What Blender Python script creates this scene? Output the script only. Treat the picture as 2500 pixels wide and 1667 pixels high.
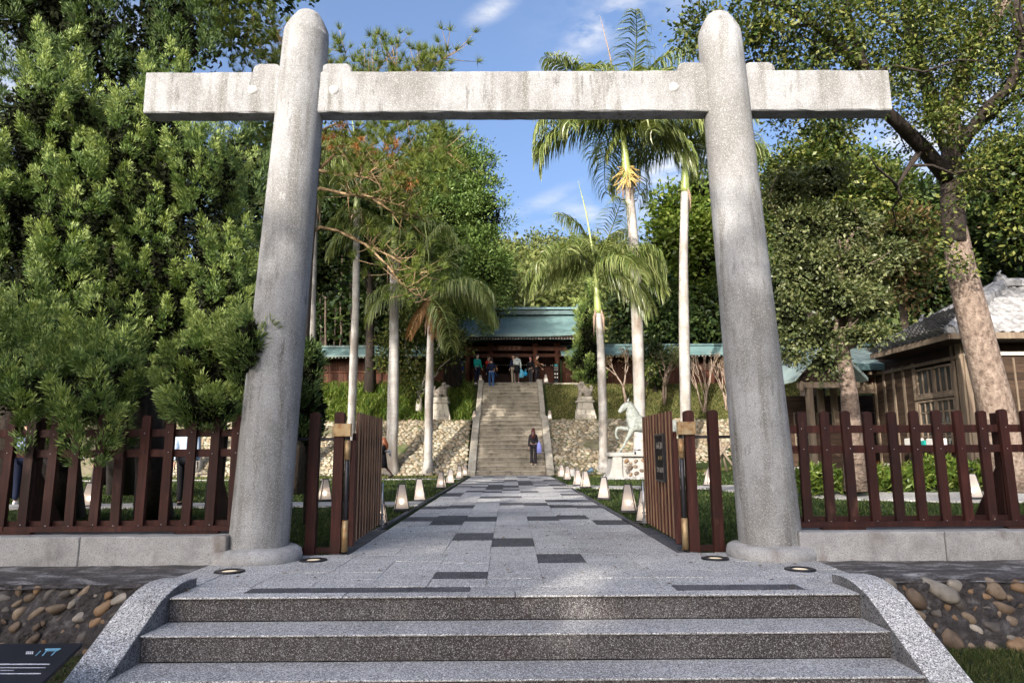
import bpy, bmesh, math, random
import numpy as np
from mathutils import Vector, Matrix

for _o in list(bpy.data.objects):
    bpy.data.objects.remove(_o)
SC = bpy.context.scene
COL = SC.collection
R_ = math.radians
random.seed(7)
RNG = np.random.default_rng(11)

# ------------------------------------------------------------------ camera
CAM_H = 1.0
def _rx(a): c, s = math.cos(a), math.sin(a); return np.array([[1, 0, 0], [0, c, -s], [0, s, c]])
def _rz(a): c, s = math.cos(a), math.sin(a); return np.array([[c, -s, 0], [s, c, 0], [0, 0, 1]])
CAM_R = _rz(R_(-0.24)) @ _rx(math.pi / 2 + R_(9.2)) @ _rz(R_(-0.33))
cam_data = bpy.data.cameras.new('camera')
cam_data.sensor_width = 36.0
cam_data.lens = 24.0
cam_data.clip_start = 0.05
cam_data.clip_end = 3000
cam = bpy.data.objects.new('camera', cam_data)
COL.objects.link(cam)
_m = Matrix(CAM_R.tolist()).to_4x4()
_m.translation = (0, 0, CAM_H)
cam.matrix_world = _m
SC.camera = cam

# ------------------------------------------------------------------ light
SUN_EL = R_(21.0)
SUN_DIR = Vector((-0.42, -0.9075, 0)).normalized()          # horizontally, towards the sun (behind the camera, to its left)
TO_SUN = Vector((SUN_DIR.x * math.cos(SUN_EL), SUN_DIR.y * math.cos(SUN_EL), math.sin(SUN_EL)))
sun_data = bpy.data.lights.new('sun', 'SUN')
sun_data.energy = 2.6
sun_data.angle = R_(0.53)
sun_data.color = (1.0, 0.935, 0.84)
sun = bpy.data.objects.new('sun', sun_data)
COL.objects.link(sun)
sun.rotation_euler = TO_SUN.to_track_quat('Z', 'Y').to_euler()
sun.location = (-20, -40, 30)

world = bpy.data.worlds.new('World')
SC.world = world
world.use_nodes = True
wn, wl = world.node_tree.nodes, world.node_tree.links
wn.clear()
w_out = wn.new('ShaderNodeOutputWorld')
w_bg = wn.new('ShaderNodeBackground')
w_bg.inputs['Strength'].default_value = 0.15
sky = wn.new('ShaderNodeTexSky')
sky.sky_type = 'NISHITA'
sky.sun_disc = False
sky.sun_elevation = SUN_EL
sky.sun_rotation = math.atan2(SUN_DIR.x, SUN_DIR.y)
sky.altitude = 100
sky.air_density = 0.8
sky.dust_density = 10.0
sky.ozone_density = 3.4
wl.new(w_bg.outputs[0], w_out.inputs[0])
SKY_NODES = (wn, wl, sky, w_bg)
SC.view_settings.view_transform = 'Standard'
SC.view_settings.look = 'None'
SC.view_settings.exposure = 1.45
SC.view_settings.gamma = 1.0
SC.view_settings.use_curve_mapping = False
SC.cycles.max_bounces = 6
SC.cycles.diffuse_bounces = 3
SC.cycles.glossy_bounces = 2
SC.cycles.transparent_max_bounces = 8
SC.cycles.caustics_reflective = False
SC.cycles.caustics_refractive = False
SC.cycles.use_denoising = True

# pixel of the photograph (2500 x 1667) + depth -> point, used only to read off where things stand
def _ray(px, py):
    return CAM_R @ np.array([(px - 1250) / 1666.7, -(py - 833.5) / 1666.7, -1.0])
def at(px, py, Y):
    d = _ray(px, py); t = Y / d[1]
    return Vector((d[0] * t, Y, CAM_H + d[2] * t))
def gz(px, py, Z=0.0):
    d = _ray(px, py); t = (Z - CAM_H) / d[2]
    return Vector((d[0] * t, d[1] * t, Z))
K = 2500 / 2352.0          # the enlarged view I measured in -> photograph pixels
def da(x, y, Y): return at(x * K, y * K, Y)
def dg(x, y, Z=0.0): return gz(x * K, y * K, Z)

# ------------------------------------------------------------------ clouds in the sky (thin wisps)
def sky_clouds():
    wn, wl, sky, bg = SKY_NODES
    tc = wn.new('ShaderNodeTexCoord')
    spots = [((1130, 22), .030, .011, 0.75), ((1365, 70), .036, .020, 1.0), ((1425, 12), .034, .022, .85), ((1300, 130), .030, .012, .7),
             ((1545, 385), .075, .040, .95), ((1345, 490), .07, .022, .7), ((1235, 470), .05, .010, .55), ((1250, 540), .12, .03, .6),
             ((1500, 470), .09, .035, .8), ((2130, 330), .13, .09, .9), ((1560, 60), .02, .008, .5),
             ((-300, 200), .3, .1, .8), ((2900, 250), .3, .12, .8), ((900, -700), .3, .1, .8), ((1900, -500), .25, .1, .8)]
    noise = wn.new('ShaderNodeTexNoise')
    noise.inputs['Scale'].default_value = 11.0
    noise.inputs['Detail'].default_value = 7.0
    noise.inputs['Roughness'].default_value = 0.62
    mp = wn.new('ShaderNodeMapping')
    mp.inputs['Scale'].default_value = (1, 1, 2.6)
    mp.inputs['Rotation'].default_value = (0, R_(-18), 0)
    wl.new(tc.outputs['Generated'], mp.inputs[0]); wl.new(mp.outputs[0], noise.inputs['Vector'])
    total = None
    for (px, py), sx, sz, a in spots:
        d = Vector((CAM_R @ np.array([(px * K - 1250) / 1667, -(py * K - 833) / 1667, -1])).tolist()).normalized()
        right = Vector((d.y, -d.x, 0)).normalized(); up = right.cross(d)
        tilt = R_(24); ax = right * math.cos(tilt) + up * math.sin(tilt); az = -right * math.sin(tilt) + up * math.cos(tilt)
        s = wn.new('ShaderNodeVectorMath'); s.operation = 'SUBTRACT'; wl.new(tc.outputs['Generated'], s.inputs[0]); s.inputs[1].default_value = d
        parts = []
        for axis, w in ((ax, sx), (az, sz), (d, .25)):
            dt = wn.new('ShaderNodeVectorMath'); dt.operation = 'DOT_PRODUCT'; wl.new(s.outputs[0], dt.inputs[0]); dt.inputs[1].default_value = axis / w
            parts.append(dt)
        cb = wn.new('ShaderNodeCombineXYZ')
        for i, p in enumerate(parts): wl.new(p.outputs['Value'], cb.inputs[i])
        ln = wn.new('ShaderNodeVectorMath'); ln.operation = 'LENGTH'; wl.new(cb.outputs[0], ln.inputs[0])
        mr = wn.new('ShaderNodeMapRange'); mr.interpolation_type = 'SMOOTHSTEP'
        mr.inputs[1].default_value = 0.0; mr.inputs[2].default_value = 1.9; mr.inputs[3].default_value = a; mr.inputs[4].default_value = 0
        wl.new(ln.outputs['Value'], mr.inputs[0])
        if total is None: total = mr.outputs[0]
        else:
            ad = wn.new('ShaderNodeMath'); ad.operation = 'MAXIMUM'; wl.new(total, ad.inputs[0]); wl.new(mr.outputs[0], ad.inputs[1]); total = ad.outputs[0]
    mul = wn.new('ShaderNodeMath'); mul.operation = 'MULTIPLY'; wl.new(total, mul.inputs[0])
    nr = wn.new('ShaderNodeMapRange'); nr.inputs[1].default_value = .40; nr.inputs[2].default_value = .66
    wl.new(noise.outputs[0], nr.inputs[0]); wl.new(nr.outputs[0], mul.inputs[1])
    mix = wn.new('ShaderNodeMix'); mix.data_type = 'RGBA'
    cl = wn.new('ShaderNodeMath'); cl.operation = 'MULTIPLY'; cl.use_clamp = True; cl.inputs[1].default_value = .85; wl.new(mul.outputs[0], cl.inputs[0])
    wl.new(cl.outputs[0], mix.inputs[0]); wl.new(sky.outputs[0], mix.inputs[6])
    mix.inputs[7].default_value = (2.8, 2.78, 2.8, 1)
    wl.new(mix.outputs[2], bg.inputs['Color'])
sky_clouds()

# ------------------------------------------------------------------ materials
MATS = {}
def M(name, cols, scale=6.0, detail=5.0, rough=0.7, spec=0.3, bump=None, speck=None, stretch=(1, 1, 1), metal=0.0, streak=None, island=None, coord='pos', objrand=0.0):
    """cols: list of (pos, rgb) for a noise ramp; bump (scale, strength, distance); speck (scale, rgb, lo, hi) small grains; streak (scale, rgb, lo, hi, stretch) stains"""
    if name in MATS: return MATS[name]
    m = bpy.data.materials.new(name); m.use_nodes = True
    n, l = m.node_tree.nodes, m.node_tree.links
    b = n['Principled BSDF']
    b.inputs['Roughness'].default_value = rough
    b.inputs['Specular IOR Level'].default_value = spec
    b.inputs['Metallic'].default_value = metal
    if coord == 'pos': src = n.new('ShaderNodeNewGeometry').outputs['Position']
    else: src = n.new('ShaderNodeTexCoord').outputs['Object']
    def noise(sc, det, st=(1, 1, 1)):
        v = src
        if st != (1, 1, 1):
            mp = n.new('ShaderNodeMapping'); mp.inputs['Scale'].default_value = st; l.new(src, mp.inputs[0]); v = mp.outputs[0]
        t = n.new('ShaderNodeTexNoise'); t.inputs['Scale'].default_value = sc; t.inputs['Detail'].default_value = det
        t.inputs['Roughness'].default_value = .6
        l.new(v, t.inputs['Vector']); return t.outputs['Fac']
    def mixc(fac, a, bb):
        x = n.new('ShaderNodeMix'); x.data_type = 'RGBA'; l.new(fac, x.inputs[0])
        for s, v in ((6, a), (7, bb)):
            if isinstance(v, tuple): x.inputs[s].default_value = (*v, 1)
            else: l.new(v, x.inputs[s])
        return x.outputs[2]
    def rng(fac, lo, hi):
        r = n.new('ShaderNodeMapRange'); r.inputs[1].default_value = lo; r.inputs[2].default_value = hi; l.new(fac, r.inputs[0]); return r.outputs[0]
    if len(cols) > 1:
        fac = noise(scale, detail, stretch)
        if island:
            g = n.new('ShaderNodeNewGeometry')
            a = n.new('ShaderNodeMath'); a.operation = 'MULTIPLY_ADD'; l.new(g.outputs['Random Per Island'], a.inputs[0]); a.inputs[1].default_value = island
            s2 = n.new('ShaderNodeMath'); s2.operation = 'MULTIPLY_ADD'; l.new(fac, s2.inputs[0]); s2.inputs[1].default_value = 1 - island * .5; s2.inputs[2].default_value = -island * .25
            l.new(s2.outputs[0], a.inputs[2]); fac = a.outputs[0]
        ramp = n.new('ShaderNodeValToRGB'); l.new(fac, ramp.inputs[0])
        el = ramp.color_ramp.elements
        while len(el) < len(cols): el.new(.5)
        for e, (p, c) in zip(el, cols): e.position = p; e.color = (*c, 1)
        col = ramp.outputs[0]
    else:
        rgb = n.new('ShaderNodeRGB'); rgb.outputs[0].default_value = (*cols[0][1], 1); col = rgb.outputs[0]
    for st in (streak if isinstance(streak, list) else [streak] if streak else []):
        col = mixc(rng(noise(st[0], 4, st[4]), st[2], st[3]), col, st[1])
    for sp in (speck if isinstance(speck, list) else [speck] if speck else []):
        v = n.new('ShaderNodeTexVoronoi'); v.inputs['Scale'].default_value = sp[0]; l.new(src, v.inputs['Vector'])
        sep = n.new('ShaderNodeSeparateColor'); l.new(v.outputs['Color'], sep.inputs[0])
        col = mixc(rng(sep.outputs[0], sp[2], sp[3]), col, sp[1])
    if objrand:
        oi = n.new('ShaderNodeObjectInfo'); mr = n.new('ShaderNodeMapRange'); mr.inputs[3].default_value = 1 - objrand; mr.inputs[4].default_value = 1 + objrand * .7
        l.new(oi.outputs['Random'], mr.inputs[0]); vm = n.new('ShaderNodeVectorMath'); vm.operation = 'SCALE'; l.new(col, vm.inputs[0]); l.new(mr.outputs[0], vm.inputs['Scale']); col = vm.outputs[0]
    l.new(col, b.inputs['Base Color'])
    if bump:
        bn = n.new('ShaderNodeBump'); bn.inputs['Strength'].default_value = bump[1]; bn.inputs['Distance'].default_value = bump[2]
        l.new(noise(bump[0], 4, stretch if len(bump) > 3 else (1, 1, 1)), bn.inputs['Height']); l.new(bn.outputs[0], b.inputs['Normal'])
    MATS[name] = m
    return m

def MR(a, *args, **kw): return M(*args, objrand=a, **kw)       # each object a little lighter or darker

def MLEAF(name, cols, scale=1.2, trans=0.35, rough=0.55, island=.7, spec=.25, tcol=None):
    m = M(name, cols, scale=scale, detail=3, rough=rough, spec=spec, island=island)
    n, l = m.node_tree.nodes, m.node_tree.links
    b = n['Principled BSDF']; out = n['Material Output']
    tr = n.new('ShaderNodeBsdfTranslucent')
    src = b.inputs['Base Color'].links[0].from_socket
    gm = n.new('ShaderNodeMix'); gm.data_type = 'RGBA'; gm.blend_type = 'MULTIPLY'; gm.inputs[0].default_value = 1
    l.new(src, gm.inputs[6]); gm.inputs[7].default_value = (*(tcol or (1.25, 1.25, .55)), 1)
    l.new(gm.outputs[2], tr.inputs['Color'])
    mx = n.new('ShaderNodeMixShader'); mx.inputs[0].default_value = trans
    l.new(b.outputs[0], mx.inputs[1]); l.new(tr.outputs[0], mx.inputs[2]); l.new(mx.outputs[0], out.inputs['Surface'])
    return m

def MEMIT(name, col, strength, base=(.8, .8, .8)):
    m = bpy.data.materials.new(name); m.use_nodes = True
    b = m.node_tree.nodes['Principled BSDF']
    b.inputs['Base Color'].default_value = (*base, 1); b.inputs['Emission Color'].default_value = (*col, 1); b.inputs['Emission Strength'].default_value = strength
    return m

# ------------------------------------------------------------------ objects
def link(o, parent=None):
    COL.objects.link(o)
    if parent is not None: o.parent = parent
    return o
def tag(o, label=None, cat=None, group=None, kind=None):
    if label: o['label'] = label
    if cat: o['category'] = cat
    if group: o['group'] = group
    if kind: o['kind'] = kind
    return o
def thing(name, label, cat, loc=(0, 0, 0), rz=0.0, group=None):
    o = bpy.data.objects.new(name, None); o.empty_display_size = .1
    o.location = loc; o.rotation_euler = (0, 0, rz)
    link(o); return tag(o, label, cat, group)
def inst(name, mesh, parent=None, loc=(0, 0, 0), rot=(0, 0, 0), scale=(1, 1, 1)):
    o = bpy.data.objects.new(name, mesh); o.location = loc; o.rotation_euler = rot; o.scale = scale
    return link(o, parent)
def copy_tree(o, parent=None):
    c = o.copy(); COL.objects.link(c)
    if parent is not None: c.parent = parent
    for ch in list(o.children): copy_tree(ch, c)
    return c
def npmesh(name, V, F, mat=None, smooth=False):
    """V (n,3), F (m,k) arrays -> mesh datablock"""
    V = np.ascontiguousarray(V, dtype=np.float32); F = np.ascontiguousarray(F, dtype=np.int32)
    me = bpy.data.meshes.new(name)
    k = F.shape[1]
    me.vertices.add(len(V)); me.vertices.foreach_set('co', V.ravel())
    me.loops.add(F.size); me.loops.foreach_set('vertex_index', F.ravel())
    me.polygons.add(len(F)); me.polygons.foreach_set('loop_start', np.arange(len(F), dtype=np.int32) * k)
    if smooth: me.polygons.foreach_set('use_smooth', np.ones(len(F), dtype=bool))
    me.update(calc_edges=True)
    if mat: me.materials.append(mat)
    return me

class MB:
    """collects simple shapes into one mesh"""
    def __init__(s): s.v = []; s.f = []; s.sm = []
    def add(s, V, F, smooth=False):
        o = len(s.v); s.v.extend([tuple(p) for p in V]); s.f.extend([tuple(i + o for i in f) for f in F]); s.sm.extend([smooth] * len(F)); return s
    def box(s, c, size, rot=None, bev=0.0):
        x, y, z = (q / 2 for q in size)
        if bev <= 0:
            V = [(-x, -y, -z), (x, -y, -z), (x, y, -z), (-x, y, -z), (-x, -y, z), (x, -y, z), (x, y, z), (-x, y, z)]
            F = [(0, 3, 2, 1), (4, 5, 6, 7), (0, 1, 5, 4), (1, 2, 6, 5), (2, 3, 7, 6), (3, 0, 4, 7)]
        else:
            b = min(bev, x * .9, y * .9, z * .9); V = []; F = []
            idx = {}
            for sx in (-1, 1):
                for sy in (-1, 1):
                    for sz in (-1, 1):
                        for a in range(3):
                            p = [sx * (x - b), sy * (y - b), sz * (z - b)]
                            p[a] = (sx, sy, sz)[a] * (x, y, z)[a]
                            idx[(sx, sy, sz, a)] = len(V); V.append(tuple(p))
            def q(*k): F.append(tuple(idx[i] for i in k))
            for sx in (-1, 1): q(*[(sx, a, c2, 0) for a, c2 in ((-1, -1), (1, -1), (1, 1), (-1, 1))][::sx])
            for sy in (-1, 1): q(*[(a, sy, c2, 1) for a, c2 in ((-1, -1), (-1, 1), (1, 1), (1, -1))][::sy])
            for sz in (-1, 1): q(*[(a, c2, sz, 2) for a, c2 in ((-1, -1), (1, -1), (1, 1), (-1, 1))][::sz])
            for sx in (-1, 1):
                for sy in (-1, 1): q(*[(sx, sy, -1, 0), (sx, sy, -1, 1), (sx, sy, 1, 1), (sx, sy, 1, 0)][::sx * sy])
                for sz in (-1, 1): q(*[(sx, -1, sz, 0), (sx, 1, sz, 0), (sx, 1, sz, 2), (sx, -1, sz, 2)][::sx * sz])
            for sy in (-1, 1):
                for sz in (-1, 1): q(*[(-1, sy, sz, 1), (-1, sy, sz, 2), (1, sy, sz, 2), (1, sy, sz, 1)][::sy * sz])
            for sx in (-1, 1):
                for sy in (-1, 1):
                    for sz in (-1, 1): q(*[(sx, sy, sz, 0), (sx, sy, sz, 1), (sx, sy, sz, 2)][::sx * sy * sz])
        if rot is not None:
            m = rot if isinstance(rot, Matrix) else Matrix.Rotation(rot, 3, 'Z')
            V = [m @ Vector(p) for p in V]
        return s.add([(p[0] + c[0], p[1] + c[1], p[2] + c[2]) for p in V], F)
    def tube(s, pts, rad, n=8, cap=True, smooth=True, squash=None):
        pts = [Vector(p) for p in pts]
        if not isinstance(rad, (list, tuple)): rad = [rad] * len(pts)
        V = []; up = None
        for i, p in enumerate(pts):
            d = (pts[min(i + 1, len(pts) - 1)] - pts[max(i - 1, 0)])
            d = d.normalized() if d.length > 1e-9 else Vector((0, 0, 1))
            if up is None:
                up = Vector((0, 1, 0)) if abs(d.y) < .9 else Vector((1, 0, 0))
            u = (up - d * up.dot(d)).normalized(); w = d.cross(u); up = u
            for k in range(n):
                a = 2 * math.pi * k / n
                V.append(p + (u * math.cos(a) + w * math.sin(a) * (squash or 1)) * rad[i])
        F = []
        for i in range(len(pts) - 1):
            for k in range(n):
                a, b = i * n + k, i * n + (k + 1) % n
                F.append((a, b, b + n, a + n))
        s.add(V, F, smooth)
        if cap:
            o = len(s.v) - len(V)
            s.f.append(tuple(o + k for k in range(n))[::-1]); s.f.append(tuple(o + (len(pts) - 1) * n + k for k in range(n))); s.sm += [False, False]
        return s
    def lathe(s, c, prof, n=24, smooth=True, a0=0.0):
        V = []; F = []
        for r, z in prof:
            for k in range(n):
                a = a0 + 2 * math.pi * k / n
                V.append((c[0] + r * math.cos(a), c[1] + r * math.sin(a), c[2] + z))
        for i in range(len(prof) - 1):
            for k in range(n):
                a, b = i * n + k, i * n + (k + 1) % n
                F.append((a, b, b + n, a + n))
        s.add(V, F, smooth)
        o = len(s.v) - len(V)
        if prof[-1][0] > 1e-4: s.f.append(tuple(o + (len(prof) - 1) * n + k for k in range(n))); s.sm.append(False)
        if prof[0][0] > 1e-4: s.f.append(tuple(o + k for k in range(n))[::-1]); s.sm.append(False)
        return s
    def prism(s, poly, axis, a, b):
        """poly: 2D points; extruded along axis ('x','y','z') from a to b"""
        def P(u, v, w): return {'x': (w, u, v), 'y': (u, w, v), 'z': (u, v, w)}[axis]
        n = len(poly)
        V = [P(u, v, a) for u, v in poly] + [P(u, v, b) for u, v in poly]
        F = [tuple(range(n)), tuple(range(n, 2 * n))[::-1]] + [(i, i + n, (i + 1) % n + n, (i + 1) % n) for i in range(n)]
        return s.add(V, F)
    def ellipsoid(s, c, r, nu=10, nv=7, rot=None):
        V = []; F = []
        for j in range(nv + 1):
            t = math.pi * j / nv
            for i in range(nu):
                a = 2 * math.pi * i / nu
                p = Vector((r[0] * math.sin(t) * math.cos(a), r[1] * math.sin(t) * math.sin(a), r[2] * math.cos(t)))
                if rot is not None: p = rot @ p
                V.append(p + Vector(c))
        for j in range(nv):
            for i in range(nu):
                a, b = j * nu + i, j * nu + (i + 1) % nu
                F.append((a, a + nu, b + nu, b))
        return s.add(V, F, True)
    def quad(s, a, b, c, d): return s.add([a, b, c, d], [(0, 1, 2, 3)])
    def mesh(s, name, mat=None, off=None, fix=True):
        me = bpy.data.meshes.new(name)
        V = s.v if off is None else [(p[0] - off[0], p[1] - off[1], p[2] - off[2]) for p in s.v]
        me.from_pydata(V, [], s.f)
        if fix:
            bm = bmesh.new(); bm.from_mesh(me); bmesh.ops.recalc_face_normals(bm, faces=bm.faces); bm.to_mesh(me); bm.free()
        me.polygons.foreach_set('use_smooth', s.sm)
        if mat: me.materials.append(mat)
        me.update(); return me
    def build(s, name, mat, parent=None, world=True, fix=True):
        """world=True: coordinates are world ones, re-based on the parent's place"""
        off = None
        if parent is not None and world:
            off = Vector((0, 0, 0)); p = parent
            while p is not None: off += p.location; p = p.parent
        return inst(name, s.mesh(name, mat, off, fix), parent)

def wobble(me, amt, scale=3.0, seed=0):
    n = len(me.vertices); co = np.empty(n * 3, dtype=np.float32); me.vertices.foreach_get('co', co); co = co.reshape(-1, 3)
    r = np.random.default_rng(seed); ph = r.uniform(0, 6.28, (3, 3)); fr = r.uniform(.7, 1.3, (3, 3)) * scale
    d = np.zeros_like(co)
    for a in range(3):
        for b in range(3): d[:, a] += np.sin(co[:, b] * fr[a, b] + ph[a, b])
    co += d * amt / 2; me.vertices.foreach_set('co', co.ravel()); me.update()

def sstep(t): t = np.clip(t, 0, 1); return t * t * (3 - 2 * t)
# ------------------------------------------------------------------ material library
TORII = M('weathered_concrete', [(.25, (.20, .20, .20)), (.5, (.295, .296, .298)), (.8, (.37, .37, .372))], scale=3.0, detail=12, rough=.88, spec=.15,
          bump=(130, .6, .010), speck=[(170, (.17, .165, .16), .72, 1.0), (230, (.52, .51, .49), .80, 1.0)],
          streak=[(4.0, (.12, .11, .092), .50, .72, (1.8, 1.8, .18)), (9.0, (.10, .096, .09), .58, .72, (1.6, 1.6, .30)), (1.6, (.17, .165, .155), .48, .7, (1, 1, .6)), (14.0, (.40, .395, .385), .68, .8, (1, 1, .25))])
GRANITE = MR(0.1, 'speckled_terrazzo', [(.3, (.46, .445, .425)), (.7, (.60, .58, .555))], scale=1.3, detail=6, rough=.8, spec=.2, bump=(140, .35, .005),
            speck=[(175, (.075, .075, .083), .68, .76), (260, (.17, .17, .175), .70, .80), (150, (.78, .77, .76), .82, .9)], streak=[(0.8, (.25, .24, .225), .52, .76, (1, 1, 1)), (3.5, (.22, .205, .19), .58, .78, (1, 1, 1)), (.33, (.30, .285, .27), .5, .62, (1, 1, 1))])
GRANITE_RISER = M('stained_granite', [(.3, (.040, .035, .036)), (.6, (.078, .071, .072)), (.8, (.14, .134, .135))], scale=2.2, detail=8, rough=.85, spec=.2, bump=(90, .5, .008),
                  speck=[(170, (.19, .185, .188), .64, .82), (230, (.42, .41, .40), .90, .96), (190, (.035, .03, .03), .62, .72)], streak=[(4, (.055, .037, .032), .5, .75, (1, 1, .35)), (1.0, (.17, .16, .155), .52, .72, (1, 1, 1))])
DARKSLAB = MR(0.25, 'dark_slate_slab', [(.3, (.048, .046, .052)), (.7, (.105, .10, .108))], scale=5, detail=8, rough=.8, spec=.2, bump=(60, .5, .006), speck=[(130, (.20, .20, .205), .82, .92), (180, (.03, .03, .034), .75, .85)], streak=(7, (.20, .195, .195), .62, .74, (1, 1, 1)))
PLINTH = MR(0.08, 'plinth_concrete', [(.3, (.25, .245, .24)), (.55, (.37, .365, .36)), (.8, (.46, .455, .45))], scale=5, detail=12, rough=.9, spec=.15, bump=(80, .7, .010),
           speck=(220, (.15, .145, .145), .70, 1.0), streak=[(3.2, (.19, .16, .14), .58, .75, (1, 1, .45))])
WETCON = M('mossy_concrete', [(.3, (.030, .027, .028)), (.50, (.085, .075, .072)), (.60, (.24, .23, .225)), (.75, (.40, .39, .385))], scale=3.8, detail=10, rough=.6, spec=.35, bump=(22, .9, .03), stretch=(.9, 1.7, 1), speck=(60, (.03, .028, .028), .7, .95))
MORTAR = M('dark_mortar', [(.3, (.020, .018, .019)), (.55, (.052, .046, .047)), (.72, (.13, .125, .13)), (.8, (.22, .22, .235))], scale=12, detail=12, rough=.85, spec=.3, bump=(26, 1.0, .04))
COBBLE = [MR(.3, 'river_stone_%d' % i, [(.3, a), (.7, b)], scale=9, detail=6, rough=.62, spec=.3, bump=(30, .3, .01), streak=(20, (.06, .045, .035), .66, .8, (1, 1, 1)))
          for i, (a, b) in enumerate([((.11, .080, .056), (.26, .20, .145)), ((.17, .15, .125), (.34, .305, .265)), ((.070, .050, .038), (.16, .115, .08)), ((.15, .090, .05), (.26, .17, .10)), ((.060, .052, .048), (.13, .115, .105))])]
WALLMORTAR = M('pale_mortar', [(.3, (.10, .085, .055)), (.7, (.19, .165, .11))], scale=6, detail=7, rough=.95, bump=(20, .8, .03), streak=(1.2, (.075, .10, .03), .5, .68, (1, 1, 1)))
WALLSTONE = [MR(.3, 'wall_stone_%d' % i, [(.3, a), (.7, b)], scale=7, detail=5, rough=.8, spec=.2, bump=(18, .3, .02)) for i, (a, b) in
             enumerate([((.20, .16, .105), (.32, .265, .185)), ((.26, .22, .16), (.38, .335, .255)), ((.17, .13, .085), (.26, .21, .145)), ((.18, .165, .125), (.29, .265, .205))])]
FARSTONE = MR(0.16, 'stair_stone', [(.3, (.27, .24, .19)), (.7, (.42, .385, .32))], scale=2, detail=8, rough=.85, bump=(25, .4, .01), streak=[(3, (.13, .11, .085), .55, .75, (1, 1, .6))], speck=(40, (.18, .16, .13), .8, .95))
REDWOOD = MR(0.38, 'stained_wood', [(.3, (.016, .0050, .0042)), (.55, (.040, .0115, .0085)), (.8, (.080, .0245, .0165))], scale=7, detail=9, rough=.6, spec=.22, streak=[(2.5, (.020, .008, .007), .5, .72, (1, 1, .5)), (5, (.095, .042, .03), .64, .78, (1, 1, .6))], stretch=(5, 5, .35), bump=(40, .3, .004, 1))
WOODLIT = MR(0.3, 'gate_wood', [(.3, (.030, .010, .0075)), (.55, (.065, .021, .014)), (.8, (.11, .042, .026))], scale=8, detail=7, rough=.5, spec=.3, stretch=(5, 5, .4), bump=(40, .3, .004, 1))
SLATSIDE = MR(0.3, 'skylit_slat_side', [(.3, (.13, .065, .034)), (.55, (.25, .145, .080)), (.8, (.36, .235, .14))], scale=8, detail=7, rough=.5, spec=.3, stretch=(5, 5, .4))  # slat sides lighter, sky light painted into the wood colour
BRASS = M('aged_brass', [(.3, (.22, .085, .028)), (.5, (.36, .25, .13)), (.75, (.44, .35, .22))], scale=14, detail=7, rough=.5, metal=.55)
DARKMETAL = M('dark_metal', [(.3, (.018, .017, .02)), (.7, (.035, .033, .04))], scale=20, rough=.4, spec=.5, metal=.4)
STEEL = M('worn_steel', [(.3, (.30, .31, .33)), (.7, (.5, .5, .52))], scale=20, rough=.35, metal=.8)
LAWN = M('lawn_soil', [(.3, (.016, .022, .008)), (.6, (.032, .046, .014)), (.85, (.085, .085, .038))], scale=1.4, detail=9, rough=.95, spec=.1, bump=(60, .9, .03))
EARTH = M('dark_earth', [(.3, (.03, .028, .018)), (.7, (.075, .07, .035))], scale=2.5, detail=9, rough=.95, spec=.1, bump=(25, .9, .03))  # even dark brown soil colour
PATHCON = M('path_concrete', [(.3, (.26, .25, .24)), (.7, (.40, .39, .375))], scale=2.2, detail=8, rough=.85, spec=.2, bump=(50, .3, .006), speck=(60, (.15, .15, .15), .8, .9))
GRASSM = MLEAF('grass_blade', [(.2, (.014, .030, .007)), (.5, (.034, .062, .013)), (.8, (.085, .105, .030))], scale=.9, trans=.3, rough=.5, island=.8)
GRASSDRY = MLEAF('bank_grass', [(.2, (.07, .09, .022)), (.5, (.16, .16, .05)), (.8, (.27, .23, .095))], scale=.8, trans=.3, rough=.6, island=.7)
LILY = MLEAF('strap_leaf', [(.2, (.05, .10, .014)), (.5, (.12, .175, .03)), (.8, (.21, .25, .06))], scale=1.5, trans=.35, rough=.4, island=.8)

# ------------------------------------------------------------------ the lie of the land
YS, Y1, Y2, YT = 30.3, 34.6, 37.9, 46.5        # foot of the far stairs, top of the cobble slope, terrace edge, foot of the hill
RIS = .2; Z1 = 13 * RIS; Z2 = 24 * RIS
def terrain(x, y):
    x = np.asarray(x, float); y = np.asarray(y, float)
    z = np.zeros(np.broadcast(x, y).shape) - .03
    z = z + .30 * sstep((x - 4) / 7) * sstep((y - 11) / 4)                                # lawn climbs a little towards the house
    s1 = np.clip((y - YS) / (Y1 - YS), 0, 1); z = z * (1 - s1) + (Z1 - .04) * s1 - .16 * np.minimum(1, np.minimum(s1, 1 - s1) * 12)
    s2 = np.clip((y - (Y1 + .5)) / (Y2 - Y1 - .6), 0, 1); z = z + (Z2 - Z1) * s2 * .97
    z = np.minimum(z, Z2 - .03 + 100 * (y > YT))
    h = np.clip((y - YT), 0, 90); z = z + h * .355 * sstep(h / 12) 
    z = z + 1.2 * np.sin(x * .07 + 1) * sstep(h / 25) + np.where(x > 14, 0, 0)
    return z

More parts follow.
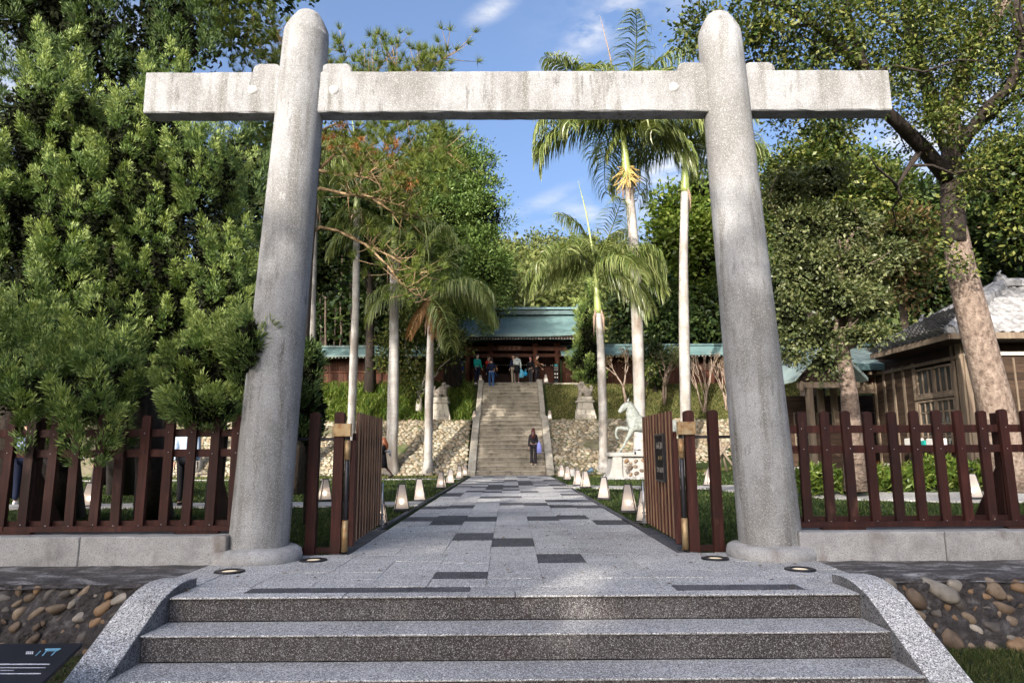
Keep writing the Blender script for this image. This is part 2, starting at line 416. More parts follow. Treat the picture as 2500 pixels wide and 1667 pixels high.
g = MB().box((0, 200, -.615), (1600, 1600, .2)).build('ground', EARTH); tag(g, kind='structure')
xs = np.unique(np.concatenate([[.05 - 1.56, .05 - 1.44, .05 + 1.44, .05 + 1.56, -1.70, 1.76], np.linspace(-70, -16, 24), np.linspace(-16, 16, 65), np.linspace(16, 70, 24)]))
ys = np.unique(np.concatenate([[5.74], np.linspace(6.5, 30, 40), [YS], np.linspace(YS, Y1, 6), np.linspace(Y1, Y2, 10), [YT], np.linspace(YT, 140, 40), [200, 320]]))
gx, gy = np.meshgrid(xs, ys); gzv = terrain(gx, gy)
inside = (np.abs(gx - .05) < 1.57) & (gy > YS - .2) & (gy < Y2 + .2); gzv = np.where(inside, gzv - .6, gzv)   # room for the stairs
inside = (np.abs(gx - .03) < 1.6) & (gy < YS + .1); gzv = np.where(inside, gzv - .12, gzv)
nx, ny = len(xs), len(ys)
ii = np.arange(ny - 1)[:, None] * nx + np.arange(nx - 1)[None, :]
F = np.stack([ii, ii + 1, ii + 1 + nx, ii + nx], -1).reshape(-1, 4)
lawn = inst('lawn', npmesh('lawn', np.stack([gx, gy, gzv], -1).reshape(-1, 3), F, LAWN, True)); tag(lawn, kind='structure')

# ------------------------------------------------------------------ paved path and forecourt
path = thing('paved_path', None, None, (0, 0, 0)); tag(path, kind='structure')
PW, PC = .47, .03; PX0 = PC - 3.5 * PW
bed = MB(); bed.box((PC, 18.7, -.045), (7 * PW + .02, 23.4, .05)); bed.box((.035, 6.17, -.066), (4.9, 1.9, .09)); bed.build('paving_bed', PATHCON, path)
ZM = 2.94
dark_px = [(780, 460), (1040, 485), (1365, 592), (660, 768), (420, 355), (640, 330), (590, 385), (820, 340), (1260, 335), (1430, 325), (1720, 350), (510, 258), (690, 245), (1040, 243), (1215, 245),
           (1390, 262), (1570, 255), (890, 193), (1035, 190), (1350, 205), (1500, 205), (905, 152), (1030, 108), (800, 113), (620, 170), (1460, 170), (1250, 60), (1120, 72), (1350, 108), (300, 350), (1850, 370)]
darks = [gz(900 + x / ZM, 1150 + y / ZM) for x, y in dark_px]
slab_mesh = {}
def slab(x0, x1, y0, y1, dark):
    w, l = round(x1 - x0 - .0035, 3), round(y1 - y0 - .0035, 3)
    k = (w, l, dark)
    if k not in slab_mesh: slab_mesh[k] = MB().box((0, 0, 0), (w, l, .05), bev=.002).mesh('paving_slab', DARKSLAB if dark else GRANITE)
    inst('paving_slab', slab_mesh[k], path, ((x0 + x1) / 2, (y0 + y1) / 2, -.025 + random.uniform(-.003, .003)))
def is_dark(x0, x1, y0, y1, far):
    if any(x0 <= d.x < x1 and y0 <= d.y < y1 for d in darks): return True
    return far and random.random() < .26
L = .72
for c in range(7):
    y = 7.06; first = True
    while y < YS - .05:
        y1 = y + (L if not first else (.45, .62, .38, .55, .42, .6, .5)[c]); first = False
        y1 = min(y1, YS)
        x0 = PX0 + c * PW
        slab(x0, x0 + PW, y, y1, is_dark(x0, x0 + PW, y, y1, y > 15.5)); y = y1
for x0, x1, d in ((-2.41, -1.95, 0), (-1.95, -.75, 1), (-.75, -.3, 1), (-.3, .55, 0), (.55, 1.22, 0), (1.22, 2.16, 1), (2.16, 2.48, 0)): slab(x0, x1, 5.2, 5.40, d)
NOSE = MB().box((0, 0, 0), (1.216, .144, .014), bev=.005).mesh('paving_slab', GRANITE)
for x in np.linspace(-2.41, 2.48, 5)[:-1]: inst('paving_slab', NOSE, path, (x + .611, 5.125, -.007))
for c in range(11):
    x0 = -2.41 + c * 4.89 / 11; x1 = x0 + 4.89 / 11; y = 5.40
    for y1 in ((5.72, 6.05, 6.62, 7.06) if c % 2 else (5.72, 6.05, 6.5, 7.06)):
        slab(x0, x1, y, y1, is_dark(x0, x1, y, y1, False)); y = y1
for xa_, xb_ in ((-2.74, -2.41), (2.48, 2.80)):
    for ya_, yb_ in ((5.5, 6.05), (6.05, 6.52)): slab(xa_, xb_, ya_, yb_, 0)
def kerb(x0, x1, y0, y1):
    k = ('k', round(x1 - x0, 3), round(y1 - y0, 3))
    if k not in slab_mesh: slab_mesh[k] = MB().box((0, 0, 0), (x1 - x0 - .004, y1 - y0 - .004, .06), bev=.003).mesh('kerb_stone', DARKSLAB)
    inst('kerb_stone', slab_mesh[k], path, ((x0 + x1) / 2, (y0 + y1) / 2, -.030 + random.uniform(-.002, .002)))
for s in (-1, 1):
    x = PC + s * (3.5 * PW + .11)
    for k in range(3): kerb(x - .1, x + .1, 7.1 + k * .75, 7.1 + k * .75 + .75)
    for k in range(15): kerb(x - .08, x, 9.4 + k * 1.35, 9.4 + k * 1.35 + 1.35)

# side paths across the lawn
def ribbon(name, pts, w, mat_, z=.012, th=.05):
    m = MB(); V = []
    for i, p in enumerate(pts):
        p = Vector((*p, 0)); a = Vector((*pts[max(i - 1, 0)], 0)); b = Vector((*pts[min(i + 1, len(pts) - 1)], 0))
        d = (b - a).normalized(); n = Vector((-d.y, d.x, 0)); ww = w[i] if isinstance(w, (list, tuple)) else w
        for q in (p + n * ww / 2, p - n * ww / 2):
            zz = float(terrain(q.x, q.y)) + .03 + z
            V += [(q.x, q.y, zz), (q.x, q.y, zz - th)]
    Fq = []
    for i in range(len(pts) - 1):
        o = i * 4; Fq += [(o, o + 2, o + 6, o + 4), (o, o + 4, o + 5, o + 1), (o + 2, o + 3, o + 7, o + 6)]
    m.add(V, Fq); o = m.build(name, mat_); tag(o, kind='structure'); return o
ribbon('side_path', [(-1.78, 13.95), (-4, 13.95), (-8, 13.9), (-14, 13.6), (-22, 13)], .95, PATHCON)
ribbon('side_path', [(-1.9, 26.8), (-5, 26.9), (-14, 27.1), (-22, 27.2)], .32, PATHCON)
rp = [gz(1400, 1187), gz(1500, 1189), gz(1640, 1190), gz(1760, 1192), gz(1850, 1202), gz(1960, 1212), gz(2100, 1222), gz(2300, 1228), gz(2500, 1229), gz(2700, 1229)]
ribbon('side_path', [(1.7, rp[0].y)] + [(p.x, p.y) for p in rp], [1.3, 1.2, 1.1, 1.1, 1.1, 1.2, 1.25, 1.2, 1.1, 1.1, 1.1], PATHCON)

# ------------------------------------------------------------------ front steps
CURBSIDE = M('stained_curb_side', [(.3, (.10, .095, .095)), (.7, (.26, .255, .255))], scale=6, detail=8, rough=.85, bump=(120, .35, .006), speck=(120, (.05, .05, .055), .62, .7))
fs = thing('front_steps', None, None, (0, 4.6, -.5)); tag(fs, kind='structure')
for k in range(4):
    ye = 5.06 - .36 * k; zt = -.168 * k
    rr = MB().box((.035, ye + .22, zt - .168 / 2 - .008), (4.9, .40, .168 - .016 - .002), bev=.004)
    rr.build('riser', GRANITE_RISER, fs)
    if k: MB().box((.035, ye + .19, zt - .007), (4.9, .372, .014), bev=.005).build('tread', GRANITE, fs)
prof = [(5.50, -.2), (5.50, .06), (5.34, .07), (5.22, .066), (5.10, .042), (4.96, .0), (4.4, -.31), (3.9, -.57), (3.5, -.75), (3.5, -.95), (5.0, -.6)]
for s in (-1, 1):
    a, b = (2.485, 2.745) if s > 0 else (-2.675, -2.415)
    o = MB().prism(prof, 'x', a, b).build('side_curb', GRANITE, fs); o.data.materials.append(CURBSIDE)
    for f_ in o.data.polygons: f_.material_index = 1 if f_.normal.x * s < -.6 else 0
    bv = o.modifiers.new('Bevel', 'BEVEL'); bv.width = .012; bv.segments = 2
pv = MB().box((0, -6, -.53), (9.0, 19.5, .06)).build('pavement', PATHCON); tag(pv, kind='structure')

# ------------------------------------------------------------------ cobble walls either side of the steps
def stone_mesh(seed, e=(1, 1, 1), nu=10, nv=7):
    m = MB().ellipsoid((0, 0, 0), e, nu, nv).mesh('stone'); wobble(m, .22, 2.3, seed); wobble(m, .06, 5.5, seed + 999); return m
STONES = {}
def stone_set(mats, n, base, nu=10, nv=7):
    out = []
    for i in range(n):
        me = stone_mesh(base + i, (1, 1, 1), nu, nv); me.materials.append(mats[i % len(mats)]); out.append(me)
    return out
near_stones = stone_set(COBBLE, 25, 100)
def poisson(x0, x1, z0, z1, r, tries=1500, rs=None):
    rs = rs or random; pts = []
    for _ in range(tries):
        p = (rs.uniform(x0, x1), rs.uniform(z0, z1)); q = rs.uniform(.75, 1.35) * r
        if all((p[0] - a) ** 2 + ((p[1] - b) * 1.25) ** 2 > ((q + c) * .96) ** 2 for a, b, c in pts): pts.append((*p, q))
    return pts
for s in (-1, 1):
    w = thing('cobble_retaining_wall', ('dark mortared cobble wall left of the front steps, behind the black sign' if s < 0 else 'dark mortared cobble wall right of the front steps, above the grass'), 'wall', (s * 5.5, 5.7, -.52))
    xa, xb = (2.66 if s < 0 else 2.73), 13.0
    nx_, nz_ = 130, 10; V = []; Fq = []
    for j in range(nz_ + 1):
        for i in range(nx_ + 1):
            x = xa + (xb - xa) * i / nx_; t = j / nz_; z = -.56 + .55 * t
            y = 5.52 + .12 * t + .018 * math.sin(x * 19 + z * 13) + .014 * math.sin(x * 41 - z * 33) + random.uniform(-.02, .02)
            V.append((s * x, y, z))
    for j in range(nz_):
        for i in range(nx_):
            a = j * (nx_ + 1) + i; q = (a, a + 1, a + nx_ + 2, a + nx_ + 1); Fq.append(q if s > 0 else q[::-1])
    mm = MB(); mm.add(V, Fq, True); mm.build('mortar_face', MORTAR, w, fix=False)
    V = []; Fq = []                                             # the wet ledge on top
    for i in range(61):
        x = s * (xa - .23 + (xb - xa + .2) * i / 60)
        for k, y in enumerate((5.61 + random.uniform(-.02, .02), 5.85, 6.2, 6.62)):
            V.append((x, y, (-.035 if k == 0 else -.006) + random.uniform(-.006, .006)))
    for i in range(60):
        for k in range(3):
            a = i * 4 + k; Fq.append((a, a + 4, a + 5, a + 1))
    V2 = MB(); V2.add(V, Fq); V2.build('concrete_ledge', WETCON, w)
    rs = random.Random(5 + (s > 0)); done = []
    for x, z, r in poisson(xa + .05, 7.2, -.54, -.06, .055 if s < 0 else .064, 5000, rs):
        if rs.random() < .08: continue
        y = 5.52 + .12 * (z + .56) / .55
        big = r * rs.choice((.7, .9, 1, 1, 1.15)) * (1.25 if (s > 0 and rs.random() < .3) else 1)
        done.append((x, z, r))
        inst('stone', rs.choice(near_stones), w, (s * (x) - w.location.x, y - w.location.y + rs.uniform(.005, .025), z - w.location.z),
             (rs.uniform(-.3, .3), (rs.uniform(.2, .9)) * (-1 if s < 0 else 1), rs.uniform(-.3, .3)), (big * rs.uniform(.9, 1.45), big * .62, big * rs.uniform(.5, .85)))

    small = 0
    for _ in range(3000):
        x, z = rs.uniform(xa + .03, 4.9), rs.uniform(-.54, -.05); r = rs.uniform(.016, .032)
        if small < 95 and all((x - a) ** 2 + (z - b) ** 2 > (r + c * 1.05) ** 2 for a, b, c in done):
            done.append((x, z, r)); small += 1; y = 5.52 + .12 * (z + .56) / .55
            inst('stone', rs.choice(near_stones), w, (s * x - w.location.x, y - w.location.y + .006, z - w.location.z), (rs.uniform(-.4, .4), rs.uniform(0, 3), 0), (r * rs.uniform(1, 1.6), r * .8, r))
# low concrete plinths that carry the fences
for s in (-1, 1):
    w = thing('concrete_plinth', ('pale concrete plinth under the left picket fence' if s < 0 else 'pale concrete plinth under the right picket fence'), 'wall', (s * 6, 6.72, 0))
    x = 2.62 if s < 0 else 2.68; k = 0
    while x < 12.5:
        ln = (1.35, 1.7, 1.5)[k % 3]; k += 1
        MB().box((s * (x + ln / 2), 6.74, .095 + random.uniform(-.002, .002)), (ln - .007, .44, .31), bev=.008).build('block', PLINTH, w); x += ln
# ------------------------------------------------------------------ torii
TY = 6.80
tor = thing('torii_gate', 'large pale concrete torii gate standing over the entrance path', 'torii gate', (0, TY, 0))
PIL = [((-2.425, 0.0), (-2.172, 5.76), .280, .236), ((2.515, 0.0), (2.295, 5.73), .295, .228)]
def pillar_axis(p, z):
    (xb, zb), (xt, zt), r0, r1 = p; t = (z - zb) / (zt - zb); return xb + (xt - xb) * t, r0 + (r1 - r0) * t
for p in PIL:
    n = 40; V = []; Fq = []
    prof = [(.06, 0)] + [(z, 0) for z in np.linspace(.3, 5.44, 22)]
    rings = [(z, pillar_axis(p, z)[1]) for z, _ in prof]
    zt = p[1][1]; r1 = p[3]
    rings += [(zt - .30, r1 * 1.0), (zt - .255, r1 * .985), (zt - .225, r1 * .94), (zt - .12, r1 * .72), (zt - .045, r1 * .52), (zt - .012, r1 * .32), (zt, r1 * .02)]
    rings = [q for q in rings if q[0] < zt - .29] + [q for q in rings if q[0] >= zt - .301][-7:]
    for z, r in rings:
        x, _ = pillar_axis(p, z)
        for k in range(n):
            a = 2 * math.pi * k / n
            rr = r * (1 + .004 * math.sin(3 * a + z * 1.7) + .003 * math.sin(7 * a - z * 3.1))
            V.append((x + rr * math.cos(a), TY + rr * math.sin(a), z))
    for i in range(len(rings) - 1):
        for k in range(n):
            a, b = i * n + k, i * n + (k + 1) % n; Fq.append((a, b, b + n, a + n))
    m = MB(); m.add(V, Fq, True); m.build('pillar', TORII, tor)
    m = MB(); m.lathe((p[0][0], TY, 0), [(.38, -.03), (.415, -.01), (.42, .05), (.405, .10), (.365, .125), (.27, .13)], 36); o = m.build('base_ring', PLINTH, tor)
    wobble(o.data, .010, 9, 3)
# crossbeam with slightly worn edges
bx0, bx1, bz0, bz1 = -3.83, 4.05, 4.535, 4.995
m = MB(); nseg = 60; V = []; Fq = []
for i in range(nseg + 1):
    x = bx0 + (bx1 - bx0) * i / nseg
    j = lambda: random.uniform(-.004, .004)
    e = .012
    for y, z in ((TY - .1, bz0 + e), (TY - .1 + e, bz0), (TY + .1 - e, bz0), (TY + .1, bz0 + e), (TY + .1, bz1 - e), (TY + .1 - e, bz1), (TY - .1 + e, bz1), (TY - .1, bz1 - e)):
        V.append((x, y + j(), z + j()))
for i in range(nseg):
    for k in range(8):
        a, b = i * 8 + k, i * 8 + (k + 1) % 8; Fq.append((a, a + 8, b + 8, b))
Fq += [tuple(range(8)), tuple(nseg * 8 + k for k in range(8))[::-1]]
m.add(V, Fq); m.build('crossbeam', TORII, tor)
def wedge(xa, xb, hi_left):
    zb = bz1 - .004; h = .115
    pts = [(xa, zb), (xb, zb), (xb, zb + (h * .93 if hi_left else h)), (xb - .05, zb + h), (xa + .05, zb + h), (xa, zb + (h if hi_left else h * .55))]
    pts = [(xa, zb), (xb, zb), (xb, zb + h * .55), (xb - .03, zb + h * .9), (xb - .07, zb + h), (xa + .07, zb + h), (xa + .03, zb + h * .9), (xa, zb + h * .55)]
    o = MB().prism(pts, 'y', TY - .075, TY + .075).build('wedge', TORII, tor)
    bv = o.modifiers.new('Bevel', 'BEVEL'); bv.width = .012
for p in PIL:
    x, r = pillar_axis(p, 5.0)
    wedge(x - r - .27, x - r + .03, False); wedge(x + r - .03, x + r + .30, True)
PLUG = M('pale_plug', [(.4, (.42, .41, .39)), (.7, (.52, .51, .49))], scale=12, rough=.8, bump=(60, .3, .005))
for px, py in ((580, 207), (767, 207), (1548, 200)):
    q = da(px, py, TY - .1)
    m = MB(); V = [(q.x, TY - .114, q.z)]; n = 18
    for k in range(n):
        a = 6.283 * k / n; r = .046 * (1 + .05 * math.sin(3 * a + px)); V.append((q.x + r * math.cos(a), TY - .113, q.z + r * math.sin(a)))
    for k in range(n):
        a = 6.283 * k / n; r = .056 * (1 + .05 * math.sin(3 * a + px)); V.append((q.x + r * math.cos(a), TY - .094, q.z + r * math.sin(a)))
    Fq = [(0, 1 + (k + 1) % n, 1 + k) for k in range(n)] + [(1 + k, 1 + (k + 1) % n, 1 + n + (k + 1) % n, 1 + n + k) for k in range(n)]
    m.add(V, Fq, True); m.build('plug', PLUG, tor)

# ------------------------------------------------------------------ picket fences on the plinths
def picket_mesh(w, d, z0, z1, mat_, ov=0):
    r = w / 2; pts = [(-r, z0), (r, z0)]
    for k in range(9):
        a = math.pi * k / 8; pts.append((r * math.cos(a), z1 - r * .55 + r * .55 * math.sin(a)))
    return MB().prism(pts, 'y', -d / 2, d / 2).mesh('picket', mat_)
PK = picket_mesh(.084, .045, .30, 1.385, REDWOOD)
SCREW = MB().ellipsoid((0, 0, 0), (.006, .004, .006), 6, 4).mesh('screw', STEEL)
FY = 6.74
for s in (-1, 1):
    f = thing('picket_fence', ('dark red wooden picket fence on the plinth left of the torii' if s < 0 else 'dark red wooden picket fence on the plinth right of the torii'), 'fence', (s * 6, FY, .25))
    lx = lambda x: x - f.location.x
    x0 = 2.66 if s < 0 else 2.86
    for k in range(40):
        x = s * (x0 + .222 * k + random.uniform(-.006, .006))
        inst('picket', PK, f, (lx(x), random.uniform(-.003, .003), -.25 + random.uniform(-.014, .012)), (random.uniform(-.006, .006), random.uniform(-.012, .012), random.uniform(-.04, .04)))
        for z in (1.205, 1.01, .335): inst('screw', SCREW, f, (lx(x) + random.uniform(-.012, .012), -.0255, z - .25 + random.uniform(-.01, .01))) if k < 14 else None
    xm = s * (x0 + 4.4)
    for z, h, dy in ((1.205, .075, .038), (1.01, .075, .038), (.30, .055, -.022), (.335, .075, .042)):
        for k in range(4):
            xa = x0 - .12 + k * 2.28
            MB().box((s * (xa + 1.14), FY + dy, z), (2.275, .035, h), bev=.004).build('rail', REDWOOD, f)
    for k in range(4):
        x = s * (x0 + .33 + 1.78 * k)
        MB().box((x, FY, .268), (.42, .07, .034), bev=.003).build('foot_block', REDWOOD, f)
        if k in (1, 3) or s < 0:
            MB().box((x - s * .1, FY + .11, .80), (.085, .085, 1.12), bev=.006).build('post', REDWOOD, f)
            MB().prism([(FY + .15, .26), (FY + .62, .26), (FY + .15, .86)], 'x', x - s * .1 - .02, x - s * .1 + .02).build('brace', REDWOOD, f)

# ------------------------------------------------------------------ short fence stubs and open gate leaves
POST = picket_mesh(.10, .085, 0.0, 1.43, REDWOOD)
GYp = 7.16
def gate_side(s):
    f = thing('gate_fence', ('two rounded red posts and rail between left pillar and open gate' if s < 0 else 'two rounded red posts and rail between right pillar and open gate'), 'fence', (s * 2.0, GYp, 0))
    for x in ((-2.02, -1.765) if s < 0 else (1.865, 2.115)): inst('post', POST, f, (x - f.location.x, 0, random.uniform(-.012, .0)))
    xe = -2.36 if s < 0 else 2.45; xi = -1.72 if s < 0 else 1.82
    MB().box(((xe + xi) / 2, GYp + .01, 1.145), (abs(xe - xi), .03, .03), bev=.003).build('rail', DARKMETAL, f)
    MB().box(((xe + xi) / 2, GYp + .01, .03), (abs(xe - xi), .05, .06), bev=.004).build('bottom_rail', REDWOOD, f)
    MB().box((xe, GYp + .25, .75), (.085, .05, 1.3), bev=.005).build('end_post', REDWOOD, f)
    xh = -1.674 if s < 0 else 1.773                            # hinge line
    m = MB(); m.box((xh + s * .055, GYp - .046, 1.235), (.19, .05, .135), bev=.006)
    b = m.build('hinge_bracket', BRASS, f)
    for dx in (-.06, .02):
        for dz in (-.04, .04): inst('screw', SCREW, b, (xh + s * .07 + dx - f.location.x, -.082, 1.235 + dz))
    g = thing('gate_leaf', ('open slatted wooden gate leaf left of the path' if s < 0 else 'open slatted wooden gate leaf with the black notice on it'), 'gate', (xh, GYp, 0), 0)
    m = MB(); m.tube([(xh, GYp - .02, .0), (xh, GYp - .02, 1.22)], .024, 10); m.build('hinge_pole', DARKMETAL, g)
    m = MB(); m.tube([(xh, GYp - .02, .93), (xh, GYp - .02, 1.13)], .034, 10); m.build('sleeve', BRASS, g)
    m = MB(); m.tube([(xh, GYp - .02, .02), (xh, GYp - .02, .33)], .034, 10); m.build('sleeve', BRASS, g)
    MB().box((xh - s * .052, GYp + .03, .60), (.062, .07, 1.06), bev=.006).build('stile', REDWOOD, g)
    x1 = -1.612 if s < 0 else 1.718; ye = 9.02; ya = GYp + .17
    dx = (-1.685 if s < 0 else 1.762) - x1
    n = 10
    for k in range(n):
        t = k / (n - 1); y = ya + (ye - ya) * t; x = x1 + dx * t
        z1 = 1.425 + .02 * t
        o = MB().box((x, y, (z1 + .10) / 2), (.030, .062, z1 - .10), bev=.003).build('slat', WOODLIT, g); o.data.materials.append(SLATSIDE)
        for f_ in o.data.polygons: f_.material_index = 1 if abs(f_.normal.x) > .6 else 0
    for z in (1.16, .72, .24):
        MB().box((x1 + dx * .5 + s * .034, (ya + ye) / 2, z), (.03, ye - ya + .1, .09), Matrix.Rotation(-math.atan2(dx, ye - ya), 3, 'Z'), bev=.003).build('rail', REDWOOD, g)
    xb = x1 + dx - s * .035
    m = MB(); m.tube([(xb, ye + .02, .06), (xb, ye + .02, .62)], .014, 8); m.box((xb, ye + .02, .34), (.05, .04, .02)); m.box((xb, ye + .02, .22), (.05, .04, .02)); m.box((xb, ye + .02, .12), (.055, .045, .06))
    m.build('drop_bolt', STEEL, g)
    m = MB(); m.tube([(xb - s * .02, ye, 1.02), (xb - s * .09, ye, 1.02)], .012, 8); m.tube([(xb - s * .09, ye, 1.03), (xb - s * .09, ye, .96)], .012, 8); m.build('latch', STEEL, g)
gate_side(-1); gate_side(1)

# notice on the right leaf
def text_mesh(body, size, extrude=.0008):
    cu = bpy.data.curves.new('text', 'FONT'); cu.body = body; cu.size = size; cu.extrude = extrude; cu.align_x = 'CENTER'; cu.align_y = 'CENTER'; cu.resolution_u = 2
    o = bpy.data.objects.new('text', cu); COL.objects.link(o)
    dgx = bpy.context.evaluated_depsgraph_get(); me = bpy.data.meshes.new_from_object(o.evaluated_get(dgx)); bpy.data.objects.remove(o); bpy.data.curves.remove(cu)
    return me
SIGNBLACK = M('notice_black', [(.4, (.012, .010, .011)), (.7, (.026, .020, .019))], scale=6, rough=.75, spec=.12)
PRINT_GOLD = M('dull_gold_print', [(.4, (.30, .22, .10)), (.7, (.42, .33, .16))], scale=30, rough=.5)
PRINT_GREY = M('grey_print', [(.4, (.27, .24, .21)), (.7, (.38, .34, .3))], scale=30, rough=.5)
sg = thing('notice_board', 'black framed notice with opening hours on the right gate leaf', 'sign', (1.705, 7.81, .93), 0)
MB().box((0, 0, 0), (.022, .40, .50), bev=.004).build('panel', SIGNBLACK, sg, world=False)
fr = MB()
for z, ln in ((.255, .43), (-.255, .43)): fr.box((-.004, 0, z), (.036, ln, .022))
for y in (.205, -.205): fr.box((-.004, y, 0), (.036, .022, .488))
fr.build('frame', DARKMETAL, sg, world=False)
RT = Matrix(((0, 0, -1, 0), (-1, 0, 0, 0), (0, 1, 0, 0), (0, 0, 0, 1)))
def on_board(name, body, size, y, z, mat_, sx=1):
    me = text_mesh(body, size); me.materials.append(mat_)
    o = inst(name, me, sg); o.matrix_local = Matrix.Translation((-.0125, y, z)) @ RT @ Matrix.Diagonal((sx, 1, 1, 1))
# characters too small to read in the photograph: rows of strokes of the same size
def strokes(n, w, h, gap, mat_, y0, z0, seed):
    rs = random.Random(seed); m = MB()
    for k in range(n):
        cy = y0 - (k - (n - 1) / 2) * (w + gap)
        for _ in range(3): m.box((-.0125, cy, z0 + rs.uniform(-.42, .42) * h), (.002, w * rs.uniform(.6, 1), h * .10))
        for _ in range(2): m.box((-.0125, cy + rs.uniform(-.4, .4) * w, z0), (.002, w * .12, h * rs.uniform(.6, 1)))
    m.build('lettering', mat_, sg, world=False)
strokes(4, .075, .085, .015, PRINT_GREY, 0, .135, 1)
on_board('opening_hours', ':00 - :30', .062, 0, -.005, PRINT_GOLD, .9)
strokes(5, .058, .062, .012, PRINT_GREY, 0, -.135, 2)

# ------------------------------------------------------------------ uplights in the paving
UPL_GLASS = MEMIT('uplight_lens', (1, .80, .52), .22, (.6, .53, .4))
for lab, (px, py) in (('round ground light on the forecourt in front of the left pillar', (527, 1313)), ('round ground light beside the left pillar, next to the gate post', (720, 1287)),
                      ('round ground light beside the right pillar, next to the gate post', (1643, 1283)), ('round ground light on the forecourt in front of the right pillar', (1838, 1308))):
    p = dg(px, py)
    u = thing('ground_uplight', lab, 'ground light', (p.x, p.y, 0), 0, 'round ground lights around the torii pillars')
    MB().lathe((0, 0, 0), [(.130, .001), (.126, .011), (.112, .014), (.072, .0125), (.070, .004)], 28).build('rim', DARKMETAL, u, world=False)
    MB().lathe((0, 0, .0045), [(.070, 0), (.05, .003), (.02, .005), (.001, .0055)], 20).build('lens', UPL_GLASS, u, world=False)

# ------------------------------------------------------------------ black information panel, bottom left
PW_WHITE = M('white_print', [(.4, (.55, .56, .62)), (.7, (.68, .69, .75))], scale=30, rough=.5)
PW_BLUE = M('pale_blue_print', [(.4, (.16, .36, .50)), (.7, (.22, .46, .60))], scale=30, rough=.5)
PANELBLK = M('panel_black', [(.4, (.010, .009, .013)), (.7, (.018, .016, .022))], scale=3, rough=.42, spec=.4)
ip = thing('information_panel', 'low black information panel with a torii symbol, left of the steps', 'sign', (-3.25, 4.02, -.5))
ur = at(202, 1568, 4.22); lr_x = ur.x
y0p, y1p, z1p = 3.72, 4.22, ur.z
slope = .34; z0p = z1p - (y1p - y0p) * slope
ang = math.atan(slope)
Rp = Matrix.Rotation(ang, 4, 'X')
ctr = Vector((lr_x - .43, (y0p + y1p) / 2, (z0p + z1p) / 2))
Mp = Matrix.Translation(ctr - ip.location) @ Rp
hw, hl = .43, (y1p - y0p) / 2 / math.cos(ang)
def onp(o, M2=None): o.matrix_local = Mp @ (M2 or Matrix.Identity(4)); return o
onp(MB().box((0, 0, -.012), (2 * hw, 2 * hl, .022), bev=.003).build('panel', PANELBLK, ip, world=False))
onp(MB().box((0, 0, -.036), (2 * hw - .06, 2 * hl - .06, .024)).build('backing', DARKMETAL, ip, world=False))
for sx in (-.3, .3):
    MB().box((ctr.x + sx, ctr.y, (ctr.z - .06 - .5) / 2), (.05, .10, (ctr.z - .06) + .5), bev=.003).build('leg', DARKMETAL, ip)
MB().box((ctr.x + .05, ctr.y + .05, -.47), (1.02, .66, .07), bev=.01).build('footing', PLINTH, ip)
def ppx(px, py):                                            # photo pixel -> panel plane coordinates
    d = Vector(_ray(px, py).tolist()); o = Vector((0, 0, CAM_H)); n = Rp.to_3x3() @ Vector((0, 0, 1))
    t = (ctr - o).dot(n) / d.dot(n); q = o + d * t - ctr; q = Rp.to_3x3().transposed() @ q; return q.x, q.y
zp = lambda x, y: ppx(x / 4.704, 1380 + y / 4.704)
def bar(m, a, b, w):
    a = Vector((*a, 0)); b = Vector((*b, 0)); d = b - a; m.box(((a.x + b.x) / 2, (a.y + b.y) / 2, .0008), (d.length, w, .0012), math.atan2(d.y, d.x))
tm = MB()
bar(tm, zp(520, 960), zp(695, 957), .010); bar(tm, zp(520, 978), zp(672, 974), .006); bar(tm, zp(548, 965), zp(487, 1035), .006); bar(tm, zp(655, 965), zp(590, 1032), .006)
onp(tm.build('torii_symbol', PW_BLUE, ip, world=False))
tm = MB(); bar(tm, zp(465, 980), zp(408, 1035), .004); onp(tm.build('stroke', PW_BLUE, ip, world=False))
tm = MB()
for x in range(300, 380, 22):
    bar(tm, zp(x + 3, 990), zp(x + 17, 990), .006); bar(tm, zp(x, 1003), zp(x + 14, 1003), .006); bar(tm, zp(x - 2, 1012), zp(x + 10, 1012), .005)
onp(tm.build('title', PW_WHITE, ip, world=False))
tm = MB(); rs = random.Random(3)
for y, x1, w in ((1132, 570, .010), (1172, 525, .006), (1203, 160, .005), (1240, 470, .0085)):
    x = -260
    while x < x1:
        dx = rs.uniform(14, 26); bar(tm, zp(x, y), zp(min(x + dx * .78, x1), y), w * rs.uniform(.7, 1)); x += dx
onp(tm.build('text_line', PW_WHITE, ip, world=False))
# ------------------------------------------------------------------ far stairs
SX = .05
st = thing('shrine_stairs', None, None, (SX, YS, 0)); tag(st, kind='structure')
stepm = {}
STAIRRISER = MR(0.2, 'stair_riser_stone', [(.3, (.17, .145, .11)), (.7, (.32, .285, .225))], scale=2.5, detail=9, rough=.88, bump=(25, .4, .01), streak=[(3, (.09, .075, .055), .5, .72, (1, 1, .6))])
for k in range(24):
    y0 = YS + (Y1 - YS) * k / 13 if k < 13 else Y1 + (Y2 - Y1) * (k - 13) / 11
    tr = (Y1 - YS) / 13 if k < 13 else (Y2 - Y1) / 11
    w = 3.06 if k < 13 else 2.98
    key = (k < 13)
    if key not in stepm:
        stepm[key] = MB().box((0, 0, 0), (w, tr + .16, .046), bev=.010).mesh('tread', FARSTONE)
        rism = MB().box((0, 0, 0), (w - .02, .14, RIS - .05), bev=.004).mesh('riser', STAIRRISER); stepm[(key, 1)] = rism
    inst('tread', stepm[key], st, (random.uniform(-.004, .004), y0 + (tr + .16) / 2 - YS - .03, RIS * (k + 1) - .024 + random.uniform(-.004, .004)))
    inst('riser', stepm[(key, 1)], st, (0, y0 + .075 - YS, RIS * k + (RIS - .05) / 2 - .001))
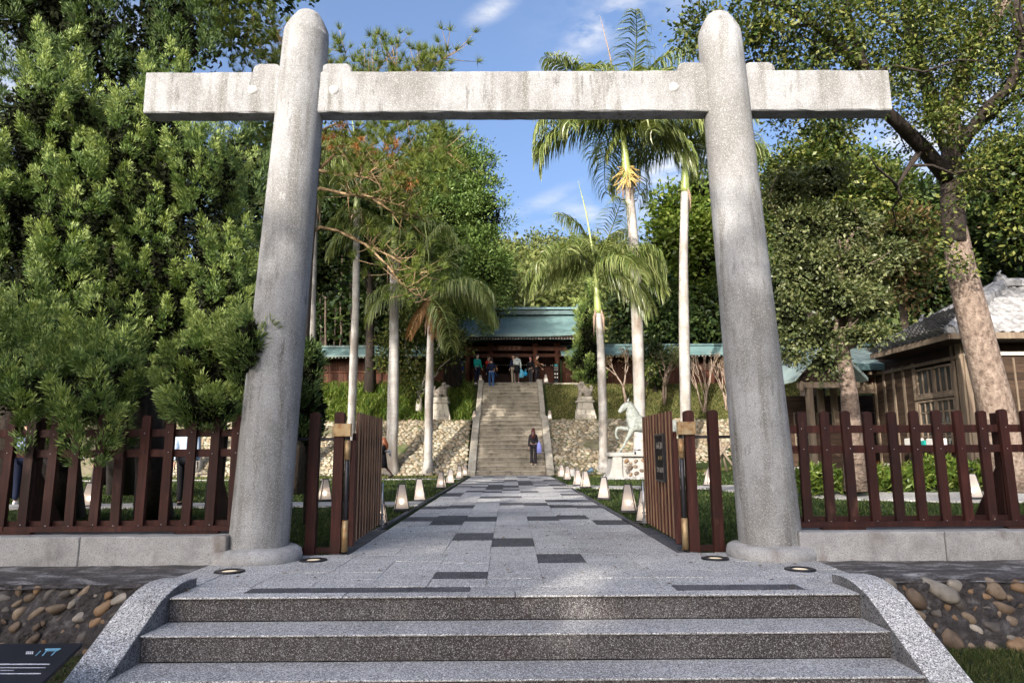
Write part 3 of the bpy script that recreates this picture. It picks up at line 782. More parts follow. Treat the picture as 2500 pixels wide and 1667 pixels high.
tan1, tan2 = Z1 / (Y1 - YS), (Z2 - Z1) / (Y2 - Y1)
for s in (-1, 1):
    for (ya, za, yb, zb, xi, w) in ((YS - .12, .0, Y1, Z1, 1.545, .34), (Y1 + .006, Z1, Y2 + .1, Z2, 1.505, .27)):
        n = 3
        for k in range(n):
            a, b = k / n, (k + 1) / n; g_ = .004
            p = lambda t: (ya + (yb - ya) * t, za + (zb - za) * t + .20)
            (y0, z0), (y1, z1) = p(a), p(b)
            xa, xb = SX + s * xi, SX + s * (xi + w)
            o = MB().prism([(y0 + g_, z0 - .9), (y0 + g_, z0), (y1 - g_, z1), (y1 - g_, z1 - .9)], 'x', min(xa, xb), max(xa, xb)).build('stair_curb', FARSTONE, st)
            bv = o.modifiers.new('Bevel', 'BEVEL'); bv.width = .015
MB().box((SX + 1.64, Y2 + .25, Z2 + .10), (.34, .3, .22), bev=.015).build('newel_block', FARSTONE, st)
MB().box((SX - 1.64, Y2 + .25, Z2 + .06), (.34, .3, .16), bev=.015).build('newel_block', FARSTONE, st)

# ------------------------------------------------------------------ cobbled slope
wall_stones = stone_set(WALLSTONE, 12, 300, 8, 5)
def slope_pt(x, t):
    return Vector((x, YS + .12 + (Y1 - YS - .12) * t, Z1 * t))
sn = Vector((0, -Z1, Y1 - YS)).normalized(); sang = math.atan2(Z1, Y1 - YS)
for s in (-1, 1):
    w = thing('cobbled_slope', ('sunny cobbled slope left of the shrine stairs' if s < 0 else 'sunny cobbled slope right of the shrine stairs, behind the horse'), 'wall', (s * 6, YS, 0))
    xa, xb = 1.95 - s * .0, 22.0
    V = []; Fq = []; n1, n2 = 90, 24
    for j in range(n2 + 1):
        for i in range(n1 + 1):
            x = s * (xa + (xb - xa) * i / n1); p = slope_pt(x, j / n2) + sn * random.uniform(-.015, .02); V.append(p)
    for j in range(n2):
        for i in range(n1):
            a = j * (n1 + 1) + i; q = (a, a + 1, a + n1 + 2, a + n1 + 1); Fq.append(q if s > 0 else q[::-1])
    m = MB(); m.add(V, Fq, True); m.build('mortar_bed', WALLMORTAR, w, fix=False)
    LS = (Y1 - YS) / math.cos(sang)
    rs = random.Random(21 + s); sp = []
    cs = .205
    nxs = int((17 - xa) / cs)
    for j in range(int(LS / cs) + 1):
        for i in range(nxs):
            x = xa + .05 + cs * (i + .5 * (j % 2) + rs.uniform(-.28, .28)); t = (cs * (j + .45 + rs.uniform(-.26, .26))) / LS
            if t > .995 or x < xa: continue
            if math.sin(x * 1.7 + s) + math.sin(t * 9 + x * .8) > 1.62: continue          # overgrown patches
            sp.append((x, t))
    sp.sort(key=lambda q: abs(q[0] - 5.5))
    big = MB(); bv, bf = [], []
    for q, (x, t) in enumerate(sp):
        p = slope_pt(s * x, t) + sn * .012; me = rs.choice(wall_stones)
        r = cs * rs.uniform(.44, .60)
        rot = Matrix.Rotation(sang, 3, 'X') @ Matrix.Rotation(rs.uniform(0, 3.14), 3, 'Z')
        scl = (r * rs.uniform(.95, 1.3), r * rs.uniform(.72, .98), r * .42)
        if q < 290: inst('stone', me, w, p - w.location, rot.to_euler(), scl)
        else:
            mm = rot @ Matrix.Diagonal(scl); base = len(bv)
            bv.extend([mm @ v.co + p for v in me.vertices]); bf.extend([tuple(i + base for i in f.vertices) for f in me.polygons])
    if bv:
        m = MB(); m.add(bv, bf, True); o = m.build('stones', WALLSTONE[0], w, fix=False); tag(o, kind='stuff')
        for mt in WALLSTONE[1:]: o.data.materials.append(mt)
        mi = np.zeros(len(o.data.polygons), dtype=np.int32); per = len(wall_stones[0].polygons)
        mi[:] = (np.arange(len(mi)) // per * 7 // 3) % 4; o.data.polygons.foreach_set('material_index', mi)

# ------------------------------------------------------------------ terrace paving edge
tp = MB().box((0, Y2 + 1.9, Z2 - .04), (9.4, 3.5, .09)).build('terrace', FARSTONE); tag(tp, kind='structure')

# ------------------------------------------------------------------ shrine gate
COPPER = M('green_copper', [(.25, (.070, .130, .130)), (.55, (.130, .215, .21)), (.8, (.23, .325, .315))], scale=1.3, detail=8, rough=.45, spec=.5, streak=[(3.0, (.10, .22, .22), .55, .75, (.6, 2.5, 1)), (6.0, (.36, .46, .45), .62, .8, (1, .25, 1))])
COPPER_D = M('dark_copper', [(.3, (.045, .085, .09)), (.7, (.10, .17, .17))], scale=4, rough=.5, spec=.5)
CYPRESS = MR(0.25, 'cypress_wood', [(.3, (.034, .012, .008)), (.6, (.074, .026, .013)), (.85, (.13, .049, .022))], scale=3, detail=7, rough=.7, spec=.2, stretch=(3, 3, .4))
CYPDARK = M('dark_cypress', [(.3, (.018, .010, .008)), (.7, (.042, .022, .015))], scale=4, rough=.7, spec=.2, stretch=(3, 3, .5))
WHITEEND = M('white_paint', [(.4, (.58, .56, .51)), (.7, (.70, .68, .63))], scale=30, rough=.6)
GLASSD = M('dark_glass', [(.4, (.012, .014, .018)), (.7, (.02, .024, .03))], scale=2, rough=.08, spec=.6)
SILL = M('pale_band', [(.4, (.20, .22, .34)), (.7, (.28, .30, .44))], scale=2, rough=.5)
YG = 39.5
gt = thing('shrine_gate', 'wooden shrine gate with green copper roof at the top of the stairs', 'gatehouse', (0, YG, Z2))
PX = [at(x, 900, YG).x for x in (1142, 1197.5, 1307, 1361)]
ez = at(1250, 819, 38.5).z                     # eave line
for y in (YG, YG + 1.7):
    for x in PX:
        MB().tube([(x, y, Z2), (x, y, ez - .55)], .155, 14).build('post', CYPRESS, gt)
for y in (YG, YG + 1.7):
    MB().box(((PX[0] + PX[3]) / 2, y, ez - .62), (PX[3] - PX[0] + 1.1, .20, .26), bev=.01).build('beam', CYPRESS, gt)
    MB().box(((PX[0] + PX[3]) / 2, y, ez - 1.02), (PX[3] - PX[0] + .5, .16, .20), bev=.01).build('beam', CYPRESS, gt)
for x in PX: MB().box((x, YG + .85, ez - .75), (.15, 1.9, .18)).build('tie_beam', CYPDARK, gt)
for x in PX:
    MB().box((x, YG, ez - .40), (.34, .34, .16), bev=.03).build('bracket', CYPRESS, gt)
# inner back wall: board panels with lattice, half height doors
for i, (a, b) in enumerate(((0, 1), (2, 3))):
    xa, xb = PX[a] + .16, PX[b] - .16
    MB().box(((xa + xb) / 2, YG + .9, Z2 + .55), (xb - xa, .05, 1.1)).build('board_panel', CYPRESS, gt)
    MB().box(((xa + xb) / 2, YG + .88, Z2 + 1.14), (xb - xa, .1, .08)).build('rail', CYPRESS, gt)
    MB().box(((xa + xb) / 2, YG + .88, Z2 + 1.98), (xb - xa, .1, .08)).build('rail', CYPRESS, gt)
    k = 9
    for q in range(k):
        x = xa + (xb - xa) * (q + .5) / k; MB().box((x, YG + .9, Z2 + 1.57), (.035, .04, .76)).build('lattice_bar', CYPRESS, gt)
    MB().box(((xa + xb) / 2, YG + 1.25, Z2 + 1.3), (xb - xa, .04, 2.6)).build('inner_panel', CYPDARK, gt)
for s in (-1, 1):
    xs_ = PX[0] - .0 if s < 0 else PX[3]
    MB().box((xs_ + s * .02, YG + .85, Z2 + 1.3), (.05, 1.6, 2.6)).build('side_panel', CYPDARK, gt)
xa, xb = PX[1] + .16, PX[2] - .16
MB().box(((xa + xb) / 2, YG + 1.7, Z2 + .45), (xb - xa, .06, .9)).build('door_panel', CYPDARK, gt)
MB().box(((xa + xb) / 2, YG + 1.66, Z2 + 1.50), (xb - xa, .1, .10)).build('rail', CYPDARK, gt)
MB().box(((xa + xb) / 2, YG + 1.75, at(1250, 876, YG + 1.7).z), (xb - xa, .04, .26)).build('pale_band', SILL, gt)
for q in range(18):
    x = xa + .08 + (xb - xa - .16) * q / 17; MB().box((x, YG + 1.60, at(1250, 891, YG + 1.6).z), (.058, .05, .062)).build('rafter_end', WHITEEND, gt)
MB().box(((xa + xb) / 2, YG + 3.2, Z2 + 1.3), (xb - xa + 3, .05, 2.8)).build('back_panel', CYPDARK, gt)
for x, z in ((PX[2] + .5, 1.28), (PX[2] + .62, 1.28), (PX[2] + .95, 1.28), (PX[2] + 1.05, 1.28), (PX[0] + .9, 1.28)):
    MB().box((x, YG + .84, Z2 + z), (.05, .03, .06)).build('paper_notice', WHITEEND, gt)
# rafters
rx0, rx1 = -3.85, 4.10
yE, zE = 38.45, ez; yR, zR = 40.75, at(1250, 770, 40.75).z
dr = Vector((0, yR - yE, zR - zE)); ra = math.atan2(dr.z, dr.y)
nr = 48
raf = MB().box((0, .75, 0), (.085, 1.5, .10)).mesh('rafter', CYPRESS); rend = MB().box((0, -.006, 0), (.082, .012, .098)).mesh('rafter_end', WHITEEND)
for q in range(nr):
    x = rx0 + .1 + (rx1 - rx0 - .2) * q / (nr - 1)
    o = inst('rafter', raf, gt, (x, yE + .12 - YG, zE - .16 - Z2), (.25, 0, 0)); inst('rafter_end', rend, o)
MB().box(((rx0 + rx1) / 2, yE + .10, zE - .055), (rx1 - rx0, .12, .07)).build('fascia', CYPDARK, gt)
MB().box(((rx0 + rx1) / 2, yE + .75, zE + .02), (rx1 - rx0 - .1, 1.4, .03), Matrix.Rotation(.25, 3, 'X')).build('soffit', CYPDARK, gt)
# roof: courses of copper sheet, gently curved
def copper_roof(parent, x0, x1, yE, zE, yR, zR, n, mat_, flare=.14, name='roof_course'):
    for k in range(n):
        t0, t1 = k / n, (k + 1.15) / n
        def P(t): t = min(t, 1); return (yE + (yR - yE) * t, zE + (zR - zE) * (t - .22 * t * (1 - t)))
        (ya, za), (yb, zb) = P(t0), P(t1); m = MB(); V = []; ns = 12
        for i in range(ns + 1):
            u = 2 * i / ns - 1; x = x0 + (x1 - x0) * i / ns; f = flare * abs(u) ** 4 * (1 - t0)
            V += [(x, ya, za + f + .016), (x, yb, zb + f + .003), (x, ya, za + f - .010)]
        Fq = []
        for i in range(ns): a = i * 3; Fq += [(a, a + 3, a + 4, a + 1), (a + 2, a + 5, a + 3, a)]
        m.add(V, Fq); m.build(name, mat_, parent, fix=False)
copper_roof(gt, rx0, rx1, yE, zE + .06, yR, zR, 16, COPPER)
mm = MB(); ns = 12
V = []
for i in range(ns + 1):
    u = 2 * i / ns - 1; x = rx0 + (rx1 - rx0) * i / ns; f = .14 * abs(u) ** 4
    V += [(x, yE - .015, zE - .08 + f), (x, yE - .015, zE + .085 + f), (x, yE + .2, zE - .06 + f), (x, yE + .12, zE + .12 + f)]
Fq = []
for i in range(ns): a = i * 4; Fq += [(a, a + 4, a + 5, a + 1), (a + 2, a + 6, a + 4, a), (a + 1, a + 5, a + 7, a + 3)]
mm.add(V, Fq); mm.build('eave_edge', COPPER, gt)
MB().prism([(yR - .05, zR - .05), (2 * yR - yE, zE), (2 * yR - yE, zE - .1), (yR, zR - .15)], 'x', rx0, rx1).build('roof_back', COPPER, gt)
for xg in (rx0 + .25, rx1 - .25): MB().prism([(yE + .5, zE), (yR, zR - .1), (2 * yR - yE - .5, zE)], 'x', xg - .04, xg + .04).build('gable_panel', CYPDARK, gt)
rt = at(1250, 753, yR).z
MB().box(((rx0 + rx1) / 2, yR, zR + .04), (rx1 - rx0 - .3, .62, .10), bev=.01).build('ridge_base', COPPER_D, gt)
MB().box(((rx0 + rx1) / 2, yR, (zR + rt) / 2 + .02), (rx1 - rx0 - .5, .42, rt - zR - .16), bev=.01).build('ridge_box', COPPER_D, gt)
MB().prism([(yR - .36, rt - .13), (yR - .34, rt - .03), (yR, rt + .08), (yR + .34, rt - .03), (yR + .36, rt - .13)], 'x', rx0 - .05, rx1 + .05).build('ridge_cap', COPPER, gt)
for x in (rx0 - .02, rx1 + .02): MB().prism([(yR - .45, rt - .75), (yR - .40, rt + .10), (yR, rt + .24), (yR + .40, rt + .10), (yR + .45, rt - .75)], 'x', x - .06, x + .06).build('ridge_end', COPPER, gt)
MB().box(((rx0 + rx1) / 2, YG + 1.4, ez - .27), (rx1 - rx0 - .3, 3.4, .04)).build('ceiling_board', CYPDARK, gt)
# name board over the opening
pb = thing('plaque', 'weathered name plaque under the gate eaves', 'plaque', ((PX[1] + PX[2]) / 2 - .18, YG - .22, ez - .62))
PLQ = M('plaque_wood', [(.3, (.10, .055, .035)), (.7, (.19, .115, .08))], scale=6, rough=.7)
MB().box((0, 0, 0), (1.42, .06, .30), Matrix.Rotation(-.22, 3, 'X'), bev=.01).build('board', CYPRESS, pb, world=False)
rs = random.Random(9)
for k in range(5):
    m = MB(); cx = -.52 + k * .26
    for _ in range(4): m.box((cx + rs.uniform(-.02, .02), -.036, rs.uniform(-.09, .09)), (rs.uniform(.1, .2), .012, .022))
    for _ in range(3): m.box((cx + rs.uniform(-.08, .08), -.036, rs.uniform(-.02, .02)), (.024, .012, rs.uniform(.12, .21)))
    o = m.build('character', PLQ, pb, world=False); o.rotation_euler = (-.22, 0, 0)

# black standing sign beside the gate
ss = thing('standing_sign', 'tall black sign board with a teal roof symbol beside the gate', 'sign', (at(1358, 933, 39.0).x, 39.0, Z2))
MB().box((0, 0, .62), (.32, .05, 1.22), bev=.006).build('board', SIGNBLACK, ss, world=False)
MB().box((0, .02, .03), (.4, .2, .06), bev=.006).build('foot', DARKMETAL, ss, world=False)
TEAL = M('teal_print', [(.4, (.02, .36, .36)), (.7, (.04, .46, .45))], scale=20, rough=.5)
m = MB(); m.box((0, -.029, 1.11), (.22, .004, .03)); m.box((0, -.029, 1.15), (.12, .004, .03)); m.box((-.05, -.029, 1.075), (.03, .004, .04)); m.box((.05, -.029, 1.075), (.03, .004, .04)); m.build('roof_symbol', TEAL, ss, world=False)
m = MB()
for r_, z in ((4, .99), (4, .91)):
    for q in range(4):
        cx = -.09 + .06 * q; m.box((cx, -.029, z), (.036, .004, .009)); m.box((cx, -.029, z + .02), (.036, .004, .008))
m.box((0, -.029, .83), (.22, .004, .012)); m.build('lettering', WHITEEND, ss, world=False)
m = MB()
for x in (-.065, .065):
    for z in (.62, .42):
        V = [(x, -.029, z)] + [(x + .036 * math.cos(6.283 * q / 12), -.029, z + .044 * math.sin(6.283 * q / 12)) for q in range(12)]; m.add(V, [(0, 1 + (q + 1) % 12, 1 + q) for q in range(12)])
m.build('round_mark', WHITEEND, ss, world=False)
MB().box((0, -.029, .17), (.18, .004, .014)).build('lettering', TEAL, ss, world=False)

# ------------------------------------------------------------------ roofed board walls on either side
for s in (-1, 1):
    xa, xb = (rx0 - 9.5, PX[0] - .35) if s < 0 else (PX[3] + .3, rx1 + 12)
    yw = 40.0
    cw = thing('roofed_wall', ('long board wall with a green copper roof left of the shrine gate' if s < 0 else 'long board wall with a green copper roof right of the shrine gate'), 'wall', ((xa + xb) / 2, yw, Z2))
    zt, ze = at(1250, 846, yw).z, at(1250, 866, yw - .8).z
    n = int((xb - xa) / .30)
    bm_lo = MB().box((0, 0, 0), (.288, .03, .78), bev=.004).mesh('board', CYPRESS); bm_hi = MB().box((0, 0, 0), (.05, .035, 1.15)).mesh('slat', CYPRESS)
    for k in range(n):
        x = xa + .15 + k * .30; inst('board', bm_lo, cw, (x - cw.location.x, random.uniform(-.004, .004), .48))
        for q in (0, .1, .2): inst('slat', bm_hi, cw, (x + q - .1 - cw.location.x, 0, 1.46)) if abs(x) < 11.5 else None
    MB().box(((xa + xb) / 2, yw + .05, Z2 + 1.46), (xb - xa, .02, 1.2)).build('back_board', CYPDARK, cw)
    for z, h in ((.06, .12), (.90, .10), (2.07, .16)): MB().box(((xa + xb) / 2, yw - .02, Z2 + z), (xb - xa, .12, h), bev=.008).build('rail', CYPRESS, cw)
    for k in range(int((xb - xa) / 1.9) + 1): MB().box((xa + .08 + 1.9 * k, yw - .01, Z2 + 1.05), (.16, .17, 2.1), bev=.01).build('post', CYPRESS, cw)
    rr = MB().box((0, .35, 0), (.065, .7, .075)).mesh('rafter', CYPRESS); re = MB().box((0, -.006, 0), (.062, .012, .072)).mesh('rafter_end', WHITEEND)
    k = 0; x = xa + .1
    while x < xb - .05:
        o = inst('rafter', rr, cw, (x - cw.location.x, -.82, ze - .12 - Z2), (.22, 0, 0)); inst('rafter_end', re, o); x += .20
    copper_roof(cw, xa - .1, xb + .1, yw - .92, ze, yw, zt, 5, COPPER, flare=0)
    MB().box(((xa + xb) / 2, yw - .925, ze - .045), (xb - xa + .2, .03, .09)).build('eave_edge', COPPER, cw)
    MB().prism([(yw - .9, ze - .03), (yw, zt - .03), (yw + .9, ze - .03), (yw + .9, ze - .08), (yw, zt - .1), (yw - .9, ze - .08)], 'x', xa - .08, xb + .08).build('roof_deck', CYPDARK, cw)
    MB().box(((xa + xb) / 2, yw, zt + .04), (xb - xa + .2, .26, .13), bev=.01).build('ridge', COPPER_D, cw)
# ------------------------------------------------------------------ lanterns
PAPER = bpy.data.materials.new('lantern_paper'); PAPER.use_nodes = True
def _paper():
    n, l = PAPER.node_tree.nodes, PAPER.node_tree.links; n.clear()
    o = n.new('ShaderNodeOutputMaterial'); d = n.new('ShaderNodeBsdfDiffuse'); t = n.new('ShaderNodeBsdfTranslucent'); tr = n.new('ShaderNodeBsdfTransparent')
    d.inputs[0].default_value = (.46, .42, .40, 1); t.inputs[0].default_value = (.56, .50, .45, 1); tr.inputs[0].default_value = (1, .93, .85, 1)
    m1 = n.new('ShaderNodeMixShader'); m1.inputs[0].default_value = .45; l.new(d.outputs[0], m1.inputs[1]); l.new(t.outputs[0], m1.inputs[2])
    m2 = n.new('ShaderNodeMixShader'); m2.inputs[0].default_value = .12; l.new(m1.outputs[0], m2.inputs[1]); l.new(tr.outputs[0], m2.inputs[2]); l.new(m2.outputs[0], o.inputs[0])
_paper()
BULB = MEMIT('lantern_bulb', (1, .86, .68), 9)
def make_lantern():
    t = thing('paper_lantern', 'x', 'lantern', (0, 0, 0), 0, 'paper lanterns along the path')
    b, tp, h = .125, .052, .425
    z0 = .03
    m = MB()
    for sx in (-1, 1):
        for sy in (-1, 1): m.tube([(sx * b, sy * b, .0), (sx * tp, sy * tp, z0 + h)], .0075, 5)
    for z, r in ((z0, b - .004), (z0 + h, tp)):
        for a in range(4):
            q = [(r, r), (-r, r), (-r, -r), (r, -r)]; m.tube([(*q[a], z), (*q[(a + 1) % 4], z)], .0075, 5)
    m.build('frame', DARKMETAL, t, world=False)
    MB().box((0, 0, .012), (2 * b + .03, 2 * b + .03, .024), bev=.004).build('base', DARKMETAL, t, world=False)
    pm = MB(); q0, q1 = b - .003, tp - .001
    pm.add([(-q0, -q0, z0), (q0, -q0, z0), (q1, -q1, z0 + h), (-q1, -q1, z0 + h)], [(0, 1, 2, 3)]); pme = pm.mesh('panel', PAPER)
    for a in range(4): inst('panel', pme, t, (0, 0, 0), (0, 0, a * math.pi / 2))
    m = MB(); m.tube([(-.038, 0, z0 + h), (-.042, 0, z0 + h + .075), (-.03, 0, z0 + h + .092), (.03, 0, z0 + h + .092), (.042, 0, z0 + h + .075), (.038, 0, z0 + h)], .006, 5); m.build('handle', DARKMETAL, t, world=False)
    MB().ellipsoid((0, 0, .155), (.036, .036, .045), 10, 7).build('bulb', BULB, t, world=False)
    MB().tube([(0, 0, .024), (0, 0, .115)], .012, 6).build('bulb_holder', DARKMETAL, t, world=False)
    return t
def lwin(p): return (p.x, p.y, float(terrain(p.x, p.y)) + .03)
LAMPS = [('lantern left of the path, the first one past the gate leaf', dg(922, 1172), .35), ('lantern left of the path, second from the gate leaf', dg(964, 1150), .1), ('lantern left of the path, third from the gate leaf', dg(1013, 1121), -.1),
         ('lantern left of the path, third from the shrine stairs', dg(1033.5, 1110), .15), ('lantern left of the path, second from the shrine stairs', dg(1055, 1099), -.1), ('lantern left of the path, closest to the shrine stairs', dg(1068, 1094), 0),
         ('lantern right of the path, the first one past the notice gate', dg(1445, 1176), -.3), ('lantern right of the path, second from the notice gate', dg(1387, 1146), -.2), ('lantern right of the path, third from the notice gate', dg(1345, 1120), .1),
         ('lantern right of the path, third from the shrine stairs', dg(1327, 1115), .1), ('lantern right of the path, second from the shrine stairs', dg(1303, 1102), 0), ('lantern right of the path, closest to the shrine stairs', dg(1289, 1096), .1),
         ('lantern on the left lawn by the side path, seen between the gate posts', dg(745, 1150), .5), ('lantern by the side path behind the left picket fence', dg(203, 1163), .3),
         ('lantern half hidden behind the tip of the left gate leaf', dg(869, 1204), .2), ('lantern half hidden behind the tip of the notice gate leaf', dg(1482, 1200), -.2),
         ('lantern on the curved path behind the right picket fence', dg(2240, 1158), -.35), ('lantern behind the right gate post, near the wooden stakes', dg(1630, 1119), .2)]
lam0 = None
for i, (lab, p, rz) in enumerate(LAMPS):
    t = make_lantern() if lam0 is None else copy_tree(lam0)
    if lam0 is None: lam0 = t
    t['label'] = ('lit paper ' + lab); t.location = lwin(p); t.rotation_euler = (random.uniform(-.035, .035), random.uniform(-.035, .035), rz + random.uniform(-.12, .12))
    if p.y > 25: t.scale = (1.05, 1.05, 1.08)
for lab, px, py, Y, dz in (('pale paper lantern on the cobbled ledge left of the shrine stairs', 1158, 1020, Y1 + .15, 0), ('pale paper lantern on the cobbled ledge right of the shrine stairs', 1342, 1018, Y1 + .15, 0),
                           ('paper lantern at the feet of the man in the teal jacket', 1173, 934, Y2 + .6, 0), ('paper lantern right of the stair head, below the standing sign', 1332.5, 937, Y2 + .35, 0)):
    q = at(px, py, Y); t = copy_tree(lam0); t['label'] = lab; t.location = (q.x, Y, float(terrain(q.x, Y)) + .02 if Y < Y2 else Z2 + .006); t.rotation_euler = (0, 0, random.uniform(-.15, .15)); t.scale = (1.05, 1.05, 1.12)
m = thing('lantern_base', 'pale stone pad under the lantern right of the stair head', 'pad', (at(1338, 937, Y2 + .3).x, Y2 + .35, Z2 - .1))
MB().box((0, 0, .05), (.62, .4, .1), bev=.01).build('pad', PATHCON, m, world=False)
bpy.data.objects['lantern_base'].name = 'stone_pad'

# ------------------------------------------------------------------ people
def skin_obj(name, V, E, Rr, mat_, parent, sub=1, root=0):
    me = bpy.data.meshes.new(name); me.from_pydata([tuple(v) for v in V], E, []); me.materials.append(mat_)
    o = inst(name, me, parent)
    md = o.modifiers.new('Skin', 'SKIN'); md.use_smooth_shade = True
    sv = me.skin_vertices[0].data
    for i, r in enumerate(Rr): sv[i].radius = r if isinstance(r, tuple) else (r, r)
    sv[root].use_root = True
    if sub: sm = o.modifiers.new('Subdivision', 'SUBSURF'); sm.levels = sub; sm.render_levels = sub
    return o
def CLOTH(name, c, c2=None, rough=.8): return M('cloth_' + name, [(.35, c), (.7, c2 or tuple(x * 1.35 for x in c))], scale=14, rough=rough, spec=.15, bump=(30, .35, .01))
SKIN = M('skin', [(.4, (.52, .31, .22)), (.7, (.60, .38, .28))], scale=12, rough=.55)
HAIRB = M('dark_hair', [(.4, (.012, .009, .008)), (.7, (.03, .02, .016))], scale=40, rough=.4, spec=.5)
HAIRR = M('auburn_hair', [(.4, (.06, .014, .010)), (.7, (.13, .032, .018))], scale=40, rough=.4, spec=.5)
HAIRO = M('orange_hair', [(.4, (.24, .06, .015)), (.7, (.38, .11, .03))], scale=40, rough=.4, spec=.5)
MASKM = M('mask_white', [(.4, (.75, .76, .78)), (.7, (.82, .83, .85))], scale=20, rough=.8)
def rotx(v, a): c, s = math.cos(a), math.sin(a); return Vector((v.x, v.y * c - v.z * s, v.y * s + v.z * c))
def person(label, loc, rz, h, top, bottom, hair=HAIRB, legs=((0, 0), (0, 0)), arms=((0, 10, 6), (0, 10, 6)), style='trousers', longhair=False, mask=None, shoes=None, lean=0.0, collar=0, group=None, sleeves=True, bare_legs=None, hood=False, slim=1.0, head_turn=0.0):
    """faces +y at rz 0. legs: (thigh swing forward, knee bend) degrees left, right; arms: (swing forward, elbow bend, splay)"""
    t = thing('person', label, 'person', loc, rz, group); k = h / 1.70; t.scale = (k, k, k)
    J = {'pel': Vector((0, 0, .93)), 'wai': Vector((0, .005, 1.10)), 'che': Vector((0, 0, 1.27)), 'nb': Vector((0, -.01, 1.42)), 'ne': Vector((0, .005, 1.49)), 'he': Vector((0, .02, 1.585)), 'ht': Vector((0, .012, 1.655))}
    if lean:
        for q in ('wai', 'che', 'nb', 'ne', 'he', 'ht'): J[q] = rotx(J[q] - J['pel'], -lean) + J['pel']
    up = rotx(Vector((0, 0, 1)), -lean)
    feet = []
    for i, s in ((0, -1), (1, 1)):
        sw, kb = (R_(a) for a in legs[i])
        hip = Vector((s * .088, 0, .90)); kn = hip + rotx(Vector((0, 0, -.43)), sw); an = kn + rotx(Vector((0, 0, -.40)), sw - kb)
        J['h%d' % i], J['k%d' % i], J['a%d' % i] = hip, kn, an; J['t%d' % i] = an + rotx(Vector((0, .135, -.035)), (sw - kb) * .4)
        feet.append(an.z)
        asw, eb, sp = (R_(a) for a in arms[i])
        sh = J['che'] + up * .115 + Vector((s * .165 * slim, 0, 0)); d = rotx(Vector((s * math.sin(sp), 0, -math.cos(sp))), asw)
        el = sh + d * .275; d2 = rotx(Vector((s * math.sin(sp) * .4, 0, -math.cos(sp))), asw + eb); wr = el + d2 * .245
        J['s%d' % i], J['e%d' % i], J['w%d' % i] = sh, el, wr; J['d%d' % i] = d2
    dz = .075 - min(feet)
    for q in J:
        if q[0] != 'd': J[q] = J[q] + Vector((0, 0, dz))
    def graph(keys, edges, rad):
        idx = {q: i for i, q in enumerate(keys)}; return [J[q] for q in keys], [(idx[a], idx[b]) for a, b in edges], [rad[q] for q in keys]
    sl = slim
    rad = dict(pel=(.125 * sl, .095), wai=(.105 * sl, .08), che=(.135 * sl, .095), nb=(.075, .065), ne=.05, he=(.078, .092), ht=(.06, .07))
    for i in '01': rad.update({'h' + i: .085 * sl, 'k' + i: .055, 'a' + i: .04, 't' + i: .03, 's' + i: .05, 'e' + i: .04, 'w' + i: .028})
    keys = list(rad); E = [('pel', 'wai'), ('wai', 'che'), ('che', 'nb'), ('nb', 'ne'), ('ne', 'he'), ('he', 'ht')]
    for i in '01': E += [('pel', 'h' + i), ('h' + i, 'k' + i), ('k' + i, 'a' + i), ('a' + i, 't' + i), ('che', 's' + i), ('s' + i, 'e' + i), ('e' + i, 'w' + i)]
    V, EE, rr = graph(keys, E, rad); skin_obj('body', V, EE, rr, bare_legs or SKIN, t)
    # head with face
    hc = (J['he'] + J['ht']) / 2; rzm = Matrix.Rotation(head_turn, 3, 'Z')
    m = MB(); m.ellipsoid(hc - up * .008, (.077, .094, .112), 14, 10, rzm); f = rzm @ Vector((0, 1, 0))
    m.ellipsoid(hc + f * .096 - up * .02, (.013, .018, .022), 6, 5, rzm)
    for s in (-1, 1): m.ellipsoid(hc + rzm @ Vector((s * .078, -.005, -.01)), (.012, .024, .034), 6, 5, rzm)
    m.ellipsoid(hc + f * .083 - up * .063, (.026, .012, .009), 8, 4, rzm)
    m.build('head', SKIN, t, world=False)
    for s in (-1, 1): MB().ellipsoid(hc + rzm @ Vector((s * .031, .084, .004)), (.012, .008, .008), 6, 4).build('eye', HAIRB, t, world=False)
    if mask: MB().ellipsoid(hc + f * .058 - up * .048, (.062, .055, .05), 10, 7, rzm).build('mask', mask, t, world=False)
    m = MB(); m.ellipsoid(hc - f * .016 + up * .022, (.091, .100, .112), 14, 9, rzm)
    if longhair:
        m.tube([hc - f * .03 + up * .03, hc - f * .065 - up * .07, hc - f * .10 - up * .19, hc - f * .115 - up * .31, hc - f * .115 - up * .40], [.085, .098, .11, .095, .03], 12, squash=.62 if False else None)
    m.build('hair', hair, t, world=False)
    # top garment
    r2 = dict(pel=(.150 * sl, .118), wai=(.128 * sl, .102), che=(.158 * sl, .118), nb=(.088, .078))
    for i in '01': r2.update({'s' + i: .071, 'e' + i: .056, 'w' + i: .043})
    kk = list(r2); E2 = [('pel', 'wai'), ('wai', 'che'), ('che', 'nb')]
    for i in '01': E2 += [('che', 's' + i), ('s' + i, 'e' + i)] + ([('e' + i, 'w' + i)] if sleeves else [])
    if not sleeves: kk = [q for q in kk if q[0] != 'w' or q == 'wai']
    V, EE, rr = graph(kk, E2, r2); skin_obj('jacket' if sleeves else 'shirt', V, EE, rr, top, t)
    if hood: MB().ellipsoid(J['nb'] - f * .085 - up * .02, (.11, .06, .085), 10, 7).build('hood', top, t, world=False)
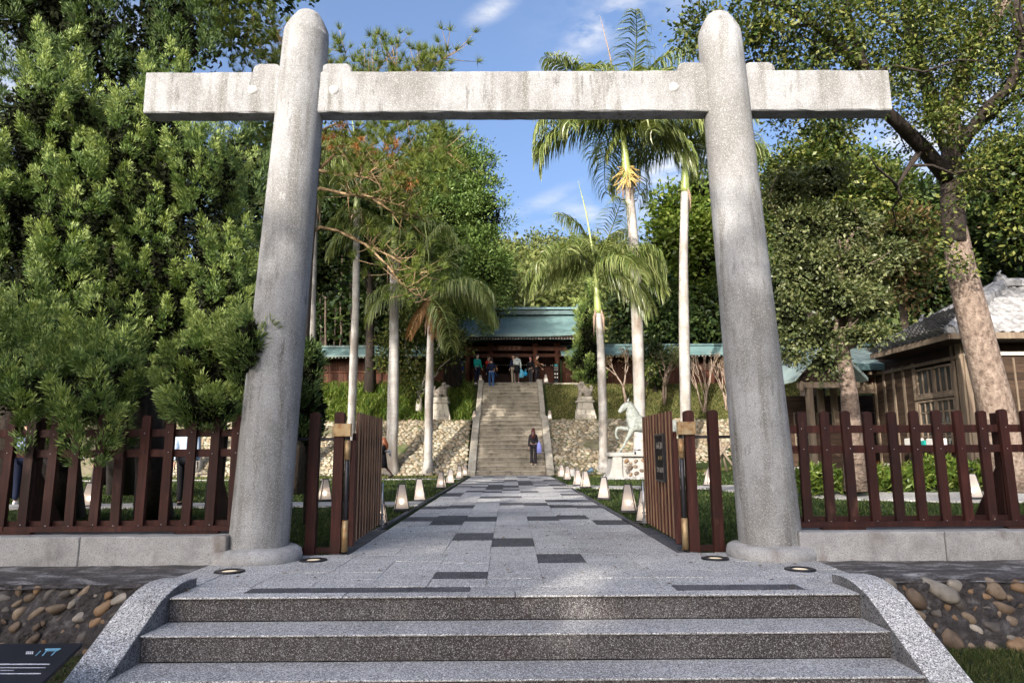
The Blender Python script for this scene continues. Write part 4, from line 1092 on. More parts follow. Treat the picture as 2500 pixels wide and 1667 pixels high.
    # below
    if style == 'trousers' or style == 'flared':
        r3 = dict(pel=(.135 * sl, .108))
        for i in '01': r3.update({'h' + i: .098 * sl, 'k' + i: .068 if style != 'flared' else .066, 'a' + i: .054 if style != 'flared' else .088})
        V, EE, rr = graph(list(r3), [e for i in '01' for e in (('pel', 'h' + i), ('h' + i, 'k' + i), ('k' + i, 'a' + i))], r3); skin_obj('trousers', V, EE, rr, bottom, t)
    else:
        zb = {'skirt': .48, 'long_skirt': .24, 'shorts': .60}[style]
        m = MB(); m.lathe((0, 0, 0), [(.13 + (.10 if style != 'shorts' else .07), zb + dz), (.165 * sl, .86 + dz), (.118 * sl, 1.08 + dz)], 16); o = m.build('skirt' if style != 'shorts' else 'shorts', bottom, t, world=False); o.scale = (1, .82, 1)
    for i in '01':
        a, tt = J['a' + i], J['t' + i]; d = (tt - a)
        MB().ellipsoid((a + tt) / 2 + Vector((0, 0, -.018)), (.048, .135, .05), 10, 7, Matrix.Rotation(math.atan2(d.z + .035, d.y), 3, 'X')).build('shoe', shoes or HAIRB, t, world=False)
        w, d2 = J['w' + i], J['d' + i]; s = -1 if i == '0' else 1
        m = MB(); m.ellipsoid(w + d2 * .05, (.018, .036, .05), 8, 6)
        side = Vector((0, 1, 0)); 
        for q, ln in enumerate((.065, .078, .072, .055)):
            b = w + d2 * .085 + side * (.027 - .018 * q); e = b + d2 * ln * .6; m.tube([b, e, e + (d2 + Vector((-s * .5, 0, 0))).normalized() * ln * .4], [.0095, .0085, .006], 5)
        b = w + d2 * .03 + side * .03; m.tube([b, b + (d2 * .6 + side * .7).normalized() * .04, b + (d2 + side * .35).normalized() * .07], [.011, .010, .007], 5)
        m.build('hand', SKIN, t, world=False)
    t['_j'] = 0; del t['_j']
    return t, J, k
def bag(label, loc, mat_, w=.26, h=.32, rz=0):
    b = thing('carrier_bag', label, 'bag', loc, rz)
    m = MB(); n = 14; prof = [(.62, -h), (1.0, -h * .9), (1.05, -h * .55), (.8, -h * .22), (.35, -.03), (.16, .02)]; V = []; Fq = []
    for r, z in prof:
        for q in range(n):
            a = 6.283 * q / n; V.append((w / 2 * r * math.cos(a) * (1 + .06 * math.sin(5 * a)), w * .22 * r * math.sin(a), z))
    for i in range(len(prof) - 1):
        for q in range(n): a, c = i * n + q, i * n + (q + 1) % n; Fq.append((a, c, c + n, a + n))
    Fq.append(tuple(range(n))[::-1]); m.add(V, Fq, True); m.build('pouch', mat_, b, world=False)
    m = MB(); m.tube([(-.035, 0, 0), (-.03, 0, .07), (0, 0, .10), (.03, 0, .07), (.035, 0, 0)], .007, 5); m.build('strap', mat_, b, world=False)
    return b
LAV = CLOTH('lavender', (.22, .24, .60), (.32, .34, .74)); BLUEBAG = CLOTH('blue_bag', (.10, .38, .55), (.18, .5, .66)); SKYBAG = CLOTH('sky_bag', (.02, .28, .55), (.04, .4, .7)); ORBAG = CLOTH('orange_bag', (.55, .28, .12), (.7, .4, .2))
CHARC = CLOTH('charcoal', (.020, .017, .022), (.042, .036, .044)); BLACKC = CLOTH('black', (.009, .009, .011)); JEANS = CLOTH('jeans', (.03, .075, .19), (.055, .12, .27)); NAVY = CLOTH('navy', (.012, .016, .035))
TEALC = CLOTH('teal', (.012, .27, .22), (.02, .36, .30)); REDC = CLOTH('red', (.42, .03, .02), (.55, .05, .03)); WHITEC = CLOTH('white_hoodie', (.42, .47, .45), (.55, .6, .58)); BROWNC = CLOTH('brown', (.14, .065, .035), (.2, .1, .055)); BEIGEC = CLOTH('beige', (.36, .31, .25)); GREYC = CLOTH('grey', (.05, .05, .055))
BLUEC = CLOTH('royal_blue', (.02, .03, .16), (.03, .05, .24)); PLAID = CLOTH('blue_check', (.10, .16, .36), (.45, .48, .55)); PALEB = CLOTH('pale_blue', (.36, .48, .66), (.62, .68, .76)); PINKM = CLOTH('pink', (.62, .14, .22)); TIGHTS = CLOTH('tights', (.10, .055, .045)); DKSKIRT = CLOTH('dark_coat', (.04, .033, .036), (.07, .055, .055)); ORSHOE = CLOTH('orange_shoe', (.5, .10, .02)); WSHOE = CLOTH('white_shoe', (.62, .62, .64))
k_st = 2
wy = YS + (Y1 - YS) / 13 * 1.5; wz = RIS * 2
wx = at(1302.5, 1130, wy).x
p, J, kk = person('woman in dark fitted clothes climbing the stairs with a lavender bag', (wx, wy, wz), 0, 1.62, CHARC, CHARC, HAIRR, legs=((8, 26), (-4, 2)), arms=((-6, 8, 9), (12, 62, 8)), style='flared', longhair=True, shoes=BEIGEC, slim=.92)
hw = p.matrix_basis @ Vector((0, 0, 0))
def hand_at(p, J, kk, i): q = J['w%d' % i] + J['d%d' % i] * .1; c, s = math.cos(p.rotation_euler.z), math.sin(p.rotation_euler.z); q = q * kk; return Vector((p.location.x + q.x * c - q.y * s, p.location.y + q.x * s + q.y * c, p.location.z + q.z))
e = J['e1'] * kk
bag('lavender shoulder bag on the arm of the woman on the stairs', (wx + e.x + .07, wy + .02, wz + e.z - .02), LAV, .24, .52, .3)
def top(px, Y=Y2 + 1.0): return (at(px, 930, Y).x, Y, Z2 + .006)
person('man in a teal jacket and white mask standing left of the stair head', top(1165, Y2 + .7), math.pi + .5, 1.70, TEALC, NAVY, mask=MASKM, legs=((3, 4), (-3, 2)), arms=((12, 20, 5), (10, 24, 5)), shoes=WSHOE)
p, J, kk = person('person in a red jacket at the stair head beside a man in jeans', top(1190, Y2 + .9), math.pi + 1.1, 1.60, REDC, BLACKC, legs=((4, 6), (-6, 4)), arms=((25, 60, 8), (20, 50, 8)), lean=.1)
hq = hand_at(p, J, kk, 0); bag('orange tote bag held by the person in the red jacket', (hq.x - .08, hq.y - .05, hq.z), ORBAG, .3, .3, .4)
yj = Y2 - .45; p, J, kk = person('man in a navy jacket and blue jeans stepping onto the top stairs', (at(1200, 940, yj).x, yj, Z2 - 2 * RIS + .004), .15, 1.72, NAVY, JEANS, legs=((22, 40), (0, 4)), arms=((10, 30, 12), (15, 40, 16)), lean=.12)
hq = hand_at(p, J, kk, 1); bag('small dark handbag carried by the man in jeans', (hq.x, hq.y, hq.z), NAVY, .24, .22, .2)
p, J, kk = person('person in a white hoodie and black shorts with a pale blue bag', top(1262.5, Y2 + .25), .05, 1.62, WHITEC, BLACKC, legs=((2, 3), (-2, 3)), arms=((18, 60, 4), (0, 8, 10)), style='shorts', hood=True, shoes=WSHOE, bare_legs=TIGHTS)
hq = hand_at(p, J, kk, 1); bag('pale blue carrier bag in the hand of the white hoodie person', (hq.x, hq.y, hq.z + .05), BLUEBAG, .34, .48, .2)
person('person in dark top and beige trousers facing the white hoodie person', top(1254, Y2 + .75), math.pi - .3, 1.64, NAVY, BEIGEC, legs=((3, 3), (-3, 3)), arms=((20, 70, 4), (10, 20, 4)))
p, J, kk = person('person in dark clothes and pink mask with a bright blue bag at the gate', top(1296, Y2 + 1.0), math.pi - .6, 1.58, BLACKC, GREYC, mask=PINKM, legs=((3, 3), (-3, 3)), arms=((0, 10, 8), (8, 20, 8)))
hq = hand_at(p, J, kk, 1); bag('bright blue bag held by the person with the pink mask', (hq.x - .04, hq.y - .06, hq.z), SKYBAG, .24, .28, .3)
person('person in a brown jacket and white mask looking at the gate', top(1311, Y2 + .55), math.pi * .5 - .4 + math.pi, 1.62, BROWNC, CHARC, mask=MASKM, legs=((4, 4), (-4, 3)), arms=((12, 30, 8), (30, 50, 12)))
person('person in blue standing in shade left of the shrine gate', top(1121, Y2 + 1.5), math.pi + .2, 1.68, BLUEC, BLUEC, legs=((2, 2), (-2, 2)))
q = gz(935, 1168); person('orange haired woman in black coat walking behind the left gate leaf', (q.x, q.y, 0), math.pi * .5 + .2, 1.60, BLACKC, BLACKC, HAIRO, legs=((24, 10), (-18, 22)), arms=((14, 70, 8), (-10, 30, 6)), style='skirt', longhair=True, bare_legs=TIGHTS)
for lab, px, py, rz, h, tp_, bt, kw in (('person in a blue checked shirt behind the far end of the left fence', 48, 1232, .4, 1.72, PLAID, NAVY, dict(shoes=WSHOE, arms=((20, 60, 8), (20, 60, 8)))),
                                  ('person in a long dark coat and orange shoes beside the stroller', 238, 1207, 2.6, 1.62, DKSKIRT, DKSKIRT, dict(style='long_skirt', shoes=ORSHOE, longhair=True)),
                                  ('person in a pale blue shirt behind the fence, nearest the left pillar', 446, 1236, .3, 1.70, PALEB, BLACKC, dict(legs=((14, 8), (-12, 14)), shoes=BLACKC)),
                                  ('person in a pale blue top half hidden by the dark tree trunk', 356, 1236, -.6, 1.66, PALEB, BLACKC, dict(legs=((-8, 6), (10, 6))))):
    q = gz(px, py); person(lab, (q.x, q.y, 0), rz, h, tp_, bt, **kw)

# ------------------------------------------------------------------ stroller behind the left fence
q = gz(140, 1226)
sr = thing('stroller', 'dark folding stroller with white wheels behind the left fence', 'stroller', (q.x, q.y, .0), .25)
WHEELW = M('wheel_white', [(.4, (.6, .6, .62)), (.7, (.7, .7, .72))], scale=20, rough=.4)
for x in (-.36, .30):
    for y in (-.22, .22):
        m = MB(); m.tube([(x, y - .02, .085), (x, y + .02, .085)], .085, 16); w = m.build('wheel', HAIRB, sr, world=False)
        m = MB(); m.tube([(x, y - .024, .085), (x, y + .024, .085)], .055, 14); m.build('hub', WHEELW, w, world=False)
for y in (-.2, .2):
    m = MB(); m.tube([(-.36, y, .1), (.05, y, .55), (.42, y, 1.0), (.50, y, 1.02)], .014, 7); m.tube([(.30, y, .1), (0, y, .52), (-.25, y, .62)], .014, 7); m.tube([(-.36, y, .12), (.3, y, .16)], .012, 6); m.build('frame', STEEL, sr, world=False)
m = MB(); m.tube([(.50, -.2, 1.02), (.50, .2, 1.02)], .016, 7); m.build('handle', DARKMETAL, sr, world=False)
m = MB(); m.prism([(-.36, .40), (-.05, .34), (.22, .80), (.15, .84), (-.08, .44), (-.36, .46)], 'y', -.19, .19); m.build('seat', NAVY, sr, world=False)
m = MB(); m.prism([(-.25, .16), (.24, .18), (.2, .30), (-.2, .28)], 'y', -.17, .17); m.build('basket', BLACKC, sr, world=False)
V = []; Fq = []
for i in range(9):
    a = R_(20 + 120 * i / 8)
    for y, s in ((-.21, .94), (-.1, 1), (.1, 1), (.21, .94)): V.append((.12 - .38 * s * math.cos(a), y, .66 + .36 * s * math.sin(a)))
for i in range(8):
    for j in range(3): a = i * 4 + j; Fq.append((a, a + 4, a + 5, a + 1))
m = MB(); m.add(V, Fq, True); o = m.build('canopy', NAVY, sr, world=False); sd = o.modifiers.new('Solidify', 'SOLIDIFY'); sd.thickness = .012

# ------------------------------------------------------------------ horse statue and its plinth
PATINA = M('pale_patina', [(.25, (.085, .10, .092)), (.5, (.20, .215, .195)), (.8, (.33, .338, .31))], scale=11, detail=8, rough=.6, spec=.3, streak=(7, (.20, .24, .22), .58, .78, (1.5, 1.5, .3)))
WHITEST = M('white_stone', [(.3, (.23, .22, .205)), (.7, (.36, .35, .33))], scale=4, detail=8, rough=.8, streak=(4, (.30, .28, .25), .56, .78, (1, 1, .4)))
HY = 26.0
hp = lambda px, py, dy=0: at(px, py, HY + dy)
zt = hp(1500, 1104).z; zb = 0.0
ps = thing('statue_plinth', 'white stone plinth with cobbled front carrying the horse statue', 'plinth', (hp(1570, 1110).x, HY, 0))
xl, xr = hp(1482, 1110).x, hp(1668, 1110).x
MB().box(((xl + xr) / 2, HY, zt - .075), (xr - xl, 1.3, .15), bev=.015).build('top_slab', WHITEST, ps)
xa, xb = hp(1488, 1140).x, hp(1513, 1140).x
MB().prism([(xa - .22, 0), (xb, 0), (xb, zt - .15), (xa + .05, zt - .15), (xa, .45), (xa - .08, .2)], 'y', HY - .6, HY + .6).build('end_block', WHITEST, ps)
xa2, xb2 = hp(1640, 1140).x, hp(1665, 1140).x
MB().prism([(xa2, 0), (xb2 + .22, 0), (xb2 + .08, .2), (xb2, .45), (xb2 - .05, zt - .15), (xa2, zt - .15)], 'y', HY - .6, HY + .6).build('end_block', WHITEST, ps)
MB().box(((xb + xa2) / 2, HY, (zt - .15) / 2), (xa2 - xb, 1.0, zt - .16)).build('panel', WHITEST, ps)
MB().box(((xl + xr) / 2, HY, .035), (xr - xl + .3, 1.5, .09), bev=.01).build('base_curb', PLINTH, ps)
rs = random.Random(4)
for x, z, r in poisson(xb + .1, xa2 - .1, .14, zt - .26, .085, 600, rs):
    if z > .35 and rs.random() < .45 and x > xb + .55: continue
    inst('stone', rs.choice(near_stones), ps, (x - ps.location.x, -.5, z), (0, rs.uniform(0, 3), 0), (r * 1.15, r * .6, r * .85))
MB().box((xa2 - .45, HY - .505, .55), (.28, .02, .36)).build('tablet', PLINTH, ps)
hs = thing('horse_statue', 'pale weathered horse statue with one foreleg raised, on the white plinth', 'statue', (hp(1575, 1105).x, HY, zt))
pts = {}; rad = {}; ed = []
def hv(n, px, py, dy, r, link_=None):
    q = hp(px, py, 0) + Vector((0, dy, 0)) - hs.location; pts[n] = q; rad[n] = r
    if link_: ed.append((link_, n))
hv('loin', 1615, 1036, 0, (.27, .30)); hv('barrel', 1585, 1038, 0, (.29, .33), 'loin'); hv('chest', 1556, 1035, 0, (.25, .32), 'barrel'); hv('breast', 1540, 1034, 0, (.19, .25), 'chest')
hv('n1', 1545, 1014, 0, (.15, .30), 'breast'); hv('n2', 1541, 998, 0, (.12, .24), 'n1'); hv('poll', 1533, 987, 0, (.105, .17), 'n2'); hv('face', 1524, 993, 0, (.095, .145), 'poll'); hv('nose', 1515, 1003, 0, (.07, .095), 'face'); hv('lip', 1511, 1008, 0, (.055, .075), 'nose')
hv('rump', 1638, 1036, 0, (.24, .28), 'loin'); hv('dock', 1652, 1030, 0, .07, 'rump'); hv('t1', 1660, 1044, 0, .07, 'dock'); hv('t2', 1662, 1066, 0, .09, 't1'); hv('t3', 1660, 1088, 0, .03, 't2')
hv('fs', 1541, 1049, -.15, .125, 'breast'); hv('fk', 1530, 1070, -.17, .072, 'fs'); hv('fc', 1521, 1088, -.17, .045, 'fk'); hv('ff', 1513, 1099, -.17, .05, 'fc'); hv('fh', 1509, 1104, -.17, .06, 'ff')
hv('rs', 1541, 1047, .15, .12, 'breast'); hv('rk', 1508, 1044, .16, .07, 'rs'); hv('rc', 1505, 1058, .16, .045, 'rk'); hv('rf', 1507, 1068, .16, .05, 'rc'); hv('rh', 1514, 1071, .16, .055, 'rf')
for i, (dy, off) in enumerate(((-.17, 0), (.17, -16))):
    hv('bt%d' % i, 1640 + off * .3, 1056, dy, .155, 'rump'); hv('bk%d' % i, 1630 + off, 1068, dy, .09, 'bt%d' % i); hv('bh%d' % i, 1646 + off, 1081, dy, .062, 'bk%d' % i); hv('bc%d' % i, 1643 + off, 1094, dy, .045, 'bh%d' % i); hv('bo%d' % i, 1637 + off, 1103, dy, .06, 'bc%d' % i)
kl = list(pts); ix = {q: i for i, q in enumerate(kl)}
skin_obj('body', [pts[q] for q in kl], [(ix[a], ix[b]) for a, b in ed], [rad[q] for q in kl], PATINA, hs, 2)
for dy in (-.055, .055):
    a = pts['poll'] + Vector((.02, dy, .06)); MB().tube([a, a + Vector((-.01, dy * .4, .10)), a + Vector((.015, dy * .6, .19))], [.035, .03, .004], 6).build('ear', PATINA, hs, world=False)
for k in range(9):
    t = k / 8; a = pts['poll'].lerp(pts['n1'], t) + Vector((.10 + .10 * t, 0, .05 + .02 * math.sin(t * 3)))
    MB().prism([(a.x - .12, a.z - .08), (a.x + .02, a.z - .07), (a.x + .115, a.z - .045), (a.x + .05, a.z + .02), (a.x - .04, a.z + .075)], 'y', -.03, .03).build('mane_lock', PATINA, hs, world=False)
for dy in (-.062, .062): MB().ellipsoid(pts['face'] + Vector((.02, dy, .045)), (.02, .012, .016), 8, 5).build('eye', PATINA, hs, world=False)

# ------------------------------------------------------------------ guardian lion statues on stacked pedestals
LIONST = M('grey_lion_stone', [(.3, (.15, .13, .11)), (.6, (.28, .25, .21)), (.8, (.38, .35, .30))], scale=5, detail=8, rough=.9, bump=(22, .6, .02), streak=(4, (.07, .065, .055), .55, .75, (1, 1, .5)))
PEDST = M('pedestal_stone', [(.3, (.30, .27, .22)), (.7, (.45, .42, .36))], scale=3, detail=8, rough=.88, bump=(30, .4, .01), streak=(4, (.16, .14, .11), .58, .78, (1, 1, .5)))
for s, cx, lab in ((-1, 1076, 'left'), (1, 1428, 'right')):
    Yk = Y1 + .75; x = at(cx, 1005, Yk).x; z = float(terrain(x, Yk - .3)) - .05
    pd = thing('lion_pedestal', 'stacked stone pedestal under the guardian lion %s of the shrine stairs' % lab, 'pedestal', (x, Yk, z))
    zz = 0
    for r_, (h, w0, w1) in enumerate(((.32, 1.10, 1.06), (.32, 1.04, .90), (.34, .86, .76))):
        n = (4, 4, 3)[r_]; cuts = [0] + sorted((k + rs.uniform(-.12, .12)) / n for k in range(1, n)) + [1]
        for k in range(n):
            a, b = cuts[k] - .5, cuts[k + 1] - .5; g_ = .005
            o = MB(); V = []
            for zq, w in ((zz + .003, w0), (zz + h - .003, w1)):
                V += [(a * w + g_, -w * .42, zq), (b * w - g_, -w * .42, zq), (b * w - g_, w * .42, zq), (a * w + g_, w * .42, zq)]
            o.add(V, [(0, 3, 2, 1), (4, 5, 6, 7), (0, 1, 5, 4), (1, 2, 6, 5), (2, 3, 7, 6), (3, 0, 4, 7)]); q = o.build('block', PEDST, pd, world=False); bv = q.modifiers.new('Bevel', 'BEVEL'); bv.width = .010
        zz += h
    MB().box((0, 0, zz + .06), (.92, .78, .12), bev=.03).build('slab', PEDST, pd, world=False); zz += .12
    MB().box((0, 0, zz + .09), (.74, .62, .18), bev=.03).build('slab', PEDST, pd, world=False); zz += .18
    ln = thing('guardian_lion', 'crouching stone guardian lion on the pedestal %s of the shrine stairs' % lab, 'statue', (x, Yk, z + zz))
    f = -s                                                    # faces the stairs
    P = lambda u, y, zq: Vector((f * u, y, zq))
    V = [P(-.24, 0, .22), P(-.05, 0, .28), P(.14, 0, .36), P(.20, 0, .56), P(.30, 0, .58), P(.41, 0, .54),
         P(.22, -.13, .22), P(.24, -.15, .05), P(.32, -.15, .03), P(.22, .13, .22), P(.24, .15, .05), P(.32, .15, .03),
         P(-.22, -.17, .14), P(-.05, -.19, .08), P(.04, -.19, .035), P(-.22, .17, .14), P(-.05, .19, .08), P(.04, .19, .035), P(-.36, 0, .34), P(-.38, 0, .52), P(-.30, 0, .62)]
    E_ = [(0, 1), (1, 2), (2, 3), (3, 4), (4, 5), (2, 6), (6, 7), (7, 8), (2, 9), (9, 10), (10, 11), (0, 12), (12, 13), (13, 14), (0, 15), (15, 16), (16, 17), (0, 18), (18, 19), (19, 20)]
    Rr = [(.20, .22), (.17, .19), (.19, .22), (.19, .21), (.15, .15), (.09, .085), .09, .07, .055, .09, .07, .055, .14, .09, .06, .14, .09, .06, .09, .13, .04]
    skin_obj('body', V, E_, Rr, LIONST, ln, 2, root=1)
    for a in range(11):
        th = 6.283 * a / 11; MB().ellipsoid(P(.13 + .02 * math.cos(th * 2), .20 * math.cos(th), .55 + .19 * math.sin(th)), (.075, .065, .065), 8, 6).build('mane_curl', LIONST, ln, world=False)
    for y in (-.13, .13): MB().ellipsoid(P(.20, y, .74), (.05, .035, .07), 8, 6).build('ear', LIONST, ln, world=False)
    for y in (-.075, .075): MB().ellipsoid(P(.41, y, .615), (.03, .03, .03), 8, 6).build('eye', LIONST, ln, world=False)
    MB().ellipsoid(P(.48, 0, .585), (.04, .05, .035), 8, 6).build('nose', LIONST, ln, world=False)
    MB().box((0, 0, .012), (.86, .56, .03), bev=.01).build('base', LIONST, ln, world=False)

# ------------------------------------------------------------------ small things on the right lawn
q = gz(1441, 1160); fl = thing('floodlight', 'small blue grey floodlight on the ground left of the horse plinth', 'floodlight', (q.x, q.y, 0), -.4)
MB().box((0, 0, .03), (.16, .10, .05), bev=.006).build('bracket', DARKMETAL, fl, world=False)
FLB = M('floodlight_blue', [(.4, (.10, .17, .24)), (.7, (.16, .25, .33))], scale=9, rough=.4)
m = MB(); m.tube([(-.12, 0, .12), (.0, 0, .19), (.13, 0, .27)], [.07, .085, .10], 14); m.build('housing', FLB, fl, world=False)
m = MB(); m.tube([(.13, 0, .27), (.135, 0, .273)], .085, 14); m.build('lens', GLASSD, fl, world=False)
q = gz(1400, 1163); jb = thing('junction_box', 'small pale grey box on the grass near the right lanterns', 'box', (q.x, q.y, 0), .2)
MB().box((0, 0, .14), (.34, .26, .28), bev=.012).build('box', PLINTH, jb, world=False); MB().box((0, 0, .29), (.38, .30, .025), bev=.006).build('lid', PLINTH, jb, world=False)
# tripod of wooden stakes round a young tree
STAKE = M('grey_stake', [(.3, (.13, .10, .075)), (.7, (.26, .21, .16))], scale=6, rough=.85, stretch=(4, 4, .5))
tY = 26.5
tk = thing('tree_stakes', 'tripod of grey wooden stakes propping a bare shrub on the right lawn', 'stakes', (at(1762, 1168, tY).x, tY, .1))
for a, b, dy in (((1712, 1168), (1790, 1070), -.3), ((1800, 1150), (1748, 1080), -.2), ((1779, 1165), (1757, 1082), .5), ((1757, 1160), (1760, 1075), .1)):
    p0, p1 = at(*a, tY + dy), at(*b, tY); MB().tube([p0, p1], [.05, .042], 8).build('stake', STAKE, tk)
MB().tube([at(1765, 1095, tY) + Vector((-.08, 0, 0)), at(1765, 1095, tY) + Vector((.1, -.03, .02))], .07, 8).build('binding', STAKE, tk)
# ------------------------------------------------------------------ plant tools
BARK = M('brown_bark', [(.3, (.05, .036, .027)), (.6, (.12, .09, .068)), (.8, (.20, .16, .125))], scale=5, detail=9, rough=.9, bump=(16, 1, .04), stretch=(2.2, 2.2, .6))
BARKDARK = M('dark_bark', [(.3, (.018, .014, .012)), (.7, (.05, .038, .031))], scale=6, detail=8, rough=.92, bump=(18, .9, .03), stretch=(2.5, 2.5, .5))
BARKPALE = M('flaky_pale_bark', [(.25, (.07, .048, .036)), (.5, (.19, .142, .112)), (.75, (.31, .25, .205))], scale=7, detail=9, rough=.9, bump=(14, 1, .05), stretch=(1.6, 1.6, .9), streak=(9, (.09, .06, .045), .56, .68, (1, 1, .7)))
PALMBARK = M('pale_palm_bark', [(.3, (.24, .23, .21)), (.6, (.38, .365, .345)), (.8, (.47, .455, .435))], scale=2.2, detail=8, rough=.8, streak=[(2.2, (.17, .13, .10), .54, .72, (1, 1, .25)), (7, (.25, .22, .19), .54, .66, (.15, .15, 5)), (1.1, (.19, .165, .14), .5, .68, (1, 1, .5))])
WHITEBARK = M('white_bark', [(.3, (.36, .33, .29)), (.7, (.6, .56, .5))], scale=8, detail=6, rough=.85)
PINEBARK = M('pine_limb_bark', [(.3, (.19, .12, .06)), (.7, (.38, .27, .15))], scale=8, detail=6, rough=.9, bump=(25, .6, .02))
JUNI = MLEAF('juniper_scale', [(.15, (.038, .078, .018)), (.45, (.088, .145, .034)), (.8, (.165, .23, .062))], scale=2.2, trans=.14, rough=.5, island=.6)
JUNITIP = MLEAF('juniper_new_growth', [(.15, (.12, .175, .042)), (.45, (.23, .30, .078)), (.8, (.35, .41, .135))], scale=2.2, trans=.16, rough=.5, island=.6)
INNER = M('inner_leaf_shade', [(.3, (.008, .010, .005)), (.7, (.018, .021, .010))], scale=4, rough=.95, spec=.05)  # near-black inner foliage, painting the shade of the crown gaps
JUNIDARK = MLEAF('old_juniper_scale', [(.2, (.030, .060, .018)), (.5, (.068, .112, .032)), (.85, (.13, .18, .058))], scale=2.0, trans=.2, rough=.6, island=.6)
PINEM = MLEAF('pine_needle', [(.2, (.055, .09, .016)), (.5, (.115, .155, .028)), (.85, (.20, .225, .052))], scale=1.5, trans=.25, rough=.5, island=.7)
PINEDEAD = MLEAF('dead_needle', [(.2, (.26, .11, .035)), (.8, (.48, .25, .10))], scale=2, trans=.3, rough=.7, tcol=(1.2, .9, .6))
BROADM = MLEAF('broad_leaf', [(.15, (.022, .042, .008)), (.5, (.056, .084, .016)), (.85, (.19, .20, .052))], scale=1.1, trans=.22, rough=.46, island=.95, spec=.28)
BROADLIT = MLEAF('light_green_leaf', [(.15, (.050, .092, .014)), (.5, (.105, .155, .026)), (.85, (.19, .225, .050))], scale=.8, trans=.34, rough=.4, island=.7)
BROADDARK = MLEAF('dark_green_leaf', [(.2, (.012, .026, .008)), (.5, (.028, .050, .013)), (.85, (.070, .098, .026))], scale=.9, trans=.14, rough=.45, island=.7)
OLIVEM = MLEAF('small_grey_green_leaf', [(.15, (.040, .058, .018)), (.5, (.092, .115, .040)), (.85, (.22, .23, .10))], scale=1.2, trans=.3, rough=.45, island=.75, spec=.45)
TANLEAF = MLEAF('withered_leaf', [(.2, (.10, .062, .025)), (.6, (.21, .14, .065)), (.85, (.30, .22, .11))], scale=1.3, trans=.3, rough=.6, island=.7, tcol=(1.2, .95, .6))
FROND = MLEAF('palm_leaflet', [(.2, (.070, .11, .026)), (.5, (.165, .205, .060)), (.85, (.34, .36, .16))], scale=.8, trans=.35, rough=.33, island=.6, spec=.45)
FRONDDRY = MLEAF('dry_palm_leaflet', [(.2, (.17, .085, .03)), (.8, (.36, .22, .10))], scale=1, trans=.3, rough=.6, tcol=(1.2, .95, .6))
HILLM = MLEAF('hill_leaf', [(.1, (.040, .062, .014)), (.45, (.105, .130, .034)), (.8, (.19, .195, .065)), (.95, (.24, .20, .10))], scale=.12, trans=.25, rough=.6, island=.5)
SHAFT = M('green_crownshaft', [(.3, (.17, .24, .06)), (.7, (.34, .38, .14))], scale=3, detail=4, rough=.35, spec=.5, stretch=(4, 4, .3))
SHEATH = M('dry_sheath', [(.3, (.16, .10, .07)), (.7, (.33, .25, .19))], scale=6, detail=6, rough=.85, stretch=(5, 5, .4))
FLOWER = M('yellow_flower_stalk', [(.3, (.38, .25, .07)), (.7, (.62, .47, .19))], scale=14, rough=.7)

def unit(a): return a / np.maximum(np.linalg.norm(a, axis=-1, keepdims=True), 1e-9)
def rnd_dirs(n, r=None): r = r or RNG; return unit(r.normal(size=(n, 3)))
def leafquads(C, D, Nn, Ln, W, fold=0.0):
    D = unit(D); S = unit(np.cross(D, Nn)); Nn = np.cross(S, D)
    Ln = np.broadcast_to(np.asarray(Ln, float).reshape(-1, 1), (len(C), 1)); W = np.broadcast_to(np.asarray(W, float).reshape(-1, 1), (len(C), 1))
    mid = C + D * Ln * .48 + Nn * Ln * fold
    V = np.stack([C, mid + S * W / 2, C + D * Ln, mid - S * W / 2], 1).reshape(-1, 3)
    return V, np.arange(len(V)).reshape(-1, 4)
def join(parts):
    Vs, Fs, o = [], [], 0
    for V, F in parts: Vs.append(V); Fs.append(F + o); o += len(V)
    return np.concatenate(Vs), np.concatenate(Fs)
def dblob(x, y, Y, rx, ry, rd=None):
    """ellipsoid read off the photograph: centre, half width, half height (view pixels) at depth Y"""
    c = da(x, y, Y); s = K / 1666.7 * Y * 1.03
    return (np.array(c), np.array([rx * s, rd if rd else (rx + ry) * .5 * s, ry * s]))
def crown_points(blobs, n, r, lo=.55, front=.62, up=None):
    w = np.array([(b[1][0] * b[1][1] * b[1][2]) ** (2 / 3) for b in blobs]); w /= w.sum()
    bi = r.choice(len(blobs), n, p=w); d = rnd_dirs(n, r)
    fl = r.random(n) < front; d[fl, 1] = -np.abs(d[fl, 1])
    rad = (lo ** 3 + (1 - lo ** 3) * r.random(n)) ** (1 / 3)
    C = np.array([b[0] for b in blobs])[bi]; Rr = np.array([b[1] for b in blobs])[bi]
    return C + d * Rr * rad[:, None], unit(d / Rr), bi
